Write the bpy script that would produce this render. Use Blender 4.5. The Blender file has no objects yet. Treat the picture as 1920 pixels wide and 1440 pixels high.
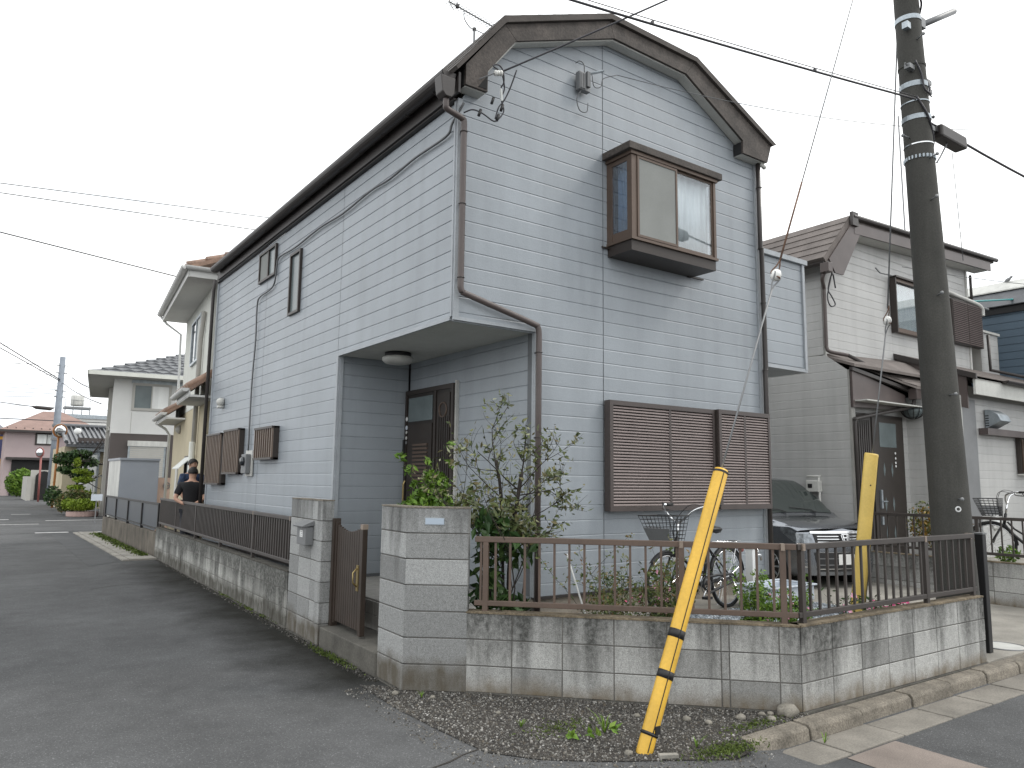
import bpy, bmesh, math, random
from math import sin, cos, pi, radians, sqrt, exp
from mathutils import Vector, Matrix
random.seed(7)
D = bpy.data
scene = bpy.context.scene
C = scene.collection

# ------------------------------------------------------------------ camera
def cam_rot(yaw, pitch, roll):
    cy, sy = cos(yaw), sin(yaw)
    f = Vector((sy*cos(pitch), cy*cos(pitch), sin(pitch)))
    r = Vector((cy, -sy, 0)); u = r.cross(f)
    c, s = cos(roll), sin(roll)
    return c*r + s*u, -s*r + c*u, f
cr, cu, cf = cam_rot(radians(35.38455), radians(7.33196), radians(0.69708))
cam = D.cameras.new('camera'); camo = D.objects.new('camera', cam); C.objects.link(camo)
m = Matrix.Identity(4)
for i in range(3):
    m[i][0] = cr[i]; m[i][1] = cu[i]; m[i][2] = -cf[i]
m[2][3] = 1.67
camo.matrix_world = m
cam.sensor_width = 36; cam.lens = 1418.0/1920*36
cam.clip_start = 0.05; cam.clip_end = 2000
scene.camera = camo

# ------------------------------------------------------------------ world, sun, exposure
SUN_DIR = Vector((0.80, -0.42, 0.95)).normalized()      # towards the sun
w = D.worlds.new('World'); scene.world = w; w.use_nodes = True
nt = w.node_tree; nt.nodes.clear()
N = nt.nodes.new
out = N('ShaderNodeOutputWorld'); bg = N('ShaderNodeBackground')
sky = N('ShaderNodeTexSky'); sky.sky_type = 'NISHITA'; sky.sun_disc = False
sky.sun_elevation = math.asin(SUN_DIR.z); sky.sun_rotation = math.atan2(SUN_DIR.x, SUN_DIR.y)
sk = N('ShaderNodeVectorMath'); sk.operation = 'SCALE'; sk.inputs['Scale'].default_value = 0.12
tc = N('ShaderNodeTexCoord'); mp = N('ShaderNodeMapping'); mp.inputs['Scale'].default_value = (1.6, 1.6, 4.0)
nz = N('ShaderNodeTexNoise'); nz.inputs['Scale'].default_value = 1.7; nz.inputs['Detail'].default_value = 5
rp = N('ShaderNodeValToRGB'); rp.color_ramp.elements[0].position = 0.26; rp.color_ramp.elements[0].color = (0.6, 0.6, 0.6, 1)
rp.color_ramp.elements[1].position = 0.36; rp.color_ramp.elements[1].color = (1, 1, 1, 1)
nz2 = N('ShaderNodeTexNoise'); nz2.inputs['Scale'].default_value = 2.6; nz2.inputs['Detail'].default_value = 6
rp2 = N('ShaderNodeValToRGB'); rp2.color_ramp.elements[0].position = 0.30; rp2.color_ramp.elements[0].color = (1.30, 1.36, 1.42, 1)
rp2.color_ramp.elements[1].position = 0.55; rp2.color_ramp.elements[1].color = (1.78, 1.80, 1.80, 1)
mx = N('ShaderNodeMix'); mx.data_type = 'RGBA'
L = nt.links.new
L(tc.outputs['Generated'], mp.inputs['Vector']); L(mp.outputs[0], nz.inputs['Vector']); L(mp.outputs[0], nz2.inputs['Vector'])
L(nz.outputs['Fac'], rp.inputs[0]); L(nz2.outputs['Fac'], rp2.inputs[0])
L(sky.outputs[0], sk.inputs[0]); L(rp.outputs[0], mx.inputs['Factor'])
L(sk.outputs[0], mx.inputs['A']); L(rp2.outputs[0], mx.inputs['B'])
L(mx.outputs['Result'], bg.inputs['Color']); bg.inputs['Strength'].default_value = 1.0
L(bg.outputs[0], out.inputs[0])
sl = D.lights.new('sun', 'SUN'); sl.energy = 1.15; sl.angle = radians(11); sl.color = (1.0, 0.955, 0.89)
slo = D.objects.new('sun', sl); C.objects.link(slo)
slo.rotation_euler = SUN_DIR.to_track_quat('Z', 'Y').to_euler(); slo.location = (10, -10, 30)
vs = scene.view_settings
vs.view_transform = 'Standard'; vs.look = 'None'; vs.exposure = 0.0; vs.gamma = 1.0; vs.use_curve_mapping = False

# ------------------------------------------------------------------ materials
class NB:
    def __init__(s, name):
        s.m = D.materials.new(name); s.m.use_nodes = True
        s.t = s.m.node_tree; s.b = s.t.nodes['Principled BSDF']
    def n(s, typ, **kw):
        o = s.t.nodes.new(typ)
        for k, v in kw.items(): setattr(o, k, v)
        return o
    def l(s, a, b): s.t.links.new(a, b)
    def noise(s, scale, detail=4, vec=None, dist=0.0, rough=0.55):
        o = s.n('ShaderNodeTexNoise'); o.inputs['Scale'].default_value = scale; o.inputs['Detail'].default_value = detail
        o.inputs['Distortion'].default_value = dist; o.inputs['Roughness'].default_value = rough
        if vec: s.l(vec, o.inputs['Vector'])
        return o.outputs['Fac']
    def pos(s, scale=(1, 1, 1)):
        g = s.n('ShaderNodeNewGeometry'); mp = s.n('ShaderNodeMapping'); mp.inputs['Scale'].default_value = scale
        s.l(g.outputs['Position'], mp.inputs['Vector']); return mp.outputs[0]
    def ramp(s, fac, pts):
        r = s.n('ShaderNodeValToRGB'); e = r.color_ramp.elements
        while len(e) < len(pts): e.new(0.5)
        for q, (p, c) in zip(e, pts):
            q.position = p; q.color = (c, c, c, 1) if isinstance(c, (int, float)) else (*c, 1)
        s.l(fac, r.inputs[0]); return r.outputs[0]
    def mix(s, f, a, b, mode='MIX'):
        x = s.n('ShaderNodeMix', data_type='RGBA', blend_type=mode)
        for k, v in (('Factor', f), ('A', a), ('B', b)):
            if isinstance(v, (int, float)): x.inputs[k].default_value = v if k == 'Factor' else (v, v, v, 1)
            elif isinstance(v, tuple): x.inputs[k].default_value = (*v, 1)
            else: s.l(v, x.inputs[k])
        return x.outputs['Result']
    def mth(s, op, a, b=0.0):
        x = s.n('ShaderNodeMath', operation=op)
        for i, v in enumerate((a, b)):
            if isinstance(v, (int, float)): x.inputs[i].default_value = v
            else: s.l(v, x.inputs[i])
        return x.outputs[0]
    def bump(s, h, strength=0.3, dist=0.01):
        b = s.n('ShaderNodeBump'); b.inputs['Strength'].default_value = strength; b.inputs['Distance'].default_value = dist
        s.l(h, b.inputs['Height']); s.l(b.outputs[0], s.b.inputs['Normal'])
    def col(s, c):
        if isinstance(c, tuple): s.b.inputs['Base Color'].default_value = (*c, 1)
        else: s.l(c, s.b.inputs['Base Color'])

def mat(name, c, rough=0.6, var=0.12, vs=3.0, fine=0.08, fs=60.0, bump=0.15, bd=0.004, metal=0.0, spec=0.5, streak=0.0):
    k = NB(name)
    p = k.pos()
    a = k.noise(vs, 4, p); b = k.noise(fs, 3, p)
    va = k.ramp(a, [(0.3, 1-var), (0.7, 1+var)]); vb = k.ramp(b, [(0.3, 1-fine), (0.7, 1+fine)])
    x = k.mix(1.0, c, va, 'MULTIPLY'); x = k.mix(1.0, x, vb, 'MULTIPLY')
    if streak:
        q = k.noise(7, 5, k.pos((1, 1, 0.12)))
        x = k.mix(1.0, x, k.ramp(q, [(0.35, 1-streak), (0.6, 1.0)]), 'MULTIPLY')
    k.col(x); k.b.inputs['Roughness'].default_value = rough; k.b.inputs['Metallic'].default_value = metal
    k.b.inputs['Specular IOR Level'].default_value = spec
    if bump: k.bump(b, bump, bd)
    return k.m

def siding_mat(name, c, grime=(0.30, 0.31, 0.29)):
    k = NB(name); p = k.pos()
    st = k.noise(95, 3, p, rough=0.7); lg = k.noise(1.1, 5, p); vert = k.noise(5, 5, k.pos((1, 1, 0.10)))
    oi = k.n('ShaderNodeObjectInfo')
    x = k.mix(1.0, c, k.ramp(lg, [(0.3, 0.92), (0.7, 1.06)]), 'MULTIPLY')
    x = k.mix(1.0, x, k.ramp(st, [(0.3, 0.95), (0.7, 1.04)]), 'MULTIPLY')
    x = k.mix(1.0, x, k.ramp(vert, [(0.30, 0.90), (0.55, 1.0)]), 'MULTIPLY')
    x = k.mix(1.0, x, k.ramp(oi.outputs['Random'], [(0.0, 0.965), (1.0, 1.03)]), 'MULTIPLY')
    g = k.ramp(k.noise(9, 6, k.pos((1, 1, 3))), [(0.60, 0.0), (0.80, 0.28)])
    x = k.mix(g, x, grime)
    k.col(x); k.b.inputs['Roughness'].default_value = 0.42
    k.bump(st, 0.30, 0.006)
    return k.m

def block_mat(name, base, stain=1.0, low=(0.15, 0.12, 0.08), h_top=0.62, h_amt=1.0, lowh=0.10):
    k = NB(name); p = k.pos(); oi = k.n('ShaderNodeObjectInfo')
    sp = k.noise(140, 2, p, rough=0.8); sp2 = k.noise(42, 4, p, rough=0.7)
    x = k.mix(1.0, base, k.ramp(oi.outputs['Random'], [(0, 0.66), (0.45, 0.98), (1, 1.16)]), 'MULTIPLY')
    x = k.mix(1.0, x, k.ramp(sp, [(0.33, 0.62), (0.5, 1.0), (0.7, 1.22)]), 'MULTIPLY')
    x = k.mix(1.0, x, k.ramp(sp2, [(0.3, 0.85), (0.7, 1.12)]), 'MULTIPLY')
    # black streaks running down from the coping
    sep = k.n('ShaderNodeSeparateXYZ'); k.l(p, sep.inputs[0])
    z = sep.outputs['Z']
    str_ = k.noise(2.1, 8, k.pos((1.6, 1.6, 0.20)), rough=0.66)
    zz = k.mth('MULTIPLY', k.mth('SUBTRACT', z, h_top-0.62), 0.42*h_amt)
    sm = k.ramp(k.mth('ADD', str_, zz), [(0.575, 0.0), (0.80, 0.88)])
    brk = k.ramp(k.noise(26, 4, p, rough=0.7), [(0.3, 0.55), (0.6, 1.0)])
    x = k.mix(k.mth('MULTIPLY', k.mth('MULTIPLY', sm, brk), stain), x, (0.030, 0.031, 0.028))
    # brown soil splash near the ground
    n2 = k.noise(4.5, 5, p)
    lo = k.mth('ADD', k.mth('MULTIPLY', k.mth('SUBTRACT', z, lowh), -4.0), k.mth('MULTIPLY', n2, 1.0))
    x = k.mix(k.mth('MULTIPLY', k.ramp(lo, [(0.30, 0.0), (0.85, 0.9)]), k.ramp(k.noise(11, 5, k.pos((1, 1, .35))), [(0.3, 0.55), (0.6, 1.0)])), x, low)
    k.col(x); k.b.inputs['Roughness'].default_value = 0.9; k.b.inputs['Specular IOR Level'].default_value = 0.25
    k.bump(k.mth('ADD', sp, sp2), 0.5, 0.006)
    return k.m

def asphalt_mat(name, c=0.098):
    k = NB(name); p = k.pos()
    v = k.n('ShaderNodeTexVoronoi'); v.inputs['Scale'].default_value = 150; k.l(p, v.inputs['Vector'])
    rnd = k.n('ShaderNodeSeparateColor'); k.l(v.outputs['Color'], rnd.inputs[0])
    agg = k.ramp(rnd.outputs[0], [(0.0, 0.82), (0.7, 1.0), (0.95, 1.2), (0.99, 1.9)])
    lg = k.noise(0.55, 5, p); md = k.noise(4, 5, p)
    x = k.mix(1.0, (c, c*1.015, c*1.03), agg, 'MULTIPLY')
    x = k.mix(1.0, x, k.ramp(lg, [(0.3, 0.80), (0.7, 1.22)]), 'MULTIPLY')
    x = k.mix(1.0, x, k.ramp(md, [(0.3, 0.90), (0.7, 1.10)]), 'MULTIPLY')
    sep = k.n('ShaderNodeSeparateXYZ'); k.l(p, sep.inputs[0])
    # damp mossy margin along the left wall's foot, with the wall's soft shadow painted in
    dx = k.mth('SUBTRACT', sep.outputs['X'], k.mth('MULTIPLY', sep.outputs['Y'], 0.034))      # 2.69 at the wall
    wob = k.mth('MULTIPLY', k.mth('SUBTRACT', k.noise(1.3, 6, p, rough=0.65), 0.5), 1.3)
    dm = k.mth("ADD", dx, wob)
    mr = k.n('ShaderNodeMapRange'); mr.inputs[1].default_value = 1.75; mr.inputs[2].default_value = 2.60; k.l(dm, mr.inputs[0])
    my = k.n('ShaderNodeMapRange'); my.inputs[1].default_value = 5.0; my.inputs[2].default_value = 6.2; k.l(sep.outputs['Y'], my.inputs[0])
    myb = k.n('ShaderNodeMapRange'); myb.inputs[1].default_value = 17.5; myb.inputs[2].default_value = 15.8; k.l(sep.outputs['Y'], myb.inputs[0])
    damp_shade = k.mth('MULTIPLY', k.mth('MULTIPLY', mr.outputs[0], my.outputs[0]), myb.outputs[0])
    x = k.mix(k.mth('MULTIPLY', damp_shade, 0.93), x, (0.012, 0.012, 0.009))
    k.col(x)
    k.b.inputs['Roughness'].default_value = 0.95
    k.b.inputs['Specular IOR Level'].default_value = 0.15
    k.bump(v.outputs['Distance'], 0.55, 0.006)
    return k.m

def island_mat(name, cols, rough=0.6, bump=False, trans=0.0, obj=False):
    k = NB(name); g = k.n('ShaderNodeNewGeometry')
    n = len(cols)
    k.col(k.ramp(g.outputs['Random Per Island'], [(i/(n-1), c) for i, c in enumerate(cols)]))
    k.b.inputs['Roughness'].default_value = rough
    k.b.inputs['Specular IOR Level'].default_value = 0.3
    if trans: k.b.inputs['Subsurface Weight'].default_value = 0.0
    if bump: k.bump(k.noise(90, 3, k.pos()), 0.5, 0.004)
    return k.m

def glass_mat(name, tint=(0.02, 0.025, 0.03), rough=0.03):
    k = NB(name); k.col(tint); k.b.inputs['Roughness'].default_value = rough
    k.b.inputs['IOR'].default_value = 1.52; k.b.inputs['Specular IOR Level'].default_value = 0.8
    return k.m

def pane_mat(name, refl=0.35, tint=(0.9, 0.93, 0.95)):
    k = NB(name); k.t.nodes.remove(k.b)
    o = [n for n in k.t.nodes if n.type == 'OUTPUT_MATERIAL'][0]
    t = k.n('ShaderNodeBsdfTransparent'); t.inputs[0].default_value = (*tint, 1)
    g = k.n('ShaderNodeBsdfGlossy'); g.inputs['Roughness'].default_value = 0.02
    lw = k.n('ShaderNodeLayerWeight'); lw.inputs[0].default_value = 0.5
    pw = k.mth('POWER', lw.outputs['Facing'], 3.2); fc_ = k.mth('ADD', k.mth('MULTIPLY', pw, 1.0-refl), refl)
    mxs = k.n('ShaderNodeMixShader'); k.l(fc_, mxs.inputs[0]); k.l(t.outputs[0], mxs.inputs[1]); k.l(g.outputs[0], mxs.inputs[2])
    k.l(mxs.outputs[0], o.inputs[0]); return k.m

M = {}
M['siding'] = siding_mat('pale_blue_siding', (0.305, 0.336, 0.366))
M['siding_back'] = mat('siding_groove', (0.14, 0.15, 0.16), 0.8)
M['trim'] = mat('siding_trim', (0.34, 0.365, 0.388), 0.5, bump=0.05)
M['nsiding'] = siding_mat('cream_grey_siding', (0.47, 0.47, 0.46))
M['nsiding_back'] = mat('cream_groove', (0.34, 0.335, 0.315), 0.8)
M['ntrim'] = mat('cream_trim', (0.50, 0.50, 0.475), 0.5, bump=0.05)
M['soffit'] = mat('soffit_board', (0.54, 0.545, 0.515), 0.75, 0.08, 1.2, streak=0.06)
M['fascia'] = mat('weathered_brown_fascia', (0.068, 0.057, 0.050), 0.75, 0.35, 5, 0.30, 45, 0.6, 0.006, streak=0.25)
M['gutter'] = mat('brown_gutter', (0.040, 0.034, 0.032), 0.42, 0.15, 3, 0.05, 60, 0.03)
M['pipe'] = mat('brown_downpipe', (0.088, 0.070, 0.066), 0.42, 0.15, 3, 0.05, 60, 0.03)
M['roof'] = mat('dark_roof_slate', (0.075, 0.066, 0.060), 0.85, 0.25, 3, 0.15, 50, 0.5)
M['nroof'] = mat('brown_slate', (0.150, 0.130, 0.120), 0.85, 0.22, 2.5, 0.15, 50, 0.5)
M['bronze'] = mat('bronze_aluminium', (0.115, 0.082, 0.063), 0.42, 0.10, 3, 0.05, 60, 0.03, metal=0.25)
M['bronze_dk'] = mat('dark_bronze', (0.042, 0.034, 0.030), 0.45, 0.12, 3, 0.05, 60, 0.03, metal=0.2)
M['barlight'] = mat('grille_bar', (0.19, 0.145, 0.115), 0.42, 0.10, 3, 0.05, 60, 0.03, metal=0.2)
M['slat'] = mat('shutter_slat', (0.20, 0.160, 0.152), 0.5, 0.10, 4, 0.06, 60, 0.05)
M['shutter'] = mat('shutter_frame', (0.070, 0.056, 0.052), 0.45, 0.10, 4, 0.06, 60, 0.05)
M['rail'] = mat('brown_rail', (0.112, 0.078, 0.060), 0.45, 0.14, 4, 0.06, 60, 0.05)
M['rail_dk'] = mat('dark_rail', (0.050, 0.042, 0.038), 0.45, 0.15, 4, 0.06, 60, 0.05)
M['rail_cap'] = mat('rail_joint', (0.26, 0.21, 0.17), 0.5)
M['gate'] = mat('gate_brown', (0.040, 0.028, 0.021), 0.5, 0.15, 4, 0.06, 60, 0.05)
M['brass'] = mat('brass', (0.35, 0.27, 0.12), 0.35, metal=0.7)
M['block'] = block_mat('concrete_block', (0.40, 0.40, 0.385))
M['block_left'] = block_mat('mossy_block', (0.40, 0.40, 0.375), 1.0, (0.048, 0.043, 0.032), 0.62, 1.6, 0.22)
M['pblock'] = block_mat('pillar_block', (0.335, 0.34, 0.335), 1.0, (0.090, 0.075, 0.052), 1.52, 0.75, 0.24)
M['mortar'] = mat('mortar', (0.13, 0.125, 0.115), 0.95, 0.3, 4, 0.2, 60, 0.4)
M['coping'] = mat('mossy_coping', (0.155, 0.125, 0.085), 0.95, 0.45, 7, 0.35, 50, 0.8, 0.01)
M['footing'] = mat('footing_concrete', (0.095, 0.090, 0.078), 0.95, 0.3, 4, 0.2, 60, 0.5)
M['found'] = mat('foundation_render', (0.36, 0.32, 0.27), 0.9, 0.2, 2, 0.12, 50, 0.3, streak=0.2)
M['lowwall'] = mat('brown_stained_render', (0.135, 0.118, 0.095), 0.95, 0.35, 2, 0.2, 60, 0.5, streak=0.45)
M['coping_dk'] = mat('dark_coping', (0.060, 0.055, 0.045), 0.95, 0.4, 7, 0.3, 50, 0.8, 0.01)
M['asphalt'] = asphalt_mat('asphalt')
M['asph_old'] = mat('asphalt_patch', (0.058, 0.060, 0.062), 0.9, 0.2, 2, 0.3, 90, 0.6)
M['conc'] = mat('concrete_slab', (0.27, 0.255, 0.225), 0.9, 0.25, 2.2, 0.14, 80, 0.4)
M['kerb'] = mat('mossy_kerb', (0.185, 0.165, 0.135), 0.95, 0.35, 5, 0.35, 70, 0.8, 0.008)
M['gutslab'] = mat('gutter_slab', (0.205, 0.19, 0.165), 0.92, 0.25, 3, 0.2, 90, 0.5)
M['soil'] = mat('dark_soil', (0.034, 0.030, 0.025), 0.98, 0.45, 3, 0.4, 60, 0.9, 0.012)
M['redpave'] = mat('reddish_patch', (0.205, 0.172, 0.150), 0.92, 0.2, 3, 0.2, 110, 0.5)
M['paint'] = mat('road_paint', (0.42, 0.42, 0.41), 0.8, 0.25, 8, 0.2, 60, 0.2)
M['stone'] = island_mat('gravel_stone', [(0.035, 0.034, 0.032), (0.075, 0.072, 0.068), (0.13, 0.125, 0.115), (0.20, 0.195, 0.18), (0.10, 0.085, 0.065), (0.42, 0.41, 0.39)], 0.9, True)
M['stone_dk'] = island_mat('dark_grit', [(0.015, 0.015, 0.013), (0.03, 0.03, 0.027), (0.055, 0.053, 0.048), (0.09, 0.088, 0.08), (0.04, 0.035, 0.026), (0.24, 0.23, 0.22)], 0.95, True)
M['bluestone'] = island_mat('blue_gravel', [(0.16, 0.18, 0.20), (0.28, 0.31, 0.34), (0.42, 0.46, 0.50), (0.22, 0.24, 0.26), (0.62, 0.66, 0.70)], 0.85, True)
M['rock'] = mat('rock', (0.22, 0.205, 0.175), 0.95, 0.3, 9, 0.25, 80, 0.8)
M['tile'] = mat('porch_tile', (0.30, 0.29, 0.27), 0.5, 0.1, 6, 0.08, 60, 0.1)
M['door'] = mat('dark_door', (0.022, 0.017, 0.014), 0.38, 0.12, 4, 0.08, 60, 0.05)
M['doorin'] = mat('door_panel', (0.030, 0.023, 0.019), 0.38, 0.12, 4, 0.08, 60, 0.05)
M['glass'] = glass_mat('dark_glass'); M['frost'] = mat('frosted_glass', (0.13, 0.16, 0.165), 0.25, 0.15, 2, 0.03, 60, 0)
M['pane'] = pane_mat('window_pane', 0.10); M['pane_side'] = pane_mat('side_pane', 0.22, (0.68, 0.78, 0.90))
M['screen'] = mat('insect_screen', (0.22, 0.23, 0.22), 0.7, 0.1, 2, 0.12, 250, 0)
M['curtain'] = mat('curtain', (0.66, 0.68, 0.66), 0.9, 0.06, 1.5, 0.04, 40, 0.1, streak=0.12)
M['sun_curtain'] = mat('bright_curtain', (0.80, 0.81, 0.79), 0.9, 0.05, 1.5, 0.03, 40, 0.1, streak=0.1)
M['black'] = mat('black_rubber', (0.014, 0.014, 0.015), 0.5, 0.1, 4, 0.05, 60, 0.05)
M['cable'] = mat('cable_sheath', (0.030, 0.029, 0.036), 0.5, bump=0)
M['cablegrey'] = mat('grey_cable', (0.12, 0.125, 0.13), 0.55, bump=0)
M['white'] = mat('white_plastic', (0.72, 0.73, 0.72), 0.4, 0.06, 3, 0.03, 60, 0.02)
M['dirtywhite'] = mat('dirty_white', (0.56, 0.56, 0.53), 0.55, 0.12, 2, 0.06, 60, 0.05, streak=0.15)
M['tub'] = mat('tub_resin', (0.55, 0.60, 0.66), 0.35, 0.06, 3, 0.03, 60, 0.02)
M['grey'] = mat('grey_metal', (0.20, 0.205, 0.21), 0.5, 0.1, 3, 0.05, 60, 0.03, metal=0.3)
M['galv'] = mat('galvanised', (0.36, 0.40, 0.43), 0.4, 0.2, 6, 0.1, 60, 0.05, metal=0.7)
M['chrome'] = mat('chrome', (0.72, 0.73, 0.74), 0.14, 0.03, 3, 0, 60, 0, metal=1.0)
M['pole'] = mat('pole_concrete', (0.060, 0.059, 0.053), 0.88, 0.18, 1.6, 0.16, 70, 0.4, streak=0.18)
M['yellow'] = mat('yellow_guard', (0.73, 0.44, 0.055), 0.42, 0.10, 4, 0.06, 50, 0.05, streak=0.12)
M['yellow2'] = mat('faded_yellow_guard', (0.66, 0.47, 0.12), 0.5, 0.08, 4, 0.05, 50, 0.05, streak=0.08)
M['tape'] = mat('black_tape', (0.012, 0.012, 0.013), 0.55, bump=0)
M['rust'] = mat('rusty_wire', (0.13, 0.075, 0.05), 0.85, 0.3, 12, bump=0)
M['porcelain'] = mat('porcelain', (0.75, 0.75, 0.72), 0.18, 0.05, 10, 0, 60, 0)
M['orange'] = mat('orange_paint', (0.38, 0.16, 0.05), 0.5); M['redpole'] = mat('red_paint', (0.30, 0.10, 0.09), 0.5)
M['carpaint'] = mat('dark_grey_paint', (0.22, 0.235, 0.26), 0.22, 0.03, 3, 0.02, 200, 0, metal=0.85)
D.materials['dark_grey_paint'].node_tree.nodes['Principled BSDF'].inputs['Coat Weight'].default_value = 1.0
M['lens'] = mat('lamp_lens', (0.24, 0.26, 0.28), 0.08, 0.55, 11, 0.1, 60, 0.3, metal=0.6)
M['tanwall'] = mat('tan_render', (0.50, 0.44, 0.31), 0.9, 0.06, 2, 0.07, 70, 0.5, streak=0.05)
M['palewall'] = mat('pale_render', (0.66, 0.67, 0.62), 0.9, 0.05, 2, 0.06, 70, 0.4, streak=0.05)
M['tantile'] = mat('terracotta_tile', (0.25, 0.16, 0.115), 0.5, 0.35, 5, 0.15, 40, 0.3)
M['darktile'] = mat('grey_tile', (0.085, 0.09, 0.098), 0.35, 0.25, 5, 0.15, 40, 0.3)
M['whitewall'] = mat('white_wall', (0.66, 0.66, 0.64), 0.8, 0.05, 1.2, 0.03, 60, 0.1)
M['shadewall'] = mat('shaded_wall', (0.42, 0.41, 0.38), 0.8, 0.05, 1.2, 0.03, 60, 0.1)  # darker copy of the white wall, shade put into its colour
M['brownwall'] = mat('dark_brown_wall', (0.085, 0.072, 0.068), 0.8, 0.08, 1.2, 0.05, 60, 0.2)
M['pink'] = mat('pink_wall', (0.42, 0.34, 0.34), 0.85, 0.05, 0.8, 0.03, 30, 0.1)
M['pinkroof'] = mat('pink_brown_roof', (0.26, 0.175, 0.15), 0.85, 0.12, 1.5, 0.08, 12, 0.2)
M['ochre'] = mat('ochre_wall', (0.50, 0.28, 0.04), 0.8)
M['navy'] = mat('navy_trim', (0.04, 0.045, 0.12), 0.6)
M['bluewall'] = mat('blue_grey_siding', (0.085, 0.125, 0.165), 0.6, 0.08, 1.5)
M['shed'] = mat('shed_panel', (0.235, 0.26, 0.30), 0.4, 0.06, 1.5, 0.03, 60, 0.03)
M['skin'] = mat('skin', (0.46, 0.27, 0.19), 0.55, 0.06, 9, 0.04, 80, 0.05)
M['hair'] = mat('black_hair', (0.012, 0.011, 0.010), 0.6, 0.3, 30, 0.3, 90, 0.8, 0.01)
M['shirt'] = mat('black_tshirt', (0.012, 0.012, 0.014), 0.9, 0.2, 6, 0.1, 80, 0.3)
M['polo'] = mat('navy_checked_shirt', (0.03, 0.05, 0.10), 0.9, 0.5, 18, 0.2, 80, 0.3)
M['trouser'] = mat('dark_trousers', (0.03, 0.032, 0.04), 0.9)
M['leaf_bright'] = island_mat('bright_leaves', [(0.045, 0.095, 0.012), (0.095, 0.19, 0.02), (0.15, 0.26, 0.03), (0.06, 0.12, 0.015), (0.22, 0.33, 0.05)], 0.5)
M['leaf_lime'] = island_mat('lime_leaves', [(0.16, 0.24, 0.02), (0.24, 0.33, 0.03), (0.12, 0.18, 0.02), (0.32, 0.40, 0.05)], 0.55)
M['leaf_dark'] = island_mat('dark_leaves', [(0.018, 0.042, 0.014), (0.035, 0.075, 0.022), (0.055, 0.11, 0.03), (0.025, 0.05, 0.02), (0.085, 0.14, 0.04)], 0.42)
M['leaf_olive'] = island_mat('olive_leaves', [(0.050, 0.070, 0.026), (0.085, 0.110, 0.038), (0.13, 0.150, 0.050), (0.15, 0.125, 0.06), (0.26, 0.28, 0.17), (0.075, 0.10, 0.04)], 0.55)
M['leaf_mid'] = island_mat('mid_leaves', [(0.035, 0.060, 0.020), (0.07, 0.11, 0.03), (0.12, 0.16, 0.045), (0.16, 0.17, 0.07), (0.21, 0.12, 0.05)], 0.55)
M['leaf_autumn'] = island_mat('orange_leaves', [(0.20, 0.10, 0.02), (0.30, 0.17, 0.03), (0.10, 0.12, 0.03), (0.34, 0.24, 0.06)], 0.55)
M['bark'] = mat('dark_bark', (0.030, 0.024, 0.020), 0.9, 0.3, 20, 0.3, 80, 0.8)
M['petal_pale'] = island_mat('pale_pink_petals', [(0.62, 0.36, 0.46), (0.74, 0.50, 0.56), (0.66, 0.30, 0.44), (0.80, 0.62, 0.64)], 0.6)
M['petal_hot'] = island_mat('magenta_petals', [(0.62, 0.05, 0.20), (0.74, 0.12, 0.30), (0.80, 0.30, 0.46)], 0.6)
M['moss'] = island_mat('moss', [(0.035, 0.055, 0.012), (0.07, 0.10, 0.018), (0.11, 0.15, 0.03)], 0.8)
M['plate'] = mat('blank_plate', (0.70, 0.70, 0.68), 0.5, 0.03, 3, 0.02, 60, 0)
M['nameplate'] = mat('nameplate', (0.40, 0.47, 0.55), 0.35, 0.05, 3, 0.02, 60, 0)
M['teal'] = mat('teal_pole', (0.05, 0.30, 0.30), 0.4)
M['panel'] = mat('dark_panel', (0.055, 0.065, 0.078), 0.35, 0.06, 3, 0.03, 60, 0)
M['interior'] = mat('dark_interior', (0.02, 0.02, 0.02), 0.9, bump=0)

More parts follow.
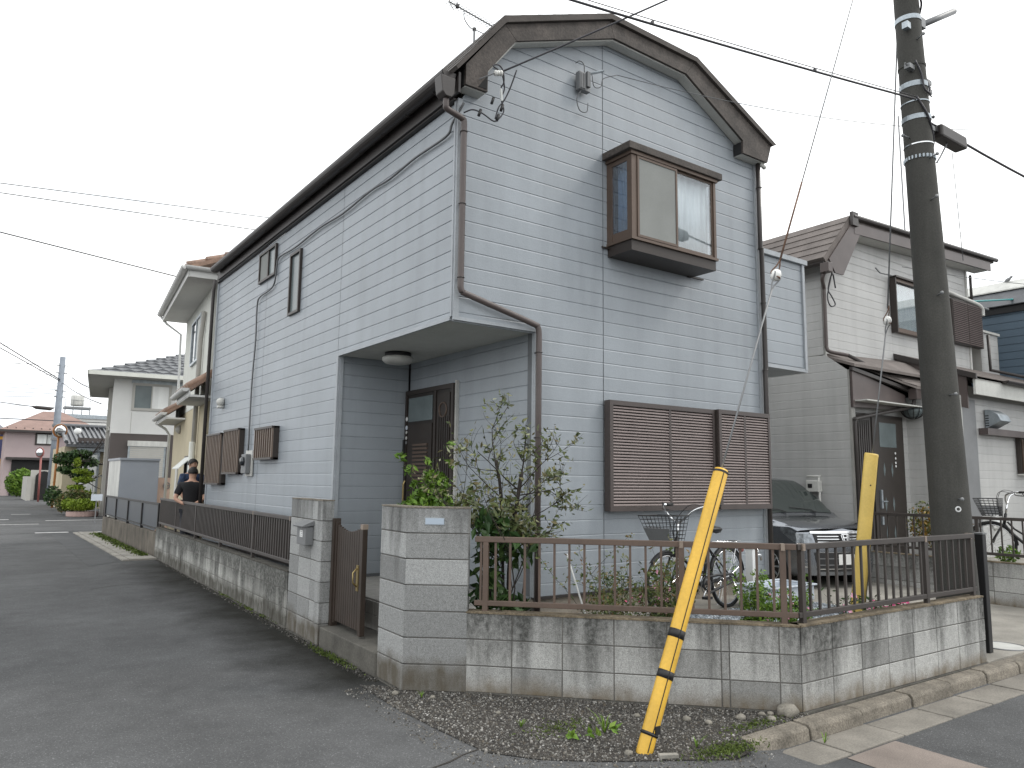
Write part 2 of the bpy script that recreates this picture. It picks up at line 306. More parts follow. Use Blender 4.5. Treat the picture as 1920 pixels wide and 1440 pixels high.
# ------------------------------------------------------------------ mesh helpers
class MB:
    def __init__(s): s.v = []; s.f = []
    def add(s, vs, fs):
        o = len(s.v); s.v += [tuple(v) for v in vs]; s.f += [tuple(i+o for i in f) for f in fs]; return s
    def box(s, x0, x1, y0, y1, z0, z1):
        v = [(x0,y0,z0),(x1,y0,z0),(x1,y1,z0),(x0,y1,z0),(x0,y0,z1),(x1,y0,z1),(x1,y1,z1),(x0,y1,z1)]
        return s.add(v, [(0,3,2,1),(4,5,6,7),(0,1,5,4),(1,2,6,5),(2,3,7,6),(3,0,4,7)])
    def fbox(s, F, a0, a1, b0, b1, c0, c1):
        """box in a frame F=(origin, ex, ey, ez)"""
        o, ex, ey, ez = F
        P = lambda a, b, c: Vector(o)+Vector(ex)*a+Vector(ey)*b+Vector(ez)*c
        v = [P(a0,b0,c0),P(a1,b0,c0),P(a1,b1,c0),P(a0,b1,c0),P(a0,b0,c1),P(a1,b0,c1),P(a1,b1,c1),P(a0,b1,c1)]
        return s.add(v, [(0,3,2,1),(4,5,6,7),(0,1,5,4),(1,2,6,5),(2,3,7,6),(3,0,4,7)])
    def cbox(s, F, a0, a1, b0, b1, c0, c1, e=0.006):
        """box whose outer (low b) face is chamfered"""
        o, ex, ey, ez = F
        P = lambda a, b, c: Vector(o)+Vector(ex)*a+Vector(ey)*b+Vector(ez)*c
        v = [P(a0,b1,c0),P(a1,b1,c0),P(a1,b1,c1),P(a0,b1,c1), P(a0,b0+e,c0),P(a1,b0+e,c0),P(a1,b0+e,c1),P(a0,b0+e,c1),
             P(a0+e,b0,c0+e),P(a1-e,b0,c0+e),P(a1-e,b0,c1-e),P(a0+e,b0,c1-e)]
        f = [(0,3,2,1),(8,9,10,11)]
        for i in range(4):
            j = (i+1) % 4; f.append((i,j,4+j,4+i)); f.append((4+i,4+j,8+j,8+i))
        return s.add(v, f)
    def prism(s, poly, d):
        n = len(poly); d = Vector(d)
        v = [Vector(p) for p in poly]; v = v + [p+d for p in v]
        f = [tuple(range(n)), tuple(range(2*n-1, n-1, -1))] + [(i, i+n, (i+1) % n+n, (i+1) % n) for i in range(n)]
        return s.add(v, f)
    def tube(s, pts, r, n=8, cap=True):
        pts = [Vector(p) for p in pts]; m_ = len(pts)
        rs = r if isinstance(r, (list, tuple)) else [r]*m_
        vs, fs = [], []; up = None
        for i, p in enumerate(pts):
            t = (pts[min(i+1, m_-1)]-pts[max(i-1, 0)])
            if t.length < 1e-9: t = Vector((0, 0, 1))
            t.normalize()
            if up is None:
                up = Vector((0, 0, 1)) if abs(t.z) < 0.9 else Vector((1, 0, 0))
            a = t.cross(up).normalized(); b = a.cross(t).normalized(); up = b
            for k in range(n):
                q = 2*pi*k/n; vs.append(p+(a*cos(q)+b*sin(q))*rs[i])
        for i in range(m_-1):
            for k in range(n):
                k2 = (k+1) % n; fs.append((i*n+k, i*n+k2, (i+1)*n+k2, (i+1)*n+k))
        if cap: fs.append(tuple(range(n-1, -1, -1))); fs.append(tuple((m_-1)*n+k for k in range(n)))
        return s.add(vs, fs)
    def lathe(s, o, prof, n=16, ax=(0, 0, 1)):
        ax = Vector(ax).normalized(); h = Vector((1, 0, 0)) if abs(ax.x) < 0.9 else Vector((0, 1, 0))
        a = ax.cross(h).normalized(); b = ax.cross(a); o = Vector(o); vs, fs = [], []
        for r, z in prof:
            for k in range(n):
                q = 2*pi*k/n; vs.append(o+ax*z+(a*cos(q)+b*sin(q))*r)
        for i in range(len(prof)-1):
            for k in range(n):
                k2 = (k+1) % n; fs.append((i*n+k, i*n+k2, (i+1)*n+k2, (i+1)*n+k))
        fs.append(tuple(range(n-1, -1, -1))); fs.append(tuple((len(prof)-1)*n+k for k in range(n)))
        return s.add(vs, fs)
    def ring(s, o, ax, R, r, n=28, m_=8):
        ax = Vector(ax).normalized(); h = Vector((0, 0, 1)) if abs(ax.z) < 0.9 else Vector((0, 1, 0))
        a = ax.cross(h).normalized(); b = ax.cross(a); o = Vector(o); vs, fs = [], []
        for i in range(n):
            q = 2*pi*i/n; e = a*cos(q)+b*sin(q)
            for k in range(m_):
                u = 2*pi*k/m_; vs.append(o+e*(R+r*cos(u))+ax*r*sin(u))
        for i in range(n):
            for k in range(m_):
                i2, k2 = (i+1) % n, (k+1) % m_; fs.append((i*m_+k, i2*m_+k, i2*m_+k2, i*m_+k2))
        return s.add(vs, fs)
    def mesh(s, name, mt, smooth=False):
        me = D.meshes.new(name); me.from_pydata(s.v, [], s.f); me.update()
        bm = bmesh.new(); bm.from_mesh(me); bmesh.ops.recalc_face_normals(bm, faces=bm.faces); bm.to_mesh(me); bm.free()
        if mt is not None: me.materials.append(mt)
        if smooth:
            for p in me.polygons: p.use_smooth = True
        return me
    def build(s, name, mt, parent=None, smooth=False, bevel=0.0):
        o = D.objects.new(name, s.mesh(name, mt, smooth)); C.objects.link(o)
        if parent is not None: o.parent = parent
        if bevel:
            b = o.modifiers.new('bevel', 'BEVEL'); b.width = bevel; b.segments = 2; b.limit_method = 'ANGLE'
        return o

def tag(o, label=None, cat=None, group=None, kind=None):
    if label: o['label'] = label
    if cat: o['category'] = cat
    if group: o['group'] = group
    if kind: o['kind'] = kind
    return o
def thing(name, label, cat, loc=(0, 0, 0), group=None):
    o = D.objects.new(name, None); o.empty_display_size = 0.2; C.objects.link(o); BASE[o.name] = Vector(loc)
    return tag(o, label, cat, group)
BASE = {}
def struct(o): return tag(o, kind='structure')
def inst(name, me, parent, loc=None, mw=None):
    o = D.objects.new(name, me); C.objects.link(o); o.parent = parent
    if loc is not None: o.location = loc
    if mw is not None: o.matrix_local = mw
    return o
def B(*a): return MB().box(*a)
X_, Y_, Z_ = Vector((1, 0, 0)), Vector((0, 1, 0)), Vector((0, 0, 1))
def frame_mw(o, ex, ey, ez=Z_):
    m = Matrix.Identity(4)
    for i in range(3): m[i][0] = ex[i]; m[i][1] = ey[i]; m[i][2] = ez[i]; m[i][3] = o[i]
    return m
def sag(a, b, s, n=16):
    a, b = Vector(a), Vector(b)
    return [a.lerp(b, i/n) - Z_*s*4*(i/n)*(1-i/n) for i in range(n+1)]
def smoothpath(pts, n=6):
    P = [Vector(p) for p in pts]; P = [P[0]*2-P[1]]+P+[P[-1]*2-P[-2]]; out_ = []
    for i in range(1, len(P)-2):
        for j in range(n):
            t = j/n; a, b, c, d = P[i-1], P[i], P[i+1], P[i+2]
            out_.append(0.5*((2*b)+(-a+c)*t+(2*a-5*b+4*c-d)*t*t+(-a+3*b-3*c+d)*t**3))
    out_.append(P[-2]); return out_

# ------------------------------------------------------------------ siding
def clip_poly(poly, clip):
    """Sutherland-Hodgman, clip convex counter-clockwise"""
    outp = poly
    for i in range(len(clip)):
        a, b = clip[i], clip[(i+1) % len(clip)]; inp, outp = outp, []
        if not inp: break
        side = lambda p: (b[0]-a[0])*(p[1]-a[1])-(b[1]-a[1])*(p[0]-a[0])
        for j in range(len(inp)):
            p, q = inp[j], inp[(j+1) % len(inp)]; sp, sq = side(p), side(q)
            if sp >= 0: outp.append(p)
            if (sp > 0 > sq) or (sp < 0 < sq):
                t = sp/(sp-sq); outp.append((p[0]+(q[0]-p[0])*t, p[1]+(q[1]-p[1])*t))
    return outp
DEP = 0.0065
def siding(wall, O, ex, n, segs, z0, z1, phase, mt, clip=None, pitch=0.151, name='siding_board', holes=()):
    """horizontal boards: one part per board; s runs along ex, height z, thickness out along n"""
    O = Vector(O); ex = Vector(ex); n = Vector(n); g, lip = 0.0012, 0.015
    k0 = math.floor((z0-phase)/pitch); k1 = math.ceil((z1-phase)/pitch)
    cache = {}
    for k in range(k0, k1):
        a, b = phase+k*pitch, phase+(k+1)*pitch
        za, zb = max(a, z0), min(b, z1)
        if zb-za < 0.02: continue
        for (s0, s1) in segs:
            parts = [(s0, s1)]
            for (h0, h1, hz0, hz1) in holes:
                if za >= hz0-1e-4 and zb <= hz1+1e-4:
                    np_ = []
                    for (p0, p1) in parts:
                        if h1 <= p0 or h0 >= p1: np_.append((p0, p1)); continue
                        if h0 > p0: np_.append((p0, h0))
                        if h1 < p1: np_.append((h1, p1))
                    parts = np_
            for (p0, p1) in parts:
                if p1-p0 < 0.03: continue
                s_0, s_1 = p0+0.002, p1-0.002
                bands = [(za, za+0.001, 0.0, DEP), (za+0.001, zb-lip, DEP, DEP), (zb-lip, zb-g, DEP, 0.0008)]
                mb = MB(); clipped = False
                for (b0, b1, n0, n1) in bands:
                    if b1 <= b0: continue
                    pl = [(s_0, b0), (s_1, b0), (s_1, b1), (s_0, b1)]
                    if clip:
                        q = clip_poly(pl, clip)
                        if len(q) < 3: continue
                        if q != pl: clipped = True
                        pl = q
                    vs = [O+ex*p[0]+Z_*p[1]+n*(n0+(n1-n0)*(p[1]-b0)/(b1-b0)) for p in pl]
                    mb.add(vs, [tuple(range(len(vs)))])
                if not mb.f: continue
                o = D.objects.new(name, None) if False else None
                me = D.meshes.new(name); me.from_pydata(mb.v, [], mb.f); me.update(); me.materials.append(mt)
                nn = n
                if me.polygons[len(me.polygons)//2].normal.dot(nn) < 0: me.flip_normals()
                ob = D.objects.new(name, me); C.objects.link(ob); ob.parent = wall

def wallprism(poly_sz, O, ex, n, th, parent, name, mt):
    O = Vector(O); ex = Vector(ex); n = Vector(n)
    return MB().prism([O+ex*s+Z_*z for s, z in poly_sz], -n*th).build(name, mt, parent)

# ------------------------------------------------------------------ main house
PH = 5.365
H = thing('house', 'two storey pale blue grey clapboard house with brown fascia on the corner plot', 'house', (5.9, 10.3, 0))
prof = [(3.58, 5.34), (4.18, 6.12), (5.50, 6.63), (6.71, 6.63), (7.98, 6.12), (8.18, 5.93)]
# front wall
fw = MB().prism([(4.54, 6, .56), (8.18, 6, .56)]+[(x, 6, z) for x, z in reversed(prof)]+[(3.58, 6, 3.2), (4.54, 6, 3.2)], (0, 0.12, 0)).build('front_wall', M['siding_back'], H)
clipf = [(3.62, 0.5), (8.135, 0.5), (8.135, 5.97), (7.98, 6.12), (6.71, 6.63), (5.50, 6.63), (4.18, 6.12), (3.62, 5.39)]
siding(fw, (0, 6, 0), X_, -Y_, [(3.62, 5.457), (5.463, 8.135)], 3.251, 6.63, PH, M['siding'], clipf)
siding(fw, (0, 6, 0), X_, -Y_, [(3.62, 4.598)], 3.20, 3.251, PH, M['siding'])
siding(fw, (0, 6, 0), X_, -Y_, [(4.598, 5.457), (5.463, 8.135)], 0.56, 3.251, PH, M['siding'])
for (x0, x1, z0, z1) in ((3.562, 3.618, 3.20, 5.36), (4.525, 4.598, 0.56, 3.2), (8.137, 8.20, 0.56, 5.93)):
    B(x0, x1, 5.972, 6.0, z0, z1).build('corner_trim', M['trim'], H)
B(3.563, 4.60, 5.970, 6.0, 3.165, 3.199).build('drip_trim', M['trim'], H)
# left long wall
lw = B(3.58, 3.70, 6.12, 14.70, 3.2, 5.34).build('side_wall', M['siding_back'], H)
B(3.58, 3.70, 8.80, 14.70, 0.5, 3.2).build('side_wall', M['siding_back'], H)
siding(lw, (3.58, 0, 0), Y_, -X_, [(6.03, 8.737), (8.743, 11.717), (11.723, 14.66)], 3.251, 5.34, PH, M['siding'])
siding(lw, (3.58, 0, 0), Y_, -X_, [(6.03, 8.737)], 3.20, 3.251, PH, M['siding'])
siding(lw, (3.58, 0, 0), Y_, -X_, [(8.737, 11.717), (11.723, 14.66)], 0.56, 3.251, PH, M['siding'])
B(3.552, 3.58, 6.002, 6.028, 3.20, 5.34).build('corner_trim', M['trim'], H)
B(3.552, 3.58, 8.675, 8.733, 0.56, 3.2).build('corner_trim', M['trim'], H)
B(3.552, 3.58, 14.66, 14.72, 0.56, 5.33).build('corner_trim', M['trim'], H)
B(3.552, 3.579, 6.03, 8.673, 3.165, 3.199).build('drip_trim', M['trim'], H)
B(3.60, 8.18, 14.60, 14.70, 0.5, 5.3).build('rear_wall', M['siding_back'], H)
B(8.08, 8.18, 6.125, 14.59, 0.5, 5.9).build('far_side_wall', M['siding_back'], H)
# porch recess
rw = B(3.585, 4.54, 8.70, 8.79, 0.5, 3.2).build('porch_back_wall', M['siding_back'], H)
siding(rw, (0, 8.70, 0), X_, -Y_, [(3.62, 4.53)], 0.53, 3.19, PH, M['siding'])
B(3.582, 3.62, 8.665, 8.70, 0.53, 3.19).build('corner_trim', M['trim'], H)
dw = B(4.56, 4.66, 6.12, 8.70, 0.5, 3.2).build('porch_side_wall', M['siding_back'], H)
siding(dw, (4.56, 0, 0), Y_, -X_, [(6.03, 8.68)], 0.53, 3.19, PH, M['siding'], holes=[(7.50, 8.70, 0.0, 2.80)])
B(4.525, 4.56, 6.002, 6.03, 0.56, 3.164).build('corner_trim', M['trim'], H)
B(3.582, 4.555, 6.03, 8.66, 3.168, 3.198).build('porch_ceiling', M['soffit'], H)
B(3.58, 4.545, 6.0, 6.029, 3.155, 3.165).build('ceiling_edge', M['trim'], H)
# upper floor body (keeps light out)
B(3.72, 8.07, 6.13, 14.58, 3.22, 5.32).build('upper_floor', M['interior'], H)
B(4.68, 8.07, 6.13, 14.58, 0.2, 3.20).build('lower_floor', M['interior'], H)
# foundation
fo = B(4.56, 8.16, 6.03, 6.2, 0.0, 0.535).build('foundation', M['found'], H)
B(3.60, 3.75, 8.80, 14.68, 0.0, 0.53).build('foundation', M['found'], H)
B(8.0, 8.16, 6.205, 14.6, 0.0, 0.53).build('foundation', M['found'], H)
B(4.54, 8.20, 5.972, 6.03, 0.535, 0.558).build('water_table', M['gutter'], H)
B(3.555, 3.60, 8.70, 14.7, 0.535, 0.558).build('water_table', M['gutter'], H)
# porch floor: tiles
pf = B(3.36, 4.56, 5.96, 8.69, 0.20, 0.488).build('porch_floor', M['mortar'], H)
tme = MB().cbox(((0, 0, 0), X_, Z_*-1, Y_), 0.002, 0.148, -0.012, 0.0, 0.002, 0.148, 0.003).mesh('porch_tile', M['tile'])
for i in range(8):
    for j in range(18):
        inst('porch_tile', tme, pf, (3.362+i*0.150, 5.965+j*0.151, 0.488))
rme = MB().cbox(((0, 0, 0), Y_, X_, Z_), 0.002, 0.148, -0.011, 0.0, 0.002, 0.132, 0.003).mesh('riser_tile', M['tile'])
for j in range(18):
    for q in range(2): inst('riser_tile', rme, pf, (3.36, 5.965+j*0.151, 0.215+q*0.135))
# front door
dr = B(4.505, 4.56, 7.50, 8.685, 0.50, 2.80).build('entrance_door', M['door'], H)
fr = MB()
fr.box(4.490, 4.505, 7.50, 7.545, 0.50, 2.80).box(4.490, 4.505, 8.64, 8.685, 0.50, 2.80).box(4.490, 4.505, 7.545, 8.64, 2.745, 2.80).box(4.490, 4.505, 7.90, 7.945, 0.50, 2.745)
fr.build('door_frame', M['bronze_dk'], dr)
B(4.496, 4.504, 7.99, 8.60, 2.40, 2.70).build('fanlight', M['frost'], dr)
B(4.492, 4.504, 7.985, 8.60, 0.52, 2.36).build('door_leaf', M['doorin'], dr)
B(4.494, 4.504, 7.58, 7.87, 0.52, 2.70).build('sidelight_panel', M['doorin'], dr)
for q in range(5): B(4.487, 4.493, 7.61+q*0.05, 7.635+q*0.05, 0.8, 2.42).build('reed', M['door'], dr)
MB().ring((4.49, 7.725, 2.50), X_, 0.085, 0.010, 20, 6).build('arch_moulding', M['bronze'], dr)
lme = MB().fbox(((0, 0, 0), X_, Y_, Z_), -0.012, 0.0, 0.0, 0.36, 0.0, 0.026).mesh('louvre', M['bronze'])
for q in range(11): inst('louvre', lme, dr, (4.491, 8.08, 1.62+q*0.047))
MB().tube([(4.47, 8.60, 1.35), (4.45, 8.60, 1.40), (4.45, 8.60, 1.62), (4.47, 8.60, 1.66)], 0.012).build('door_handle', M['brass'], dr)
for z, mm, r in ((2.44, 'white', .028), (2.33, 'tub', .028), (2.27, 'dirtywhite', .02), (2.20, 'dirtywhite', .022), (2.14, 'grey', .022)):
    MB().lathe((4.489, 8.625, z), [(r, 0), (r, 0.004)], 12, -X_).build('sticker', M[mm], dr)
MB().box(4.47, 4.50, 8.655, 8.69, 1.98, 2.18).build('door_chime', M['black'], H)
B(4.515, 4.57, 7.47, 7.50, 0.53, 2.83).build('door_casing', M['ntrim'], H)
MB().tube([(4.43, 8.66, 0.60), (4.40, 8.64, 0.63), (4.40, 8.62, 0.58), (4.43, 8.62, 0.55)], 0.008).build('hose_hook', M['black'], H)
# porch lamp (hangs from the ceiling of this house: its own thing)
PL = thing('porch_light', 'round white drum lamp with a dark base under the porch ceiling of the blue house', 'lamp', (4.03, 8.02, 3.1))
MB().lathe((4.03, 8.02, 3.168), [(0.155, 0), (0.155, -0.045), (0.15, -0.05)], 24).build('lamp_base', M['black'], PL, True)
MB().lathe((4.03, 8.02, 3.12), [(0.16, 0), (0.185, -0.015), (0.185, -0.045), (0.15, -0.078), (0.08, -0.09), (0.001, -0.092)], 28).build('lamp_shade', M['dirtywhite'], PL, True)

# roof
rt = [(3.50, 5.60), (4.005, 6.235), (5.435, 6.825), (6.835, 6.805), (8.33, 6.135)]      # fascia top line
rb = [(3.56, 5.44), (4.15, 6.10), (5.50, 6.63), (6.71, 6.63), (7.95, 6.06)]
roof = D.objects.new('roof', None)
rm = MB()
offs = [(3.43, 5.565), (3.985, 6.295), (5.43, 6.885), (6.855, 6.865), (8.40, 6.165)]
for i in range(4):
    a, b = offs[i], offs[i+1]; c, d = rt[i], rt[i+1]
    if i == 0: c = (3.45, 5.545)
    rm.prism([(a[0], 5.80, a[1]), (b[0], 5.80, b[1]), (d[0], 5.80, d[1]-0.004), (c[0], 5.80, c[1]-0.004)], (0, 8.75, 0))
roof = rm.build('roof', M['roof'], H)
# slate courses on the roof planes
for i in range(4):
    a, b = Vector((offs[i][0], 0, offs[i][1])), Vector((offs[i+1][0], 0, offs[i+1][1]))
    d = b-a; n_ = max(2, int(d.length/0.2)); nn = Vector((-d.z, 0, d.x)).normalized()
    for q in range(n_):
        p0, p1 = a+d*(q/n_), a+d*((q+1)/n_)
        lift0, lift1 = (0.007, 0.002) if i < 2 else (0.002, 0.010)
        pr_ = MB().prism([p0+nn*0.001+Y_*5.81, p1+nn*0.001+Y_*5.81, p1+nn*lift1+Y_*5.81, p0+nn*lift0+Y_*5.81], (0, 8.73, 0))
        pr_.build('slate_course', M['roof'], roof)
# barge boards, one per slope
def barge(poly, y0=5.835, y1=5.865, name='barge_board', mt='fascia'):
    return MB().prism([(x, y0, z) for x, z in poly], (0, y1-y0, 0)).build(name, M[mt], H)
barge([(3.56, 5.44), (3.81, 5.44), (3.81, 5.655), (4.148, 6.098), (4.008, 6.225), (3.56, 5.645)])
barge([(4.152, 6.10), (5.498, 6.628), (5.434, 6.812), (4.012, 6.227)])
barge([(5.502, 6.629), (6.688, 6.609), (6.828, 6.795), (5.438, 6.813)])
barge([(6.692, 6.609), (7.74, 6.055), (7.74, 5.885), (8.24, 5.885), (8.325, 6.125), (6.832, 6.794)])
for i in range(4):                                                    # verge soffits behind the barge boards
    a, b = [(3.72, 5.52), (4.165, 6.095), (5.5, 6.612), (6.69, 6.595), (7.90, 5.985)][i:i+2]
    MB().prism([(a[0], 5.866, a[1]), (b[0], 5.866, b[1]), (b[0], 5.866, b[1]+0.02), (a[0], 5.866, a[1]+0.02)], (0, 0.118, 0)).build('verge_soffit', M['soffit'], H)
B(3.57, 3.80, 5.866, 5.995, 5.43, 5.445).build('eave_return_base', M['soffit'], H)
B(3.56, 3.58, 5.866, 5.99, 5.446, 5.62).build('eave_return', M['interior'], H)
B(7.74, 7.755, 5.866, 5.99, 5.89, 6.04).build('eave_return', M['black'], H)
B(7.755, 8.23, 5.866, 5.99, 5.88, 5.895).build('eave_return_base', M['soffit'], H)
MB().prism([(3.70, 5.830, 5.46), (3.80, 5.830, 5.46), (3.80, 5.830, 5.60)], (0, 0.004, 0)).build('rotten_patch', M['interior'], H)
# metal verge cap
for i in range(4):
    a, b = rt[i], rt[i+1]
    dz = 0.048
    MB().prism([(a[0], 5.812, a[1]+0.012), (b[0], 5.812, b[1]+0.012), (b[0], 5.812, b[1]+dz), (a[0], 5.812, a[1]+dz)], (0, 0.018, 0)).build('verge_cap', M['grey' if i < 2 else 'gutter'], H)
B(3.50, 3.525, 5.87, 14.55, 5.36, 5.56).build('eave_fascia', M['gutter'], H)
B(3.525, 3.58, 6.0, 14.72, 5.342, 5.36).build('eave_soffit', M['gutter'], H)
# gutter (half round)
def gutter(name, p0, p1, r, parent, mt, n=10):
    p0, p1 = Vector(p0), Vector(p1); t = (p1-p0).normalized(); a = t.cross(Z_).normalized()
    vs, fs = [], []
    for p in (p0, p1):
        for rr in (r, r-0.006):
            for k in range(n+1):
                q = pi+pi*k/n; vs.append(p+a*cos(q)*rr+Z_*sin(q)*rr)
    m_ = n+1
    for k in range(n):
        fs += [(k, k+1, 2*m_+k+1, 2*m_+k), (m_+k+1, m_+k, 3*m_+k, 3*m_+k+1), (k+1, k, m_+k, m_+k+1), (2*m_+k, 2*m_+k+1, 3*m_+k+1, 3*m_+k)]
    fs += [(0, m_, 3*m_, 2*m_)[::-1], (n, m_+n, 3*m_+n, 2*m_+n)]
    mb = MB().add(vs, fs)
    for p, s_ in ((p0, 1), (p1, -1)): mb.prism([p+a*cos(pi+pi*k/n)*r+Z_*sin(pi+pi*k/n)*r for k in range(n+1)], t*0.006*s_)
    return mb.build(name, mt, parent, False)
gutter('gutter', (3.415, 5.90, 5.545), (3.415, 14.45, 5.545), 0.082, H, M['gutter'])
bk = MB().tube([(3.40, 0, -0.086), (3.44, 0, -0.095), (3.50, 0, -0.06)], 0.005, 5).mesh('gutter_bracket', M['gutter'])
for q in range(15): inst('gutter_bracket', bk, H, (0, 6.2+q*0.58, 5.545))
# rain head + downpipe with an offset over the porch
MB().prism([(3.29, 5.84, 5.46), (3.45, 5.84, 5.46), (3.44, 5.84, 5.30), (3.41, 5.84, 5.26), (3.35, 5.84, 5.26), (3.31, 5.84, 5.30)], (0, 0.13, 0)).build('rain_head', M['gutter'], H, bevel=0.008)
dp = smoothpath([(3.385, 5.90, 5.27), (3.385, 5.90, 5.20), (3.41, 5.905, 5.165), (3.57, 5.915, 5.13), (3.60, 5.92, 5.09), (3.60, 5.92, 4.9)], 5)[:-1]
dp += [(3.60, 5.92, 4.9), (3.60, 5.92, 3.50)]
dp += smoothpath([(3.60, 5.92, 3.47), (3.62, 5.92, 3.43), (3.70, 5.92, 3.405), (4.44, 5.92, 3.235), (4.515, 5.92, 3.20), (4.53, 5.92, 3.13)], 5)
dp += [(4.53, 5.92, 2.5), (4.53, 5.92, 0.40)]
dpo = MB().tube(dp, 0.0300, 12).build('downpipe', M['pipe'], H, True)
for x, z in ((3.60, 5.0), (3.60, 4.28), (3.60, 3.56), (4.53, 2.95), (4.53, 2.1), (4.53, 1.2)):
    MB().ring((x, 5.92, z), Z_, 0.033, 0.005, 14, 6).box(x-0.005, x+0.005, 5.95, 5.99, z-0.008, z+0.008).build('pipe_clip', M['gutter'], dpo)
dr2 = MB().tube([(8.165, 5.93, 5.90), (8.165, 5.93, 4.74), (8.185, 5.93, 4.70), (8.20, 5.93, 3.15), (8.185, 5.93, 3.10), (8.19, 5.93, 0.3)], 0.030, 10).build('downpipe', M['gutter'], H, True)
for z in (5.55, 4.72, 4.0, 3.12): MB().ring((8.17+(0.02 if z < 4.7 else 0), 5.93, z), Z_, 0.034, 0.006, 12, 6).build('pipe_clip', M['gutter'], dr2)
MB().tube([(8.17, 5.90, 5.86), (8.22, 5.90, 5.86), (8.27, 5.90, 5.84)], 0.028).build('gutter_elbow', M['dirtywhite'], H, True)
MB().tube([(3.52, 14.78, 5.42), (3.50, 14.80, 5.2), (3.50, 14.80, 0.3)], 0.032, 10).build('downpipe', M['gutter'], H, True)

# balcony on the far side
bl = B(8.285, 9.20, 6.02, 9.5, 3.24, 4.70).build('balcony', M['siding_back'], H)
siding(bl, (0, 6.02, 0), X_, -Y_, [(8.29, 9.165)], 3.24, 4.70, PH, M['siding'])
B(9.165, 9.215, 5.99, 6.02, 3.22, 4.70).build('corner_trim', M['trim'], bl)
B(8.24, 9.26, 5.97, 6.16, 4.70, 4.765).build('coping_rail', M['trim'], bl)
B(8.24, 8.29, 6.0, 6.05, 3.21, 4.70).build('corner_post', M['bronze_dk'], bl)
B(8.285, 9.22, 5.995, 9.5, 3.19, 3.238).build('balcony_floor', M['trim'], bl)
MB().lathe((8.37, 6.15, 3.19), [(0.06, 0), (0.055, -0.10), (0.03, -0.12), (0.028, -0.16)], 8).build('drain_hopper', M['black'], bl)
MB().tube([(8.37, 6.15, 3.05), (8.33, 6.1, 2.98), (8.24, 6.02, 2.88)], 0.022).build('drain_pipe', M['cablegrey'], bl, True)

# bay window
BW = B(5.53, 6.95, 5.57, 6.0, 4.13, 4.245).build('bay_window', M['bronze_dk'], H)
MB().prism([(5.51, 5.54, 4.245), (5.51, 6.0, 4.245), (6.97, 6.0, 4.245), (6.97, 5.54, 4.245)], (0, 0, 0.03)).build('sill', M['bronze'], BW)
MB().prism([(5.45, 5.50, 5.285), (5.45, 6.0, 5.285), (7.03, 6.0, 5.285), (7.03, 5.50, 5.285)], (0, 0, 0.085)).build('bay_roof', M['fascia'], BW, bevel=0.006)
B(5.50, 6.97, 5.53, 6.0, 5.245, 5.284).build('head_frame', M['bronze'], BW)
for (x0, x1, y0, y1) in ((5.52, 5.60, 5.55, 5.63), (5.52, 5.55, 5.90, 6.0), (6.91, 6.95, 5.55, 5.63), (6.92, 6.95, 5.92, 6.0)):
    B(x0, x1, y0, y1, 4.276, 5.244).build('post', M['bronze'], BW)
B(5.525, 5.548, 5.631, 5.899, 4.277, 4.37).build('side_rail', M['bronze'], BW)
B(5.525, 5.548, 5.631, 5.899, 5.19, 5.243).build('side_rail', M['bronze'], BW)
B(5.533, 5.539, 5.632, 5.898, 4.371, 5.189).build('side_pane', M['pane_side'], BW)
def sash(x0, x1, y, z0, z1, parent, fmat, w_=0.03, d=0.025):
    f = MB().box(x0, x0+w_, y-d, y, z0, z1).box(x1-w_, x1, y-d, y, z0, z1).box(x0+w_, x1-w_, y-d, y, z0, z0+w_).box(x0+w_, x1-w_, y-d, y, z1-w_, z1)
    return f.build('sash', M[fmat], parent)
s1 = sash(5.602, 6.255, 5.562, 4.28, 5.24, BW, 'bronze', 0.028)
B(5.632, 6.225, 5.545, 5.548, 4.31, 5.21).build('insect_screen', M['screen'], s1)
s2 = sash(6.235, 6.908, 5.592, 4.28, 5.24, BW, 'bronze', 0.022)
B(6.258, 6.885, 5.576, 5.580, 4.303, 5.217).build('pane', M['pane'], s2)
def curtain(x0, x1, y, z0, z1, amp, nw, mt, parent, dirn='x', name='curtain'):
    vs, fs = [], []; n = nw*8
    for i in range(n+1):
        t = i/n; s_ = x0+(x1-x0)*t; o = amp*sin(2*pi*nw*t)+0.35*amp*sin(2*pi*nw*2.3*t+1)
        for z in (z0, z1):
            vs.append((s_, y+o, z) if dirn == 'x' else (y+o, s_, z))
    for i in range(n): fs.append((2*i, 2*i+2, 2*i+3, 2*i+1))
    me = MB().add(vs, fs).mesh(name, M[mt], True); o = D.objects.new(name, me); C.objects.link(o); o.parent = parent
    sd = o.modifiers.new('thick', 'SOLIDIFY'); sd.thickness = 0.002
    return o
curtain(5.60, 6.90, 5.66, 4.28, 5.24, 0.011, 11, 'sun_curtain', BW)
curtain(5.66, 5.90, 5.62, 4.28, 5.24, 0.012, 3, 'curtain', BW, 'y')
B(5.64, 6.90, 5.72, 5.99, 4.28, 5.24).build('inner_lining', M['interior'], BW)
MB().tube([(5.44, 5.985, 4.235), (5.44, 5.97, 4.225), (5.53, 5.97, 4.225)], 0.012).build('drip_and_shade_edge', M['bronze_dk'], BW)
B(6.86, 7.14, 5.95, 5.98, 4.12, 4.135).build('drip_and_shade_edge', M['bronze_dk'], BW)  # dark strip built in place of the bay's shadow on the wall

for o_b in [BW]+list(BW.children_recursive):                         # true size of the projecting window
    if o_b.type == 'MESH':
        for v in o_b.data.vertices:
            x, y, z = v.co
            v.co = (5.52+(x-5.52)*0.957, 6-(6-y)*0.885 if y < 6 else y, 4.28+(z-4.28)*0.945 if z > 4.28 else z)
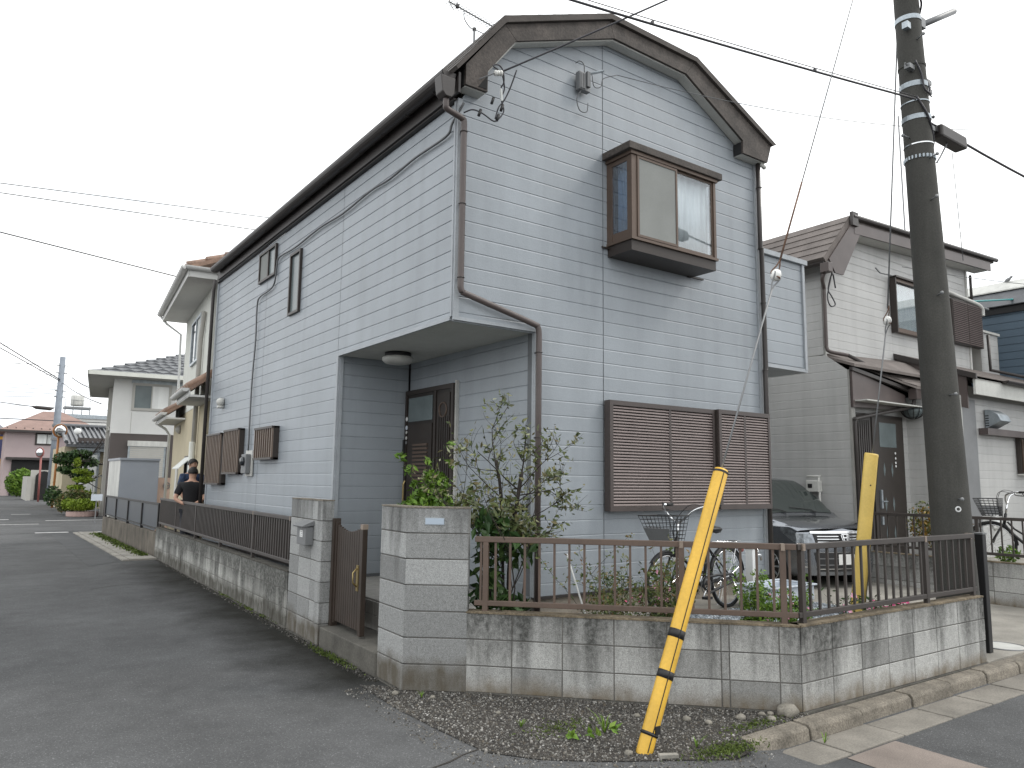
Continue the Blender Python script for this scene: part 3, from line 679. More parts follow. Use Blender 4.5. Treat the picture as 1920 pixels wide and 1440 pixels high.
# storm shutters on the ground floor
SH = B(5.46, 8.12, 5.92, 5.98, 1.37, 2.54).build('storm_shutter', M['bronze_dk'], H)
def shutter_panel(x0, x1, xm, y, z0, z1, parent, pitch=0.0322, d=0.09):
    p = MB().box(x0, x0+0.045, y, y+d, z0, z1).box(x1-0.035, x1, y, y+d, z0, z1).box(x0+0.045, x1-0.035, y, y+d, z1-0.05, z1).box(x0+0.045, x1-0.035, y, y+d, z0, z0+0.055)
    for xc in xm: p.box(xc-0.018, xc+0.018, y+0.006, y+d-0.01, z0+0.055, z1-0.05)
    p.box(x0+0.045, x1-0.035, y+0.05, y+0.055, z0+0.055, z1-0.05)
    po = p.build('shutter_panel', M['shutter'], parent)
    xs = [x0+0.045]+[c for xc in xm for c in (xc-0.018, xc+0.018)]+[x1-0.035]
    for a, b in zip(xs[::2], xs[1::2]):
        me = MB().prism([(0, 0.006, 0.002), (0, 0.030, 0.004), (0, 0.040, 0.022), (0, 0.016, 0.021), (0, 0.008, 0.012)], (b-a, 0, 0)).mesh('slat', M['slat'])
        nn_ = int((z1-0.05-z0-0.055)/pitch)
        pp = (z1-0.105-z0)/nn_
        for q in range(nn_): inst('slat', me, po, (a, y, z0+0.055+q*pp))
    return po
shutter_panel(5.455, 7.13, [6.375], 5.885, 1.37, 2.54, SH)
shutter_panel(7.15, 8.12, [7.635], 5.838, 1.375, 2.545, SH, d=0.12)
B(7.135, 7.149, 5.86, 5.95, 1.38, 2.54).build('shutter_stop', M['bronze_dk'], SH)

# windows and grilles on the long side
def side_window(y0, y1, z0, z1, split=None):
    w_ = MB(); x0, x1 = 3.535, 3.572; t = 0.035
    w_.box(x0, x1, y0, y0+t, z0, z1).box(x0, x1, y1-t, y1, z0, z1).box(x0, x1, y0+t, y1-t, z0, z0+t).box(x0, x1, y0+t, y1-t, z1-t, z1)
    if split: w_.box(x0+0.008, x1, split-0.02, split+0.02, z0+t, z1-t)
    wo = w_.build('window', M['bronze_dk'], H)
    B(3.5655, 3.572, y0+t, y1-t, z0+t, z1-t).build('pane', M['frost'], wo)
    return wo
w1 = side_window(11.28, 12.10, 4.77, 5.26, 11.66)
B(3.556, 3.562, 11.69, 12.06, 4.81, 5.22).build('insect_screen', M['screen'], w1)
w2 = side_window(10.17, 10.60, 3.99, 4.90)
w2['label'] = 'narrow upright window'
def grille(y0, y1, z0, z1, x0=3.46, open_=False):
    f = MB().box(3.50, 3.572, y0, y0+0.03, z0, z1).box(3.50, 3.572, y1-0.03, y1, z0, z1).box(x0, 3.572, y0, y1, z0, z0+0.03).box(x0, 3.572, y0, y1, z1-0.03, z1)
    f.box(3.562, 3.572, y0+0.03, y1-0.03, z0+0.03, z1-0.03)
    fo_ = f.build('window_grille', M['bronze_dk'], H)
    n_ = int((y1-y0)/0.095); me = B(-0.012, 0.012, -0.012, 0.012, z0+0.03, z1-0.03).mesh('grille_bar', M['barlight'])
    for q in range(n_+1): inst('grille_bar', me, fo_, (x0+0.02, y0+0.02+(y1-y0-0.04)*q/n_, 0))
    return fo_
grille(10.78, 11.62, 1.94, 2.42); grille(12.47, 13.34, 1.73, 2.47); grille(13.46, 14.40, 1.55, 2.44, 3.44)
MT = thing('electric_meter', 'grey electricity meter box on the long side of the blue house between two window grilles', 'meter box', (3.5, 12.1, 1.7))
B(3.54, 3.56, 11.90, 12.24, 1.70, 2.10).build('backboard', M['dirtywhite'], MT)
B(3.46, 3.54, 11.96, 12.20, 1.74, 2.04).build('meter_case', M['grey'], MT, bevel=0.01)
MB().lathe((3.46, 12.08, 1.93), [(0.07, 0), (0.07, 0.03), (0.04, 0.05)], 16, -X_).build('meter_glass', M['glass'], MT, True)
VH = MB().lathe((3.56, 13.86, 3.0), [(0.08, 0), (0.075, 0.06), (0.05, 0.10), (0.01, 0.115)], 14, -X_).box(3.47, 3.56, 13.80, 13.92, 2.89, 2.93).build('vent_hood', M['dirtywhite'], H, True)
wc = smoothpath([(3.60, 5.93, 5.30), (3.545, 6.05, 5.12), (3.545, 6.16, 5.03), (3.545, 6.8, 5.035), (3.545, 7.4, 5.0), (3.545, 7.9, 5.02), (3.545, 8.7, 4.98), (3.545, 9.5, 5.005), (3.545, 10.4, 4.97), (3.545, 11.1, 4.99), (3.545, 11.21, 4.87), (3.545, 11.28, 4.63), (3.545, 11.51, 4.56), (3.545, 11.98, 4.54), (3.545, 12.1, 4.41), (3.545, 12.08, 3.84), (3.545, 12.15, 3.16), (3.545, 12.14, 2.10)], 6)
tag(MB().tube(wc, 0.0125, 6).build('service_cable', M['cablegrey'], None, True), 'grey service cable wandering along the long side of the blue house down to the meter', 'cable')

# things fixed to the gable
JB = thing('junction_box', 'small grey cable junction box with looping wires high on the gable of the blue house', 'junction box', (5.1, 5.9, 5.95))
B(5.04, 5.20, 5.90, 5.965, 5.91, 6.12).build('case', M['grey'], JB, bevel=0.006)
B(5.13, 5.18, 5.87, 5.90, 5.95, 6.13).build('cover', M['cablegrey'], JB, bevel=0.006)
for q in range(4): B(5.045+q*0.022, 5.055+q*0.022, 5.885, 5.90, 5.92, 6.10).build('rib', M['grey'], JB)
MB().tube(smoothpath([(5.08, 5.92, 5.91), (5.03, 5.93, 5.80), (5.07, 5.93, 5.68), (5.17, 5.93, 5.69), (5.19, 5.93, 5.80)]), 0.006, 6).build('loop_wire', M['cablegrey'], JB, True)
MB().tube(smoothpath([(5.03, 5.95, 6.22), (5.07, 5.93, 6.25), (5.12, 5.92, 6.22), (5.13, 5.92, 6.13)]), 0.006, 6).build('loop_wire', M['cablegrey'], JB, True)
MB().tube([(5.20, 5.93, 6.14), (5.36, 5.86, 6.20)], 0.014, 6).build('cable_clamp', M['galv'], JB)
MB().tube(smoothpath([(5.22, 5.9, 6.13), (5.28, 5.93, 6.02), (5.38, 5.93, 6.05), (5.42, 5.93, 6.16), (5.60, 5.9, 6.25)]), 0.005, 6).build('loop_wire', M['cablegrey'], JB, True)

# ------------------------------------------------------------------ ground
def roadz(x, y):
    """the side street lies lower along the kerb"""
    def ss(a, b, v):
        t = max(0, min(1, (v-a)/(b-a))); return t*t*(3-2*t)
    s_ = ss(3.9, 4.7, x)*ss(3.50, 3.25, y)
    return -0.105*s_
def grid(x0, x1, y0, y1, nx, ny, zf, name, mt, dz=0.0):
    vs = [(x0+(x1-x0)*i/nx, y0+(y1-y0)*j/ny, zf(x0+(x1-x0)*i/nx, y0+(y1-y0)*j/ny)+dz) for j in range(ny+1) for i in range(nx+1)]
    fs = [(j*(nx+1)+i, j*(nx+1)+i+1, (j+1)*(nx+1)+i+1, (j+1)*(nx+1)+i) for j in range(ny) for i in range(nx)]
    return MB().add(vs, fs).build(name, mt, None, True)
# one sheet: fine near the camera, coarse to the horizon
xs = [-400, -120, -40, -15, -6, -2, 0, 1, 2, 2.8]+[3.0+0.15*i for i in range(14)]+[5.2, 6, 7, 8, 10, 13, 18, 30, 60, 150, 500]
ys = [-300, -80, -25, -8, -2, 0, 1, 2, 2.6]+[2.8+0.05*i for i in range(20)]+[4.2, 5, 6, 8, 12, 20, 40, 90, 200, 700]
vs_ = [(x, y, roadz(x, y)) for y in ys for x in xs]; nx_ = len(xs)
fs_ = [(j*nx_+i, j*nx_+i+1, (j+1)*nx_+i+1, (j+1)*nx_+i) for j in range(len(ys)-1) for i in range(nx_-1)]
struct(MB().add(vs_, fs_).build('road', M['asphalt'], None))

def sheet(name, poly, z, mt, kind='structure', th=0.0):
    if th: o = MB().prism([(x, y, z-th) for x, y in poly], (0, 0, th)).build(name, mt)
    else: o = MB().add([(x, y, z) for x, y in poly], [tuple(range(len(poly)))]).build(name, mt)
    return tag(o, kind=kind)
sheet('crossing_road', [(-30, 26.2), (60, 26.2), (60, 33.6), (-30, 33.6)], 0.004, M['asphalt'])
# verge of dark soil at the foot of the corner walls
verge = [(2.74, 5.95), (2.70, 5.2), (2.72, 4.6), (2.75, 4.1), (2.95, 3.82), (3.25, 3.58), (3.62, 3.36), (3.95, 3.16), (4.20, 3.20), (4.32, 3.42), (5.16, 3.44), (5.14, 3.6), (3.34, 5.44), (2.97, 5.75)]
vs_ = []
sheet('soil', verge, 0.006, M['soil'])
# asphalt seams and the reinstated patches
def crack(pts, w_, name='road_seam'):
    vs, fs = [], []
    for i, p in enumerate(pts):
        a = Vector(pts[max(i-1, 0)]); b = Vector(pts[min(i+1, len(pts)-1)]); t = (b-a).normalized(); n = Vector((-t.y, t.x))*w_*random.uniform(.6, 1.3)
        z = roadz(p[0], p[1])+0.004
        vs += [(p[0]+n.x, p[1]+n.y, z), (p[0]-n.x, p[1]-n.y, z)]
    for i in range(len(pts)-1): fs.append((2*i, 2*i+1, 2*i+3, 2*i+2))
    return tag(MB().add(vs, fs).build(name, M['soil']), kind='structure')
crack([(2.76, 4.18), (2.62, 4.15), (2.48, 4.09), (2.34, 4.06), (2.1, 3.95)], 0.008)
crack([(1.6, 13.0), (2.0, 13.3), (2.5, 13.4), (3.0, 13.6)], 0.012)
sheet('road_patch', [(1.95, 16.3), (2.50, 16.9), (2.62, 26.0), (2.05, 26.0)], 0.004, M['asph_old'])
# side street: kerb stones and gutter slabs
kj = [4.30, 4.93, 5.60, 6.33, 7.00, 7.66, 8.33, 9.0, 9.7, 10.4, 11.1, 11.8]
KB = tag(B(4.33, 12.0, 3.31, 3.42, -0.2, -0.03).build('kerb', M['mortar']), kind='structure')
for i in range(len(kj)-1):
    a, b = kj[i]+0.008, kj[i+1]-0.008; j1, j2 = random.uniform(-.008, .008), random.uniform(-.006, .006)
    y1 = 3.445
    pts = [(a, 3.285+j1, -0.16), (a, 3.300+j1, -0.02), (a, 3.325+j1, 0.004+j2), (a, y1, 0.006+j2), (a, y1, -0.16)]
    MB().prism(pts, (b-a, 0, 0)).build('kerb_stone', M['kerb'], KB, bevel=0.008)
GS = tag(B(4.35, 12.0, 3.05, 3.28, -0.25, -0.125).build('gutter', M['mortar']), kind='structure')
for i in range(len(kj)-1):
    a, b = kj[i]+0.014, kj[i+1]-0.006; t = random.uniform(-.004, .004)
    MB().prism([(a, 2.985, -0.2), (b, 2.985, -0.2), (b, 3.28, -0.2), (a, 3.28, -0.2)], (0, 0, 0.108+t)).build('gutter_slab', M['gutslab'], GS, bevel=0.006)
sheet('road_patch', [(4.84, 2.97), (5.44, 2.97), (5.42, 1.9), (5.0, 1.6), (4.80, 2.3)], -0.1005, M['redpave'])
sheet('road_patch', [(4.35, 2.975), (4.82, 2.975), (4.82, 2.6), (4.3, 2.7)], -0.1008, M['asph_old'])
# driveway apron beyond the corner wall, garage floor, neighbour's ground
sheet('driveway', [(8.06, 3.45), (12.0, 3.45), (12.0, 7.2), (12.0, 15), (8.2, 15), (8.2, 5.9), (8.06, 5.9)], 0.02, M['conc'], th=0.1)
GF = MB().prism([(8.2, 5.3, 0.02), (8.2, 14, 0.02), (8.2, 14, 0.14), (8.2, 5.6, 0.12)], (3.8, 0, 0)).build('garage_floor', M['conc']); struct(GF)
MC = thing('manhole_cover', 'round pale manhole cover in the driveway apron right of the black post', 'manhole cover', (8.95, 3.66, 0.02))
MB().lathe((8.95, 3.68, 0.021), [(0.20, 0), (0.20, 0.006), (0.18, 0.008), (0.17, 0.006), (0.001, 0.006)], 28).build('lid', M['dirtywhite'], MC)
MB().ring((8.95, 3.68, 0.024), Z_, 0.215, 0.008, 28, 6).build('rim', M['grey'], MC)
# yard behind the corner walls
struct(MB().prism([(3.42, 5.52, 0), (5.24, 3.64, 0), (7.98, 3.60, 0), (7.98, 5.96, 0), (4.54, 5.96, 0), (3.6, 5.96, 0)], (0, 0, 0.345)).build('yard', M['soil']))
struct(MB().prism([(7.98, 3.62, 0), (8.06, 3.62, 0), (8.06, 5.9, 0), (7.98, 5.9, 0)], (0, 0, 0.33)).build('yard_edge', M['footing']))
struct(MB().prism([(4.9, 5.50, 0.1), (8.05, 5.35, 0.1), (8.2, 6.0, 0.1), (4.9, 6.0, 0.1)], (0, 0, 0.262)).build('apron', M['conc']))
# entrance slab, passage
struct(MB().prism([(2.955, 6.14, -0.1), (2.99, 7.50, -0.1), (3.36, 7.5, -0.1), (4.0, 6.0, -0.1), (3.3, 5.9, -0.1)], (0, 0, 0.30)).build('entrance_slab', M['footing'], bevel=0.01))
struct(MB().prism([(3.12, 7.5, -0.1), (3.40, 17.4, -0.1), (4.2, 17.4, -0.1), (4.2, 14.8, -0.1), (3.56, 14.8, -0.1), (3.56, 8.0, -0.1), (3.36, 7.5, -0.1)], (0, 0, 0.28)).build('side_path', M['soil']))
B(3.36, 3.37, 5.8, 5.95, 0.2, 0.21)

# ------------------------------------------------------------------ block walls
def blockwall(name, label, P0, P1, z0, ncourse, th, mt, cat='wall', bl=0.40, bh=0.203, coping=True, offset=0.0, low=None, joints=None):
    P0, P1 = Vector((*P0, 0)), Vector((*P1, 0)); ex = (P1-P0).normalized(); Lh = (P1-P0).length
    ey = Vector((-ex.y, ex.x, 0))
    if ey.dot(Vector((1, 2, 0))) < 0: ey = -ey
    F = (P0, ex, ey, Z_)
    W = thing(name, label, cat, (P0+P1)/2)
    core = MB().fbox(F, 0.004, Lh-0.004, 0.006, th-0.006, z0-0.25, z0+ncourse*bh-0.004).build('wall_core', M['mortar'], W)
    if joints is None:
        joints = [0.0]; s_ = bl-offset
        while s_ < Lh-0.05: joints.append(s_); s_ += bl
        joints.append(Lh)
    for c in range(ncourse):
        for a, b in zip(joints[:-1], joints[1:]):
            j = random.uniform(-.0015, .0015)
            MB().cbox(F, a+0.004, b-0.004, j, th-j, z0+c*bh+0.004, z0+(c+1)*bh-0.004, 0.004).build('concrete_block', M[mt], core)
    MB().fbox(F, -0.0, Lh, -0.012, th+0.01, z0-0.25, z0-0.002).build('footing', M['footing'], W)
    if coping:
        MB().fbox(F, 0.002, Lh-0.002, -0.004, th+0.004, z0+ncourse*bh-0.003, z0+ncourse*bh+0.012).build('coping', M['coping_dk' if mt == 'block_left' else 'coping'], W)
    return W, F, Lh
cA = (3.335, 5.30); cC = (5.12, 3.475); cE = (8.05, 3.455)
LA = (Vector(cC)-Vector(cA)).length
jn = [0.0, 0.38, 0.78, 1.18, 1.58, 1.98, 2.04, 2.40, LA]
blockwall('block_wall', 'low concrete block wall with black stains between the name plate pillar and the street corner', cA, cC, 0.012, 3, 0.12, 'block', joints=jn)
blockwall('block_wall', 'low block wall behind the kerb stones below the brown railing on the side street', (cC[0]+0.004, cC[1]), cE, 0.012, 3, 0.12, 'block')
# left wall along the street
lwA, lwB = (3.028, 8.60), (3.29, 17.5)
blockwall('block_wall', 'long mossy block wall with dark slatted railing along the left street', lwB, lwA, 0.012, 3, 0.12, 'block_left')
# pillars
def pillar(name, label, A, Bp, Cp, th, n, z0, mt, jn1=None, jn2=None):
    """A: street corner; faces A->B and A->C"""
    W = thing(name, label, 'pillar', (*A, 0)); A, Bp, Cp = [Vector((*q, 0)) for q in (A, Bp, Cp)]
    e1 = (Bp-A).normalized(); L1 = (Bp-A).length; e2 = (Cp-A).normalized(); L2 = (Cp-A).length
    n1 = Vector((-e1.y, e1.x, 0)); n1 = n1 if n1.dot(e2) > 0 else -n1
    n2 = Vector((-e2.y, e2.x, 0)); n2 = n2 if n2.dot(e1) > 0 else -n2
    bh = 0.206
    core = MB().fbox((A, e1, n1, Z_), 0.02, L1-0.005, 0.008, th-0.01, z0-0.2, z0+n*bh-0.004).fbox((A, e2, n2, Z_), 0.03, L2-0.005, 0.0085, th-0.012, z0-0.2, z0+n*bh-0.0045).build('pillar_core', M['mortar'], W)
    dn = n1*0
    for c in range(n):
        zz0, zz1 = z0+c*bh+0.004, z0+(c+1)*bh-0.004
        for (e, nn, J) in ((e1, n1, jn1 or [0.0, L1]), (e2, n2, jn2 or [0.0, L2])):
            for a, b in zip(J[:-1], J[1:]):
                s0 = a+(0.004 if a else 0.003)
                MB().cbox((A, e, nn, Z_), s0, b-0.004, 0, th-0.004, zz0+(0.0006 if e is e2 else 0), zz1-(0.0006 if e is e2 else 0), 0.005).build('concrete_block', M[mt], core)
    MB().prism([A-n1*0.002-n2*0.002+Z_*(z0+n*bh-0.003), Bp-n1*0.002+Z_*(z0+n*bh-0.003), Bp+n1*th+Z_*(z0+n*bh-0.003), A+n1*th+e1*0.12+Z_*(z0+n*bh-0.003), Cp+n2*th+Z_*(z0+n*bh-0.003), Cp-n2*0.002+Z_*(z0+n*bh-0.003)], (0, 0, 0.012)).build('coping', M['kerb'], W)
    MB().prism([A-n1*0.015-n2*0.015-Z_*0.3, Bp-n1*0.015-Z_*0.3, Bp+n1*th-Z_*0.3, A+n1*th+e1*0.12-Z_*0.3, Cp+n2*th-Z_*0.3, Cp-n2*0.015-Z_*0.3], (0, 0, 0.3+z0-0.003)).build('footing', M['footing'], W)
    return W, e1, e2, n1, n2
P1w, e1, e2, n1, n2 = pillar('gate_pillar', 'concrete block gate pillar at the corner carrying the pale name plate', (2.945, 5.615), (3.345, 5.285), (2.965, 6.12), 0.12, 7, 0.005, 'pblock', None, None)
NPL = thing('name_plate', 'small blank pale blue name plate fixed high on the corner gate pillar', 'name plate', (3.1, 5.48, 1.35))
Ap = Vector((2.945, 5.615, 0))
MB().fbox((Ap, e1, n1, Z_), 0.16, 0.31, -0.010, -0.001, 1.315, 1.362).build('plate', M['nameplate'], NPL)
MB().fbox((Ap, e1, n1, Z_), 0.155, 0.315, -0.0045, -0.0005, 1.310, 1.367).build('rim', M['galv'], NPL)
P2w, f1, f2, m1, m2 = pillar('gate_pillar', 'concrete block gate pillar with the grey letterbox left of the brown gate', (2.995, 7.56), (3.13, 7.565), (3.03, 8.585), 0.13, 7, 0.005, 'pblock', None, [0, 0.30, 0.70, 1.025])
LB = thing('letterbox', 'grey metal letterbox with a small white sticker on the left gate pillar', 'letterbox', (2.97, 8.0, 1.05))
Fl = (Vector((2.995, 7.56, 0)), f2, m2, Z_)
MB().fbox(Fl, 0.24, 0.52, -0.09, -0.001, 0.98, 1.17).build('box', M['grey'], LB, bevel=0.006)
o_, ex_, ey_, ez_ = Fl
Pq = lambda a, b, c: o_+ex_*a+ey_*b+ez_*c
MB().prism([Pq(0.225, -0.001, 1.235), Pq(0.225, -0.001, 1.18), Pq(0.225, -0.13, 1.165), Pq(0.225, -0.135, 1.18)], f2*0.31).build('lid', M['grey'], LB, bevel=0.004)
MB().fbox(Fl, 0.32, 0.41, -0.093, -0.0905, 1.06, 1.13).build('sticker', M['white'], LB)
for q, (a, b) in enumerate(((0.33, 0.40), (0.33, 0.37), (0.345, 0.395))):
    MB().fbox(Fl, a, b, -0.0938, -0.0931, 1.115-q*0.02, 1.119-q*0.02).build('print_line', M['grey'], LB)

# ------------------------------------------------------------------ railings
def railing(name, label, pts, z0, z1, parent_mt, bar=0.018, pitch=0.115, posts=(), post_base=0.6, group=None, rail_h=0.045, phase=0.05, foot=True, panel=None, barw=None):
    R_ = thing(name, label, 'railing', Vector((*pts[0], z0)), group)
    for (a, b) in zip(pts[:-1], pts[1:]):
        a, b = Vector((*a, 0)), Vector((*b, 0)); ex = (b-a).normalized(); L_ = (b-a).length; ey = Vector((-ex.y, ex.x, 0)); F = (a, ex, ey, Z_)
        MB().fbox(F, 0, L_, -0.022, 0.022, z1-rail_h, z1).build('top_rail', M[parent_mt], R_, bevel=0.004)
        MB().fbox(F, 0, L_, -0.018, 0.018, z0, z0+rail_h*0.9).build('bottom_rail', M[parent_mt], R_, bevel=0.004)
        n_ = int((L_-2*phase)/pitch); bw = barw or bar/2
        me = B(-bw, bw, -bar/2, bar/2, z0+rail_h*0.9-0.003, z1-rail_h+0.003).mesh('bar', M[parent_mt])
        if panel is None:
            for q in range(n_+1):
                inst('bar', me, R_, mw=frame_mw(a+ex*(phase+q*(L_-2*phase)/n_), ex, ey))
    for (p, ex) in posts:
        p = Vector((*p, 0)); ex = Vector((*ex, 0)).normalized(); ey = Vector((-ex.y, ex.x, 0))
        MB().fbox((p, ex, ey, Z_), -0.022, 0.022, -0.019, 0.019, post_base, z1-rail_h*0.2).build('post', M[parent_mt], R_)
    return R_
d1 = (Vector(cC)-Vector(cA)).normalized(); nn1 = Vector((-d1.y, d1.x)); nn1 = nn1 if nn1.x > 0 else -nn1
off = nn1*0.05
ra = Vector(cA)+off+d1*0.06; rc = Vector(cC)+off+Vector((0.03, 0.0))
rb_ = Vector((5.17, 3.525)); re_ = Vector((8.02, 3.515))
R1 = railing('railing', 'brown metal railing on the block wall between the pillar and the corner', [ra, rc-d1*0.02], 0.675, 1.222, 'rail', pitch=0.118, posts=[(ra+d1*0.09, d1), (ra+d1*1.64, d1), (rc-d1*0.12, d1)])
for q in (1.64, (rc-d1*0.12-ra).length):
    MB().fbox((Vector((*(ra+d1*q), 0)), Vector((*d1, 0)), Vector((-d1.y, d1.x, 0)), Z_), -0.014, 0.014, -0.0245, 0.0245, 1.172, 1.2245).build('rail_joint', M['rail_cap'], R1)
R2 = railing('railing', 'dark brown metal railing along the side street in front of the concrete pole', [(5.18, 3.532), (8.04, 3.515)], 0.672, 1.220, 'rail_dk', pitch=0.118, posts=[((5.24, 3.53), (1, 0)), ((7.10, 3.52), (1, 0)), ((7.98, 3.515), (1, 0))])
for q in (5.24, 7.10, 7.98): B(q-0.014, q+0.014, 3.495, 3.552, 1.170, 1.2225).build('rail_joint', M['rail_cap'], R2)
ld = (Vector(lwB)-Vector(lwA)).normalized()
lo = Vector((0.055, 0))
la = Vector(lwA)+lo+ld*0.02; lb = Vector(lwB)+lo-ld*0.05
R3 = railing('railing', 'long dark railing with closely set bars on the mossy wall left of the letterbox pillar', [la, lb], 0.70, 1.235, 'rail_dk', bar=0.022, pitch=0.098, barw=0.016, posts=[(la+ld*s_, ld) for s_ in (0.03, 1.65, 3.45, 5.25, 7.05, 8.75)])
for s_ in (0.1, 1.66): MB().fbox((Vector((*(la+ld*s_), 0)), Vector((*ld, 0)), Vector((-ld.y, ld.x, 0)), Z_), -0.014, 0.014, -0.0245, 0.0245, 1.186, 1.2375).build('rail_joint', M['rail_cap'], R3)
# gate
G = thing('gate', 'narrow brown metal garden gate with brass lock plate between the two block pillars', 'gate', (3.09, 7.1, 0.2))
ga, gb = Vector((3.13, 7.50, 0)), Vector((3.095, 6.72, 0)); ge = (gb-ga).normalized(); gl = (gb-ga).length; gn = Vector((-ge.y, ge.x, 0)); gn = gn if gn.x < 0 else -gn
Fg = (ga, ge, gn, Z_)
MB().fbox(Fg, -0.03, 0.03, -0.035, 0.035, 0.20, 1.27).build('hinge_post', M['gate'], G)
MB().fbox(Fg, gl-0.055, gl, -0.026, 0.026, 0.22, 1.245).build('stile', M['gate'], G, bevel=0.004)
MB().fbox(Fg, gl-0.057, gl+0.002, -0.028, 0.028, 1.20, 1.248).build('stile_cap', M['rail_cap'], G)
MB().fbox(Fg, 0.035, 0.075, -0.02, 0.02, 0.24, 1.235).build('stile', M['gate'], G)
top = lambda t: 1.215-0.055*sin(pi*t)
npan = 11
for q in range(npan):
    a = 0.078+(gl-0.136)*q/npan; b = 0.078+(gl-0.136)*(q+1)/npan-0.008; zt = top((q+0.5)/npan)
    MB().fbox(Fg, a, b, -0.012, 0.012, 0.26, zt).build('gate_slat', M['gate'], G, bevel=0.003)
MB().fbox(Fg, 0.076, gl-0.056, -0.005, 0.005, 0.262, 1.14).build('back_panel', M['gate'], G)
MB().fbox(Fg, gl-0.15, gl-0.10, 0.012, 0.020, 0.62, 0.86).build('lock_plate', M['brass'], G)
MB().tube([Pp for Pp in (ga+ge*(gl-0.125)+gn*0.022+Z_*0.66, ga+ge*(gl-0.125)+gn*0.06+Z_*0.70, ga+ge*(gl-0.125)+gn*0.06+Z_*0.79, ga+ge*(gl-0.125)+gn*0.022+Z_*0.83)], 0.008).build('gate_handle', M['brass'], G, True)

# black end post of the folding driveway gate
EP = thing('gate_post', 'black metal post standing on the driveway apron right of the concrete pole', 'post', (8.45, 3.62, 0))
B(8.46, 8.54, 3.60, 3.68, 0.02, 1.19).build('post', M['black'], EP, bevel=0.006)
B(8.455, 8.545, 3.595, 3.685, 1.19, 1.205).build('cap', M['grey'], EP)

# ------------------------------------------------------------------ gravel, stones, moss, weeds
def scatter(name, mt, n, inside, zf, size, seed, flat=0.7, parent=None, lbl=None):
    rnd = random.Random(seed); vs, fs = [], []
    base = [(-1,-1,-1),(1,-1,-1),(1,1,-1),(-1,1,-1),(-.7,-.7,1),(.7,-.7,1),(.7,.7,1),(-.7,.7,1)]
    fq = [(0,3,2,1),(4,5,6,7),(0,1,5,4),(1,2,6,5),(2,3,7,6),(3,0,4,7)]
    for i in range(n):
        x, y = inside(rnd)
        s_ = size(rnd); a = rnd.uniform(0, 6.28); c_, q_ = cos(a), sin(a); z = zf(x, y)
        sx, sy, sz = s_*rnd.uniform(.7, 1.2), s_*rnd.uniform(.6, 1.0), s_*flat*rnd.uniform(.6, 1)
        tx, ty = rnd.uniform(-.5, .5), rnd.uniform(-.5, .5); o = len(vs)
        for (u, v, w_) in base:
            u = u*rnd.uniform(.6, 1)*sx*.5; v = v*rnd.uniform(.6, 1)*sy*.5; w_ = w_*rnd.uniform(.7, 1)*sz*.5
            vs.append((x+u*c_-v*q_, y+u*q_+v*c_, z+w_+u*tx+v*ty+sz*0.25))
        fs += [tuple(k+o for k in f) for f in fq]
    me = D.meshes.new(name); me.from_pydata(vs, [], fs); me.materials.append(mt); me.update()
    o = D.objects.new(name, me); C.objects.link(o); tag(o, lbl, kind='stuff'); return o
def inpoly(p, poly):
    x, y = p; r = False; j = len(poly)-1
    for i in range(len(poly)):
        if (poly[i][1] > y) != (poly[j][1] > y) and x < (poly[j][0]-poly[i][0])*(y-poly[i][1])/(poly[j][1]-poly[i][1])+poly[i][0]: r = not r
        j = i
    return r
def pick(poly, bias=None):
    xs_ = [p[0] for p in poly]; ys_ = [p[1] for p in poly]
    def f(rnd):
        while True:
            p = (rnd.uniform(min(xs_), max(xs_)), rnd.uniform(min(ys_), max(ys_)))
            if inpoly(p, poly) and (bias is None or rnd.random() < bias(p)): return p
    return f
scatter('gravel', M['stone'], 26000, pick(verge), lambda x, y: 0.004, lambda r: 0.006+0.015*r.random()**3, 3, lbl='dark crushed gravel at the foot of the corner wall')
scatter('gravel', M['stone'], 450, pick(verge), lambda x, y: 0.004, lambda r: 0.014+0.016*r.random()**2, 5, lbl='larger loose pebbles on the dark gravel verge')
edge = [(2.55, 5.9), (2.5, 4.4), (2.6, 3.9), (3.1, 3.45), (3.9, 2.95), (4.3, 3.1), (3.3, 3.62), (2.78, 4.1), (2.72, 5.9)]
scatter('gravel', M['stone'], 1500, pick(edge), lambda x, y: 0.0, lambda r: 0.006+0.014*r.random()**3, 8, lbl='loose grit strayed on to the asphalt edge')
strip = [(2.70, 6.0), (2.935, 6.0), (3.0, 8.6), (3.27, 17.4), (3.05, 17.4), (2.80, 8.6)]
scatter('gravel', M['stone_dk'], 5500, pick(strip, lambda p: min(1, max(0.02, (p[0]-0.034*p[1]-2.60)/0.14))**2), lambda x, y: 0.0, lambda r: 0.007+0.018*r.random()**3, 9, lbl='line of grit along the foot of the left block wall')
scatter('gravel', M['bluestone'], 16000, pick([(5.3, 3.70), (7.95, 3.66), (7.95, 5.33), (4.9, 5.48), (4.0, 5.4), (4.1, 4.95)]), lambda x, y: 0.345, lambda r: 0.016+0.016*r.random(), 11, lbl='blue grey gravel in the yard behind the railing')
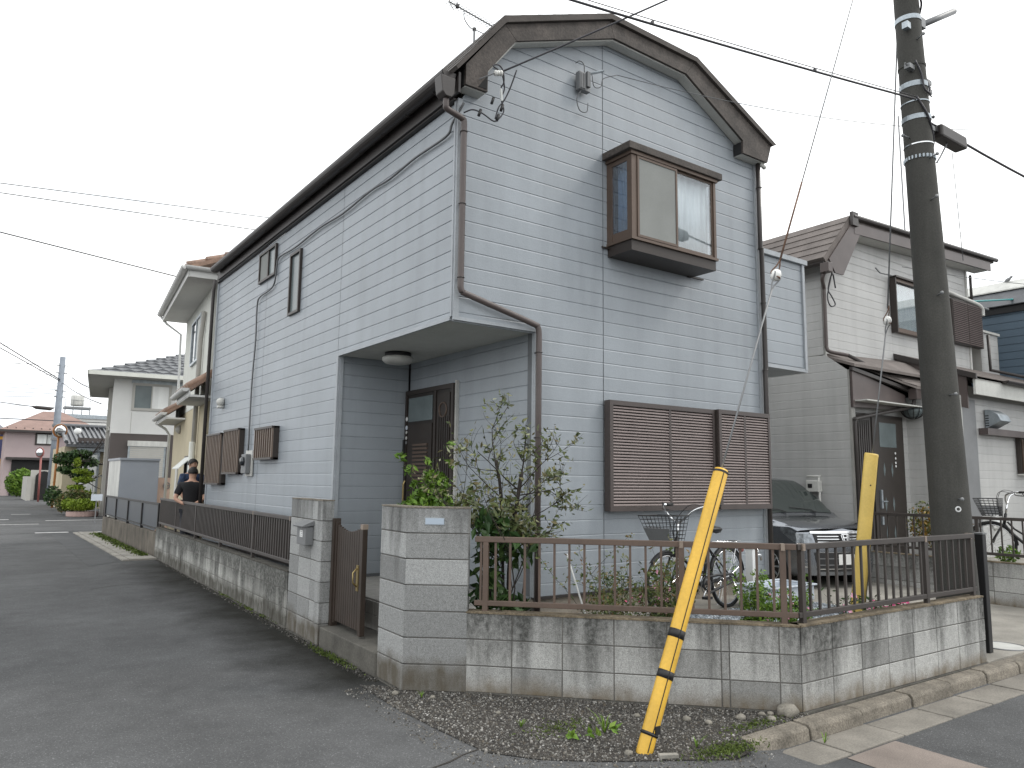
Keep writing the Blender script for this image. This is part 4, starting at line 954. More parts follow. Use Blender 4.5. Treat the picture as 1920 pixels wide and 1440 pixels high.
for i, (x, y, s_) in enumerate([(4.62, 3.64, .055), (4.78, 3.50, .05), (5.0, 3.52, .085), (4.83, 3.62, .04), (4.35, 3.70, .04), (4.28, 3.84, .045), (4.9, 3.60, .035), (4.05, 4.1, .035), (3.25, 4.7, .03), (3.05, 5.3, .035), (2.86, 5.55, .04), (3.46, 3.58, .04)]):
    mb = MB(); bm = bmesh.new(); bmesh.ops.create_icosphere(bm, subdivisions=2, radius=s_)
    rnd = random.Random(i)
    for v in bm.verts: v.co *= rnd.uniform(.80, 1.10)*(1.0 if s_ > .08 else .72); v.co.z *= 0.62
    me = D.meshes.new('stone'); bm.to_mesh(me); bm.free(); me.materials.append(M['rock'])
    for p_ in me.polygons: p_.use_smooth = True
    o = D.objects.new('stone', me); C.objects.link(o); o.location = (x, y, s_*0.4); o.rotation_euler = (0, 0, i)
    tag(o, {2: 'largest pale stone lying where the two low block walls meet behind the kerb', 11: 'pale stone just left of the foot of the taped yellow guard', 10: 'pale pebble at the street side foot of the corner gate pillar',
            9: 'pebble lying in front of the corner gate pillar', 8: 'small stone by the wall midway between pillar and yellow guard'}.get(i, 'pale loose stone on the dark gravel between the yellow guard and the kerb'), 'stone', 'loose stones on the gravel verge')
rubble = MB().box(-0.06, 0.06, -0.02, 0.02, 0, 0.02).build('concrete_chip', M['conc']); rubble.location = (3.62, 3.40, 0.01); rubble.rotation_euler = (0, 0, -0.5)
tag(rubble, 'flat pale concrete chip beside the foot of the taped yellow guard', 'stone')

def leaves(n, centre, size, rnd, up=0.3, long=1.6, spread=None):
    """leaf quads (folded) around points given by centre(rnd)"""
    vs, fs = [], []
    for i in range(n):
        c = Vector(centre(rnd)); s_ = size*rnd.uniform(.6, 1.3)
        d = Vector((rnd.gauss(0, 1), rnd.gauss(0, 1), rnd.gauss(up, .8))); d.normalize()
        q = d.cross(Vector((rnd.gauss(0, 1), rnd.gauss(0, 1), rnd.gauss(0, 1)))).normalized(); nn = d.cross(q)
        o = len(vs); L_ = s_*long*.5; W_ = s_*.32
        vs += [c-d*L_, c+q*W_+nn*W_*.25-d*L_*.1, c+d*L_, c-q*W_+nn*W_*.25-d*L_*.1]
        fs += [(o, o+1, o+2), (o, o+2, o+3)]
    return MB().add(vs, fs)
def blob(cs):
    """cs: list of (x,y,z,rx,ry,rz,weight) ellipsoids; points biased to the surface"""
    tot = sum(c[6] for c in cs)
    def f(rnd):
        t = rnd.uniform(0, tot)
        for c in cs:
            t -= c[6]
            if t <= 0: break
        d = Vector((rnd.gauss(0, 1), rnd.gauss(0, 1), rnd.gauss(0, 1))).normalized()*rnd.random()**0.38
        return (c[0]+d.x*c[3], c[1]+d.y*c[4], c[2]+d.z*c[5])
    return f
def grasstuft(x, y, z, n, h, rnd, mt='leaf_bright'):
    vs, fs = [], []
    for i in range(n):
        a = rnd.uniform(0, 6.28); l = h*rnd.uniform(.5, 1.1); w_ = 0.004; dx, dy = cos(a), sin(a); o = len(vs); lean = rnd.uniform(.3, 1.0)
        vs += [(x-dy*w_, y+dx*w_, z), (x+dy*w_, y-dx*w_, z), (x+dx*l*lean*.5+dy*w_*.7, y+dy*l*lean*.5-dx*w_*.7, z+l*.6), (x+dx*l*lean*.5-dy*w_*.7, y+dy*l*lean*.5+dx*w_*.7, z+l*.6), (x+dx*l*lean, y+dy*l*lean, z+l*.8)]
        fs += [(o, o+1, o+2, o+3), (o+3, o+2, o+4)]
    return vs, fs
rnd = random.Random(4)
for (x, y, n, h, lb_) in ((3.90, 3.42, 14, .10, 'small grass tuft on the gravel near the first kerb stone'), (3.60, 3.95, 16, .16, 'grass tuft growing behind the taped yellow guard'), (2.98, 5.35, 12, .07, 'tiny grass tuft at the foot of the corner pillar'), (3.2, 4.35, 14, .06, 'low tuft in the middle of the gravel verge'), (4.95, 3.20, 6, .09, 'thin weed growing from the joint between two gutter slabs')):
    v, f = grasstuft(x, y, roadz(x, y)+0.01 if x < 4.5 else -0.09, n, h, rnd)
    tag(MB().add(v, f).build('grass_tuft', M['leaf_bright']), lb_, 'weed')
mo = MB()
for (cx, cy, rx, ry, n, z) in ((4.02, 3.28, .28, .09, 900, .012), (3.45, 4.2, .3, .12, 300, .012), (4.6, 3.5, .35, .06, 350, .012)):
    q = leaves(n, lambda r: (cx+r.gauss(0, rx*.5), cy+r.gauss(0, ry*.6), z+r.random()*.012), .014, rnd)
    mo.add(q.v, q.f)
for i in range(5):
    yy = 9.2+i*0.55+rnd.random()*.3
    q = leaves(160, lambda r: (2.76+0.034*yy-0.0+r.gauss(0, .035), yy+r.gauss(0, .22), .012+r.random()*.015), .022, rnd); mo.add(q.v, q.f)
q = leaves(500, lambda r: (2.66+0.034*7.2+r.gauss(0, .025), 7.0+r.gauss(0, .25), .012+r.random()*.02), .018, rnd); mo.add(q.v, q.f)
q = leaves(1600, lambda r: ((lambda yy: (3.20-abs(r.gauss(0, .10)), yy, .03+r.random()*.03))(r.uniform(17.6, 25))), .05, rnd); mo.add(q.v, q.f)
tag(mo.build('moss', M['moss']), 'patches of moss and tiny weeds on the gravel and along the walls', kind='stuff')
for (x, y) in ((3.46, 3.90), (3.66, 3.93), (3.36, 3.98)):
    q = leaves(8, lambda r: (x+r.gauss(0, .035), y+r.gauss(0, .02), .03+r.random()*.02), .05, rnd, up=0.1)
    tag(q.build('weed', M['leaf_bright']), 'low broad leaved weed beside the foot of the taped yellow guard', 'weed', 'broad leaved weeds by the yellow guard')

# ------------------------------------------------------------------ utility pole
def pax(z): return Vector((8.17-0.0540*z, 3.73, z))
UP = thing('utility_pole', 'tall dark grey concrete utility pole behind the side street railing', 'utility pole', (8.17, 3.73, 0))
zs_ = [-0.3+0.45*i for i in range(28)]
MB().tube([pax(z) for z in zs_], [0.2-0.0115*max(z, 0) for z in zs_], 36).build('pole', M['pole'], UP, True)
pd = (pax(5)-pax(0)).normalized()
def band(z, h, mt, ex_=0.006): 
    r = 0.2-0.0115*z
    return MB().lathe(pax(z), [(r+0.001, -h/2), (r+ex_, -h/2), (r+ex_, h/2), (r+0.001, h/2)], 32, pd).build('band', M[mt], UP)
for z, h, mt in ((6.62, .05, 'galv'), (6.10, .022, 'pole'), (5.88, .055, 'galv'), (5.69, .012, 'galv'), (5.52, .05, 'galv'), (5.23, .012, 'chrome')): band(z, h, mt)
pb = MB()
for q in range(26):
    a = 2*pi*q/26; r = 0.2-0.0115*5.06+0.004; p = pax(5.08)+Vector((cos(a)*r, sin(a)*r, 0)); pb.box(p.x-.008, p.x+.008, p.y-.008, p.y+.008, p.z-.018, p.z+.018)
pb.build('punched_strap', M['galv'], UP)
# step bolts
def bolt(z, ang, l=0.10):
    r = 0.2-0.0115*z; d = Vector((cos(ang), sin(ang), 0)); p = pax(z)+d*(r-.01)
    MB().tube([p, p+d*l], 0.008, 8).lathe(p+d*l, [(0.018, 0), (0.018, 0.012), (0.001, 0.014)], 12, d).build('step_bolt', M['grey'], UP, True)
for z, a in ((1.55, -2.25), (2.58, -2.2), (3.60, -2.35), (4.6, -2.2), (5.05, -2.0), (6.35, -2.1), (6.95, 2.9), (5.3, 3.0), (5.6, -0.3)): bolt(z, a, 0.07 if z < 2 else 0.11)
for z, l, w_ in ((3.02, .38, .07), (2.13, .42, .05)):
    r = 0.2-0.0115*z+.004; a0 = -0.75 if z > 2.5 else -0.72
    vs, fs = [], []
    for q in range(5):
        a = a0+(q-2)*w_/r/4
        for zz in (z-l/2, z+l/2): vs.append(pax(zz)+Vector((cos(a), sin(a), 0))*(r))
    for q in range(4): fs.append((2*q, 2*q+2, 2*q+3, 2*q+1))
    MB().add(vs, fs).build('label_strip', M['dirtywhite' if z > 2.5 else 'galv'], UP, True)
MB().ring(pax(1.45)+Vector((-.125, -.135, 0)), Vector((-.7, -.7, 0)), 0.022, 0.007, 18, 6).build('washer', M['white'], UP)
# bracket arm on the upper band
ap = pax(6.62)+Vector((.13, -.05, .0))
MB().box(ap.x-.04, ap.x+.05, ap.y-.05, ap.y+.05, ap.z-.06, ap.z+.05).build('arm_clamp', M['grey'], UP)
MB().tube([ap+Vector((.04, 0, .0)), ap+Vector((.62, -.1, .34))], 0.034, 10).build('bracket_arm', M['grey'], UP, True)
ap2 = pax(6.55)+Vector((-.15, -.06, -.05)); MB().box(ap2.x-.05, ap2.x+.02, ap2.y-.03, ap2.y+.03, ap2.z-.05, ap2.z+.02).build('bolt_lug', M['galv'], UP)
for k_, (z, dx) in enumerate(((6.02, -.18), (5.96, .17), (5.86, .17), (5.45, .16))):
    p = pax(z)+Vector((dx, -.06, 0)); MB().box(p.x-.05, p.x+.05, p.y-.03, p.y+.03, p.z-.02, p.z+.03).tube([p+Vector((-.09, 0, .02)), p+Vector((.09, 0, -.02))], .008, 6).build('hardware', M['grey'], UP)
for pts in ([pax(6.1)+Vector((-.13, -.1, 0)), pax(5.95)+Vector((-.08, -.13, 0)), pax(5.80)+Vector((-.07, -.14, 0)), pax(5.76)+Vector((.0, -.16, 0)), pax(5.9)+Vector((.08, -.12, 0)), pax(6.02)+Vector((.12, -.06, 0))],
            [pax(5.72)+Vector((-.12, -.08, 0)), pax(5.5)+Vector((-.05, -.145, 0)), pax(5.3)+Vector((.08, -.12, 0)), pax(5.2)+Vector((.16, -.06, 0))],
            [pax(6.9)+Vector((-.13, -.06, .1)), pax(6.8)+Vector((0, -.15, 0)), pax(6.7)+Vector((.15, -.05, 0))]):
    MB().tube(smoothpath(pts), .011, 6).build('pole_cable', M['cable'], UP, True)

# cables (3D catenaries)
def cable(name, label, pts, r=.012, mt='cable', cat='cable', group=None):
    return tag(MB().tube(pts, r, 6).build(name, M[mt], None, True), label, cat, group)
kp = pax(5.68)+Vector((-.14, -.08, 0))
cable('telephone_cable', 'thick dark overhead cable sagging to the concrete pole from the upper left', sag(kp, (-18, 8.3, 6.9), 0.60, 40), .0105)
cable('telephone_cable', 'thin lashing wire beside the thick overhead cable', sag(kp+Vector((0, 0, .03)), (-18, 8.25, 7.05), 0.62, 60), .004)
for q in range(16):
    t = 0.02+q*0.012; p = sag(kp, (-18, 8.3, 6.9), 0.60, 400)[int(t*400)]
    if q in (3, 9): tag(MB().box(p.x-.012, p.x+.012, p.y-.012, p.y+.012, p.z, p.z+.028).build('cable_clip', M['cable']), 'small clip on the thick overhead cable left of the concrete pole', 'cable clip', 'clips on the overhead cable')
kq = pax(5.52)+Vector((.15, -.06, 0))
cable('telephone_cable', 'dark overhead cable leaving the concrete pole to the right through a splice box', sag(kq, (24, 2.6, 7.0), .75, 30), .014)
CL = thing('cable_closure', 'dark rectangular cable splice box hanging on the wire right of the concrete pole', 'splice box', (8.5, 3.6, 5.5))
cdir = (sag(kq, (24, 2.6, 7.0), .75, 30)[3]-sag(kq, (24, 2.6, 7.0), .75, 30)[1]).normalized(); cy_ = Z_.cross(cdir).normalized()
MB().fbox((kq+cdir*.12-Z_*.04, cdir, cy_, Z_), 0, .50, -.07, .07, -.09, .05).build('case', M['gutter'], CL, bevel=.02)
MB().fbox((kq+cdir*.12-Z_*.04, cdir, cy_, Z_), -.05, .0, -.03, .03, -.04, .03).build('gland', M['black'], CL)
MB().fbox((kq+cdir*.12-Z_*.04, cdir, cy_, Z_), .50, .55, -.03, .03, -.04, .03).build('gland', M['black'], CL)
cable('drop_wire', 'thin wire dangling below the splice box beside the concrete pole', smoothpath([kq+cdir*.35-Z_*.1, kq+cdir*.2-Z_*.3, kq+cdir*.1-Z_*.42]), .009, 'grey')
cable('drop_wire', 'loose grey tail wire hanging under the splice box', [kq+cdir*.42-Z_*.2, kq+cdir*.46-Z_*.8, kq+cdir*.5-Z_*1.4], .004, 'grey')
ins = Vector((3.86, 5.72, 5.60))
cable('drop_wire', 'dark service wire running from the gable insulator up over the roof edge', sag(ins, tuple(pax(8.1)), .03, 24), .009)
cable('drop_wire', 'second thin service wire crossing the gable roof edge', sag((5.6, 5.9, 6.25), (14, 3.2, 7.2), .4, 20), .004, 'cablegrey')
IN = thing('insulator', 'white porcelain insulator with dangling black service wires at the left gable corner', 'insulator', (3.86, 5.78, 5.58))
for q in range(3): MB().lathe(ins+Vector((-.035+q*.032, 0, -.012+q*.01)), [(.012, -.012), (.028, -.008), (.028, .006), (.014, .014)], 14, (1, -.1, .25)).build('porcelain_bell', M['porcelain'], IN, True)
MB().tube([ins+Vector((-.05, 0, -.02)), (3.70, 5.82, 5.53)], .006, 6).build('hook', M['grey'], IN)
for pts in ([(3.88, 5.72, 5.61), (3.92, 5.74, 5.60), (3.97, 5.78, 5.50), (3.95, 5.80, 5.40), (3.98, 5.80, 5.28), (3.92, 5.80, 5.18), (3.86, 5.80, 5.14), (3.75, 5.82, 5.19), (3.66, 5.86, 5.22), (3.60, 5.93, 5.20)],
            [(3.86, 5.72, 5.63), (3.80, 5.73, 5.66), (3.86, 5.73, 5.69), (3.92, 5.74, 5.66), (3.95, 5.76, 5.56), (3.93, 5.78, 5.50)],
            [(4.03, 5.66, 5.66), (4.01, 5.74, 5.50), (3.97, 5.78, 5.38), (3.92, 5.80, 5.30), (3.88, 5.80, 5.17)]):
    MB().tube(smoothpath(pts), .0075, 6).build('tail_wire', M['cable'], IN, True)
for p in ((3.95, 5.79, 5.30), (3.91, 5.80, 5.19), (3.84, 5.79, 5.34), (3.72, 5.83, 5.195)):
    MB().tube([Vector(p)+Vector((.012, 0, .035)), Vector(p)-Vector((.012, 0, .035))], .015, 8).build('splice_sleeve', M['black'], IN, True)
MB().tube([(3.935, 5.79, 5.49), (3.95, 5.79, 5.37)], .012, 6).build('paper_tag', M['curtain'], IN)
# roof aerial
AN = thing('antenna', 'television aerial on a thin mast above the roof of the blue house', 'antenna', (5.1, 8.2, 6.9))
MB().tube([(5.12, 8.2, 6.8), (5.12, 8.2, 7.80)], .016, 8).build('mast', M['grey'], AN)
bm0, bm1 = Vector((4.62, 8.05, 7.93)), Vector((5.65, 8.5, 8.18))
bm1 = Vector((5.52, 8.3, 8.03))
MB().tube([bm0, bm1], .010, 6).build('boom', M['grey'], AN)
bd_ = (bm1-bm0).normalized(); el = Vector((-.42, .9, 0)).normalized()
for q in range(16):
    p = bm0+(bm1-bm0)*(q+.5)/16; MB().tube([p-el*.08, p+el*.08], .004, 5).build('element', M['grey'], AN)
MB().tube([bm0-el*.12+Z_*.12, bm0, bm0-el*.08-Z_*.14], .007, 6).build('reflector', M['grey'], AN)
p = bm0+bd_*.17; MB().box(p.x-.02, p.x+.02, p.y-.02, p.y+.02, p.z-.02, p.z+.03).build('balun', M['black'], AN)
MB().tube(smoothpath([bm0+bd_*.30, bm0+bd_*.31-Z_*.12, bm0+bd_*.42-Z_*.2, Vector((5.12, 8.2, 7.80)), bm0+bd_*.85-Z_*.17, bm0+bd_*.92-Z_*.12, bm0+bd_*.92]), .007, 6).build('brace', M['grey'], AN, True)
MB().box(5.10, 5.14, 8.18, 8.22, 7.78, 7.82).build('mast_clamp', M['black'], AN)

# guy wires and yellow guards
def guard(name, label, p0, p1, r, mt, group=None, flat=None, tapes=()):
    G_ = thing(name, label, 'guy wire guard', p0, group); p0, p1 = Vector(p0), Vector(p1); d = (p1-p0); Lg = d.length; d.normalize()
    h = d.cross(Z_).normalized(); k = h.cross(d).normalized()
    n = 20; vs, fs = [], []
    if flat: h, k = k, h
    for i, t in enumerate((0, .01, .5, .99, 1.0)):
        rr = r*(.9 if t in (0, 1.0) else 1.0)
        for j in range(n):
            a = 2*pi*j/n; x, y = cos(a)*rr, sin(a)*rr*(flat or 1)
            if i == 0: off_ = 0.025*cos(a)
            else: off_ = 0
            vs.append(p0+d*(Lg*t-off_ if i == 0 else Lg*t)+h*x+k*y)
    for i in range(4):
        for j in range(n): fs.append((i*n+j, i*n+(j+1) % n, (i+1)*n+(j+1) % n, (i+1)*n+j))
    fs.append(tuple(range(n-1, -1, -1))); fs.append(tuple(4*n+j for j in range(n)))
    MB().add(vs, fs).build('sleeve', M[mt], G_, True)
    for t, w_ in tapes:
        MB().lathe(p0+d*Lg*t, [(r*1.0, -w_/2), (r*1.045, -w_/2), (r*1.045, w_/2), (r*1.0, w_/2)], 24, d+h*.0).build('tape_band', M['tape'], G_, True)
    a = -0.55; e = h*cos(a)*r*1.01+k*sin(a)*r*(flat or 1)*1.01
    cam_ = (Vector((0, 0, 1.67))-p0).normalized()
    side = (h*0.93 if h.x > 0 else -h*0.93)*r
    fr_ = k if k.dot(cam_) > 0 else -k
    ee = side+fr_*r*(flat or 1)*.42
    MB().fbox((p0+ee, d, h, k), Lg*.02, Lg*.985, -.0022, .0022, -.0022, .0022).build('seam', M['tape'], G_)
    return G_, d
g0, g1 = (3.56, 3.56, -0.03), (4.378, 3.565, 1.77)
G1, gd = guard('guy_guard', 'bright yellow guy wire guard with black tape bands leaning over the corner wall', g0, g1, .052, 'yellow', tapes=((.262, .05), (.397, .055), (.075, .022)))
MB().ring(Vector(g0)+gd*.075*1.98, gd, .054, .006, 20, 6).box(3.62, 3.66, 3.50, 3.53, .11, .16).build('wire_tie', M['black'], G1)
MB().lathe(Vector(g1)-gd*.03, [(.045, 0), (.0535, 0), (.0535, .016), (.045, .016)], 20, gd).build('cap_band', M['tape'], G1)
topg = Vector(g1); pt = pax(8.55)
def egg(p, d, label):
    E_ = thing('guy_insulator', label, 'insulator', p)
    p = Vector(p); d = Vector(d).normalized(); s_ = d.cross(Y_).normalized()
    MB().lathe(p-d*.05, [(.012, 0), (.032, .012), (.042, .035), (.044, .05), (.042, .065), (.032, .088), (.012, .10)], 18, d).build('porcelain_body', M['porcelain'], E_, True)
    for sg in (-1, 1):
        MB().tube(smoothpath([p+d*sg*.16, p+d*sg*.09+s_*.018, p+s_*.038*1+Y_*sg*.02, p-d*sg*.035-s_*0.0+Y_*-.044*sg, p-s_*.038+Y_*sg*.02, p+d*sg*.09-s_*.018, p+d*sg*.16]), .006, 6).build('wire_loop', M['rust' if sg > 0 else 'grey'], E_, True)
    return E_
dgy = (pt-topg).normalized()
ip = topg+dgy*1.75
cable('guy_wire', 'grey guy wire between the taped yellow guard and its white egg insulator', [topg-dgy*.1, ip-dgy*.14], .0075, 'grey', 'guy wire')
egg(ip, dgy, 'white and rust stained egg insulator on the guy wire in front of the balcony')
cable('guy_wire', 'rusty guy wire rising from the stained egg insulator towards the pole top', [ip+dgy*.14, ip+dgy*1.0], .0085, 'rust', 'guy wire')
cable('guy_wire', 'upper thin part of the guy wire above the balcony running to the pole top', [ip+dgy*1.0, pt], .0055, 'grey', 'guy wire')
h0, h1 = Vector((7.62, 4.50, .33)), Vector((7.82, 4.37, 2.01))
G2, gd2 = guard('guy_guard', 'faded flat yellow guy wire guard standing in the yard in front of the parked car', h0, h1, .078, 'yellow2', flat=.45)
for t in (.18, .80):
    p = h0.lerp(h1, t); MB().lathe(p+Vector((-.02, -.032, 0)), [(.008, 0), (.006, .004)], 10, (-.6, -.7, 0)).build('rivet', M['tape'], G2)
pt2 = pax(6.45)+Vector((-.02, .12, 0)); ip2 = Vector((7.845, 4.14, 3.42))
dg2 = (pt2-ip2).normalized()
cable('guy_wire', 'green grey guy wire between the faded yellow guard and its insulator', [h1-Z_*.05, ip2-(ip2-h1).normalized()*.14], .0085, 'grey', 'guy wire')
egg(ip2, (ip2-h1), 'clean white egg insulator on the guy wire left of the concrete pole')
cable('guy_wire', 'grey guy wire above the clean white egg insulator', [ip2+dg2*.13, pt2], .0085, 'grey', 'guy wire')

# ------------------------------------------------------------------ bicycle in the yard
def bicycle(label, F, steer=0.45, basket=True, colour='black', lean=0.0, full=True):
    """F: matrix; local x forward, y left, z up, rear wheel contact at the origin"""
    Bk = D.objects.new('bicycle', None); C.objects.link(Bk); tag(Bk, label, 'bicycle')
    Mx = F @ Matrix.Rotation(lean, 4, 'X')
    T = lambda x, y, z: (Mx @ Vector((x, y, z)))
    ay = (Mx.to_3x3() @ Y_)
    r = .325; wb = 1.10
    hd = Mx @ Matrix.Translation((wb-.20, 0, 0)) @ Matrix.Rotation(steer, 4, 'Z') @ Matrix.Translation((-(wb-.20), 0, 0))
    Tf = lambda x, y, z: (hd @ Vector((x, y, z)))
    af = (hd.to_3x3() @ Y_)
    for (T_, cx, ax_) in ((T, 0, ay), (Tf, wb, af)):
        w_ = MB().ring(T_(cx, 0, r), ax_, r-.017, .018, 44, 8).build('wheel', M['black'], Bk, True)
        MB().ring(T_(cx, 0, r), ax_, r-.042, .009, 44, 6).build('rim', M['chrome'], w_, True)
        MB().tube([T_(cx, -.045, r), T_(cx, .045, r)], .017, 10).build('hub', M['chrome'], w_, True)
        sp = MB()
        for q in range(18):
            a = 2*pi*q/18; sp.tube([T_(cx+cos(a+.2)*.015, .02*(-1)**q, r+sin(a+.2)*.015), T_(cx+cos(a)*(r-.045), 0, r+sin(a)*(r-.045))], .0014, 4, False)
        sp.build('spokes', M['chrome'], w_)
        a0, a1 = (0.25, 3.0) if cx == 0 else (0.75, 3.15)
        vs, fs = [], []
        for q in range(15):
            a = a0+(a1-a0)*q/14
            for yy, rr in ((-.026, r+.004), (0, r+.016), (.026, r+.004)): vs.append(T_(cx+cos(a)*rr, yy, r+sin(a)*rr))
        for q in range(14):
            for j in range(2): fs.append((3*q+j, 3*q+j+1, 3*q+j+4, 3*q+j+3))
        o = MB().add(vs, fs).build('mudguard', M['black'], w_, True); sd = o.modifiers.new('t', 'SOLIDIFY'); sd.thickness = .002
    fr_ = MB()
    bb = (.46, 0, .28); st = (.33, 0, .72); h_lo = (.93, 0, .62); h_hi = (.90, 0, .78); rh = (0, 0, r)
    fr_.tube([T(*st), T(*bb)], .017, 10).tube([T(*h_lo), T(.84, 0, .50), T(.66, 0, .33), T(*bb)], .022, 10).tube([T(*h_lo), T(*h_hi)], .021, 10)
    fr_.tube([T(.885, 0, .66), T(.80, 0, .56), T(.62, 0, .44), T(.40, 0, .50)], .015, 8)
    for s_ in (-1, 1): fr_.tube([T(*bb), T(0, .05*s_, r)], .010, 8).tube([T(.35, 0, .66), T(0, .05*s_, r)], .008, 8)
    fr_.build('frame', M[colour], Bk, True)
    fk = MB()
    for s_ in (-1, 1): fk.tube([Tf(.945, .045*s_, .62), Tf(wb-.04, .05*s_, .42), Tf(wb, .05*s_, r)], .011, 8)
    fk.tube([Tf(.945, -.05, .62), Tf(.945, .05, .62)], .015, 8); fk.build('fork', M[colour], Bk, True)
    MB().tube([Tf(.90, 0, .77), Tf(.875, 0, .93)], .013, 8).tube(smoothpath([Tf(.58, .29, 1.10), Tf(.72, .28, 1.10), Tf(.85, .18, 1.05), Tf(.875, 0, .93), Tf(.85, -.18, 1.05), Tf(.72, -.28, 1.10), Tf(.58, -.29, 1.10)]), .012, 8).build('handlebar', M['chrome'], Bk, True)
    for s_ in (-1, 1):
        MB().tube([Tf(.55, .29*s_, 1.10), Tf(.67, .288*s_, 1.10)], .017, 10).build('grip', M['black'], Bk, True)
        MB().tube(smoothpath([Tf(.72, .282*s_, 1.085), Tf(.70, .31*s_, 1.055), Tf(.58, .31*s_, 1.045)]), .006, 6).build('brake_lever', M['black'], Bk, True)
    MB().tube(smoothpath([Tf(.74, .27, 1.08), Tf(.93, .18, 1.10), Tf(1.0, .05, .93), Tf(.95, 0, .75)]), .004, 6).tube(smoothpath([Tf(.74, -.27, 1.08), Tf(.95, -.12, 1.12), Tf(1.0, 0, .90), Tf(.93, 0, .70)]), .004, 6).build('brake_cable', M['black'], Bk, True)
    MB().lathe(Tf(.76, -.24, 1.09), [(.026, 0), (.026, .012), (.016, .026), (.001, .03)], 14, hd.to_3x3() @ Z_).build('bell', M['chrome'], Bk, True)
    MB().tube([T(*st), T(.315, 0, .80)], .012, 8).build('seat_post', M['chrome'], Bk, True)
    sv, sf = [], []
    prof_ = [(-.13, .075, 0), (-.10, .10, .012), (-.02, .095, .010), (.05, .05, .006), (.13, .022, .0), (.15, .008, -.01)]
    for (x, hw, dz) in prof_:
        for k in range(8):
            a = 2*pi*k/8; sv.append(T(.31+x, hw*cos(a), .83+dz+.028*sin(a)*(1 if sin(a) > 0 else 1.4)))
    for i in range(5):
        for k in range(8): sf.append((i*8+k, i*8+(k+1) % 8, (i+1)*8+(k+1) % 8, (i+1)*8+k))
    sf += [tuple(range(7, -1, -1)), tuple(40+k for k in range(8))]
    MB().add(sv, sf).build('saddle', M['black'], Bk, True)
    ca = MB()
    for yy in (-.06, -.02, .02, .06): ca.tube([T(.22, yy, .70), T(-.22, yy, .70)], .005, 6)
    for xx in (.2, .02, -.2): ca.tube([T(xx, -.065, .70), T(xx, .065, .70)], .005, 6)
    for s_ in (-1, 1): ca.tube([T(-.12, .06*s_, .70), T(0, .055*s_, r)], .005, 6)
    ca.build('carrier', M['chrome'], Bk, True)
    MB().tube([T(-.30, 0, .60), T(-.325, 0, .60)], .03, 12).build('reflector', M['redpole'], Bk, True)
    MB().ring(T(bb[0], .035, bb[2]), ay, .085, .005, 28, 6).build('chainring', M['grey'], Bk, True)
    MB().tube([T(.50, .06, .36), T(.28, .06, .37), T(0, .06, .36), T(-.07, .06, .33), T(0, .06, .28), T(.45, .06, .20), T(.56, .06, .28), T(.50, .06, .36)], .014, 6).build('chain_case', M['black'], Bk, True)
    for s_ in (-1, 1):
        MB().tube([T(.46, .05*s_, .28), T(.46+.12*s_, .075*s_, .28-.11*s_)], .008, 6).build('crank', M['chrome'], Bk, True)
        MB().box(-.045, .045, -.035, .035, -.012, .012).build('pedal', M['black'], Bk).matrix_local = Mx @ Matrix.Translation((.46+.12*s_, .12*s_, .28-.11*s_))
    MB().tube([T(0, -.06, r), T(-.06, -.16, .02), T(-.02, -.17, .0)], .007, 6).tube([T(0, .06, r), T(-.06, .16, .02), T(-.02, .17, .0)], .007, 6).build('stand', M['chrome'], Bk, True)
    if basket:
        bk_ = MB(); zb, zt = .74, 1.0
        def rect(z, l, w_, x0): return [Tf(x0, -w_, z), Tf(x0+l, -w_, z), Tf(x0+l, w_, z), Tf(x0, w_, z), Tf(x0, -w_, z)]
        for q in range(8):
            t = q/7; bk_.tube(rect(zb+(zt-zb)*t, .22+.10*t, .12+.07*t, .96-.0*t), .0028 if q < 7 else .005, 4)
        for q in range(-4, 5):
            for (xa, xb) in ((.96, .96), (1.18, 1.28)): bk_.tube([Tf(xa, .12*q/4, zb), Tf(xb, .19*q/4, zt)], .0026, 4)
            bk_.tube([Tf(.96, .12*q/4, zb), Tf(1.18, .12*q/4, zb)], .0026, 4)
        for q in range(6):
            for s_ in (-1, 1): bk_.tube([Tf(.96+.22*q/5, .12*s_, zb), Tf(.96+.32*q/5, .19*s_, zt)], .0026, 4)
        bo = bk_.build('basket', M['black'], Bk)
        MB().prism([Tf(1.19, -.12, .75), Tf(1.19, .12, .75), Tf(1.245, .155, .88), Tf(1.245, -.155, .88)], hd.to_3x3() @ Vector((.003, 0, 0))).prism([Tf(.97, -.125, .75), Tf(1.18, -.125, .75), Tf(1.24, -.158, .88), Tf(.97, -.158, .88)], hd.to_3x3() @ Vector((0, -.003, 0))).build('basket_guard', M['grey'], bo)
        MB().lathe(Tf(1.0, .07, .56), [(.02, 0), (.034, .03), (.036, .05), (.001, .055)], 14, hd.to_3x3() @ X_).build('headlamp', M['dirtywhite'], Bk, True)
    return Bk
bx = (Vector((5.70, 5.30, 0))-Vector((6.80, 5.45, 0))).normalized(); by = Z_.cross(bx)
Fb = frame_mw(Vector((6.74, 5.44, .352)), bx, by)
bicycle('black bicycle with a front basket parked against the front wall of the blue house', Fb, steer=0.0, lean=0.02)
bx2 = Vector((.55, -.84, 0)).normalized()
Fb2 = frame_mw(Vector((12.55, 5.1, .50)), bx2*-1, Z_.cross(bx2*-1))
bicycle('dark bicycle with a basket standing behind the neighbour’s railing at the right edge', frame_mw(Vector((12.75, 4.15, .50)), Vector((-.1, 1, 0)).normalized(), Z_.cross(Vector((-.1, 1, 0)).normalized())), steer=0.1)

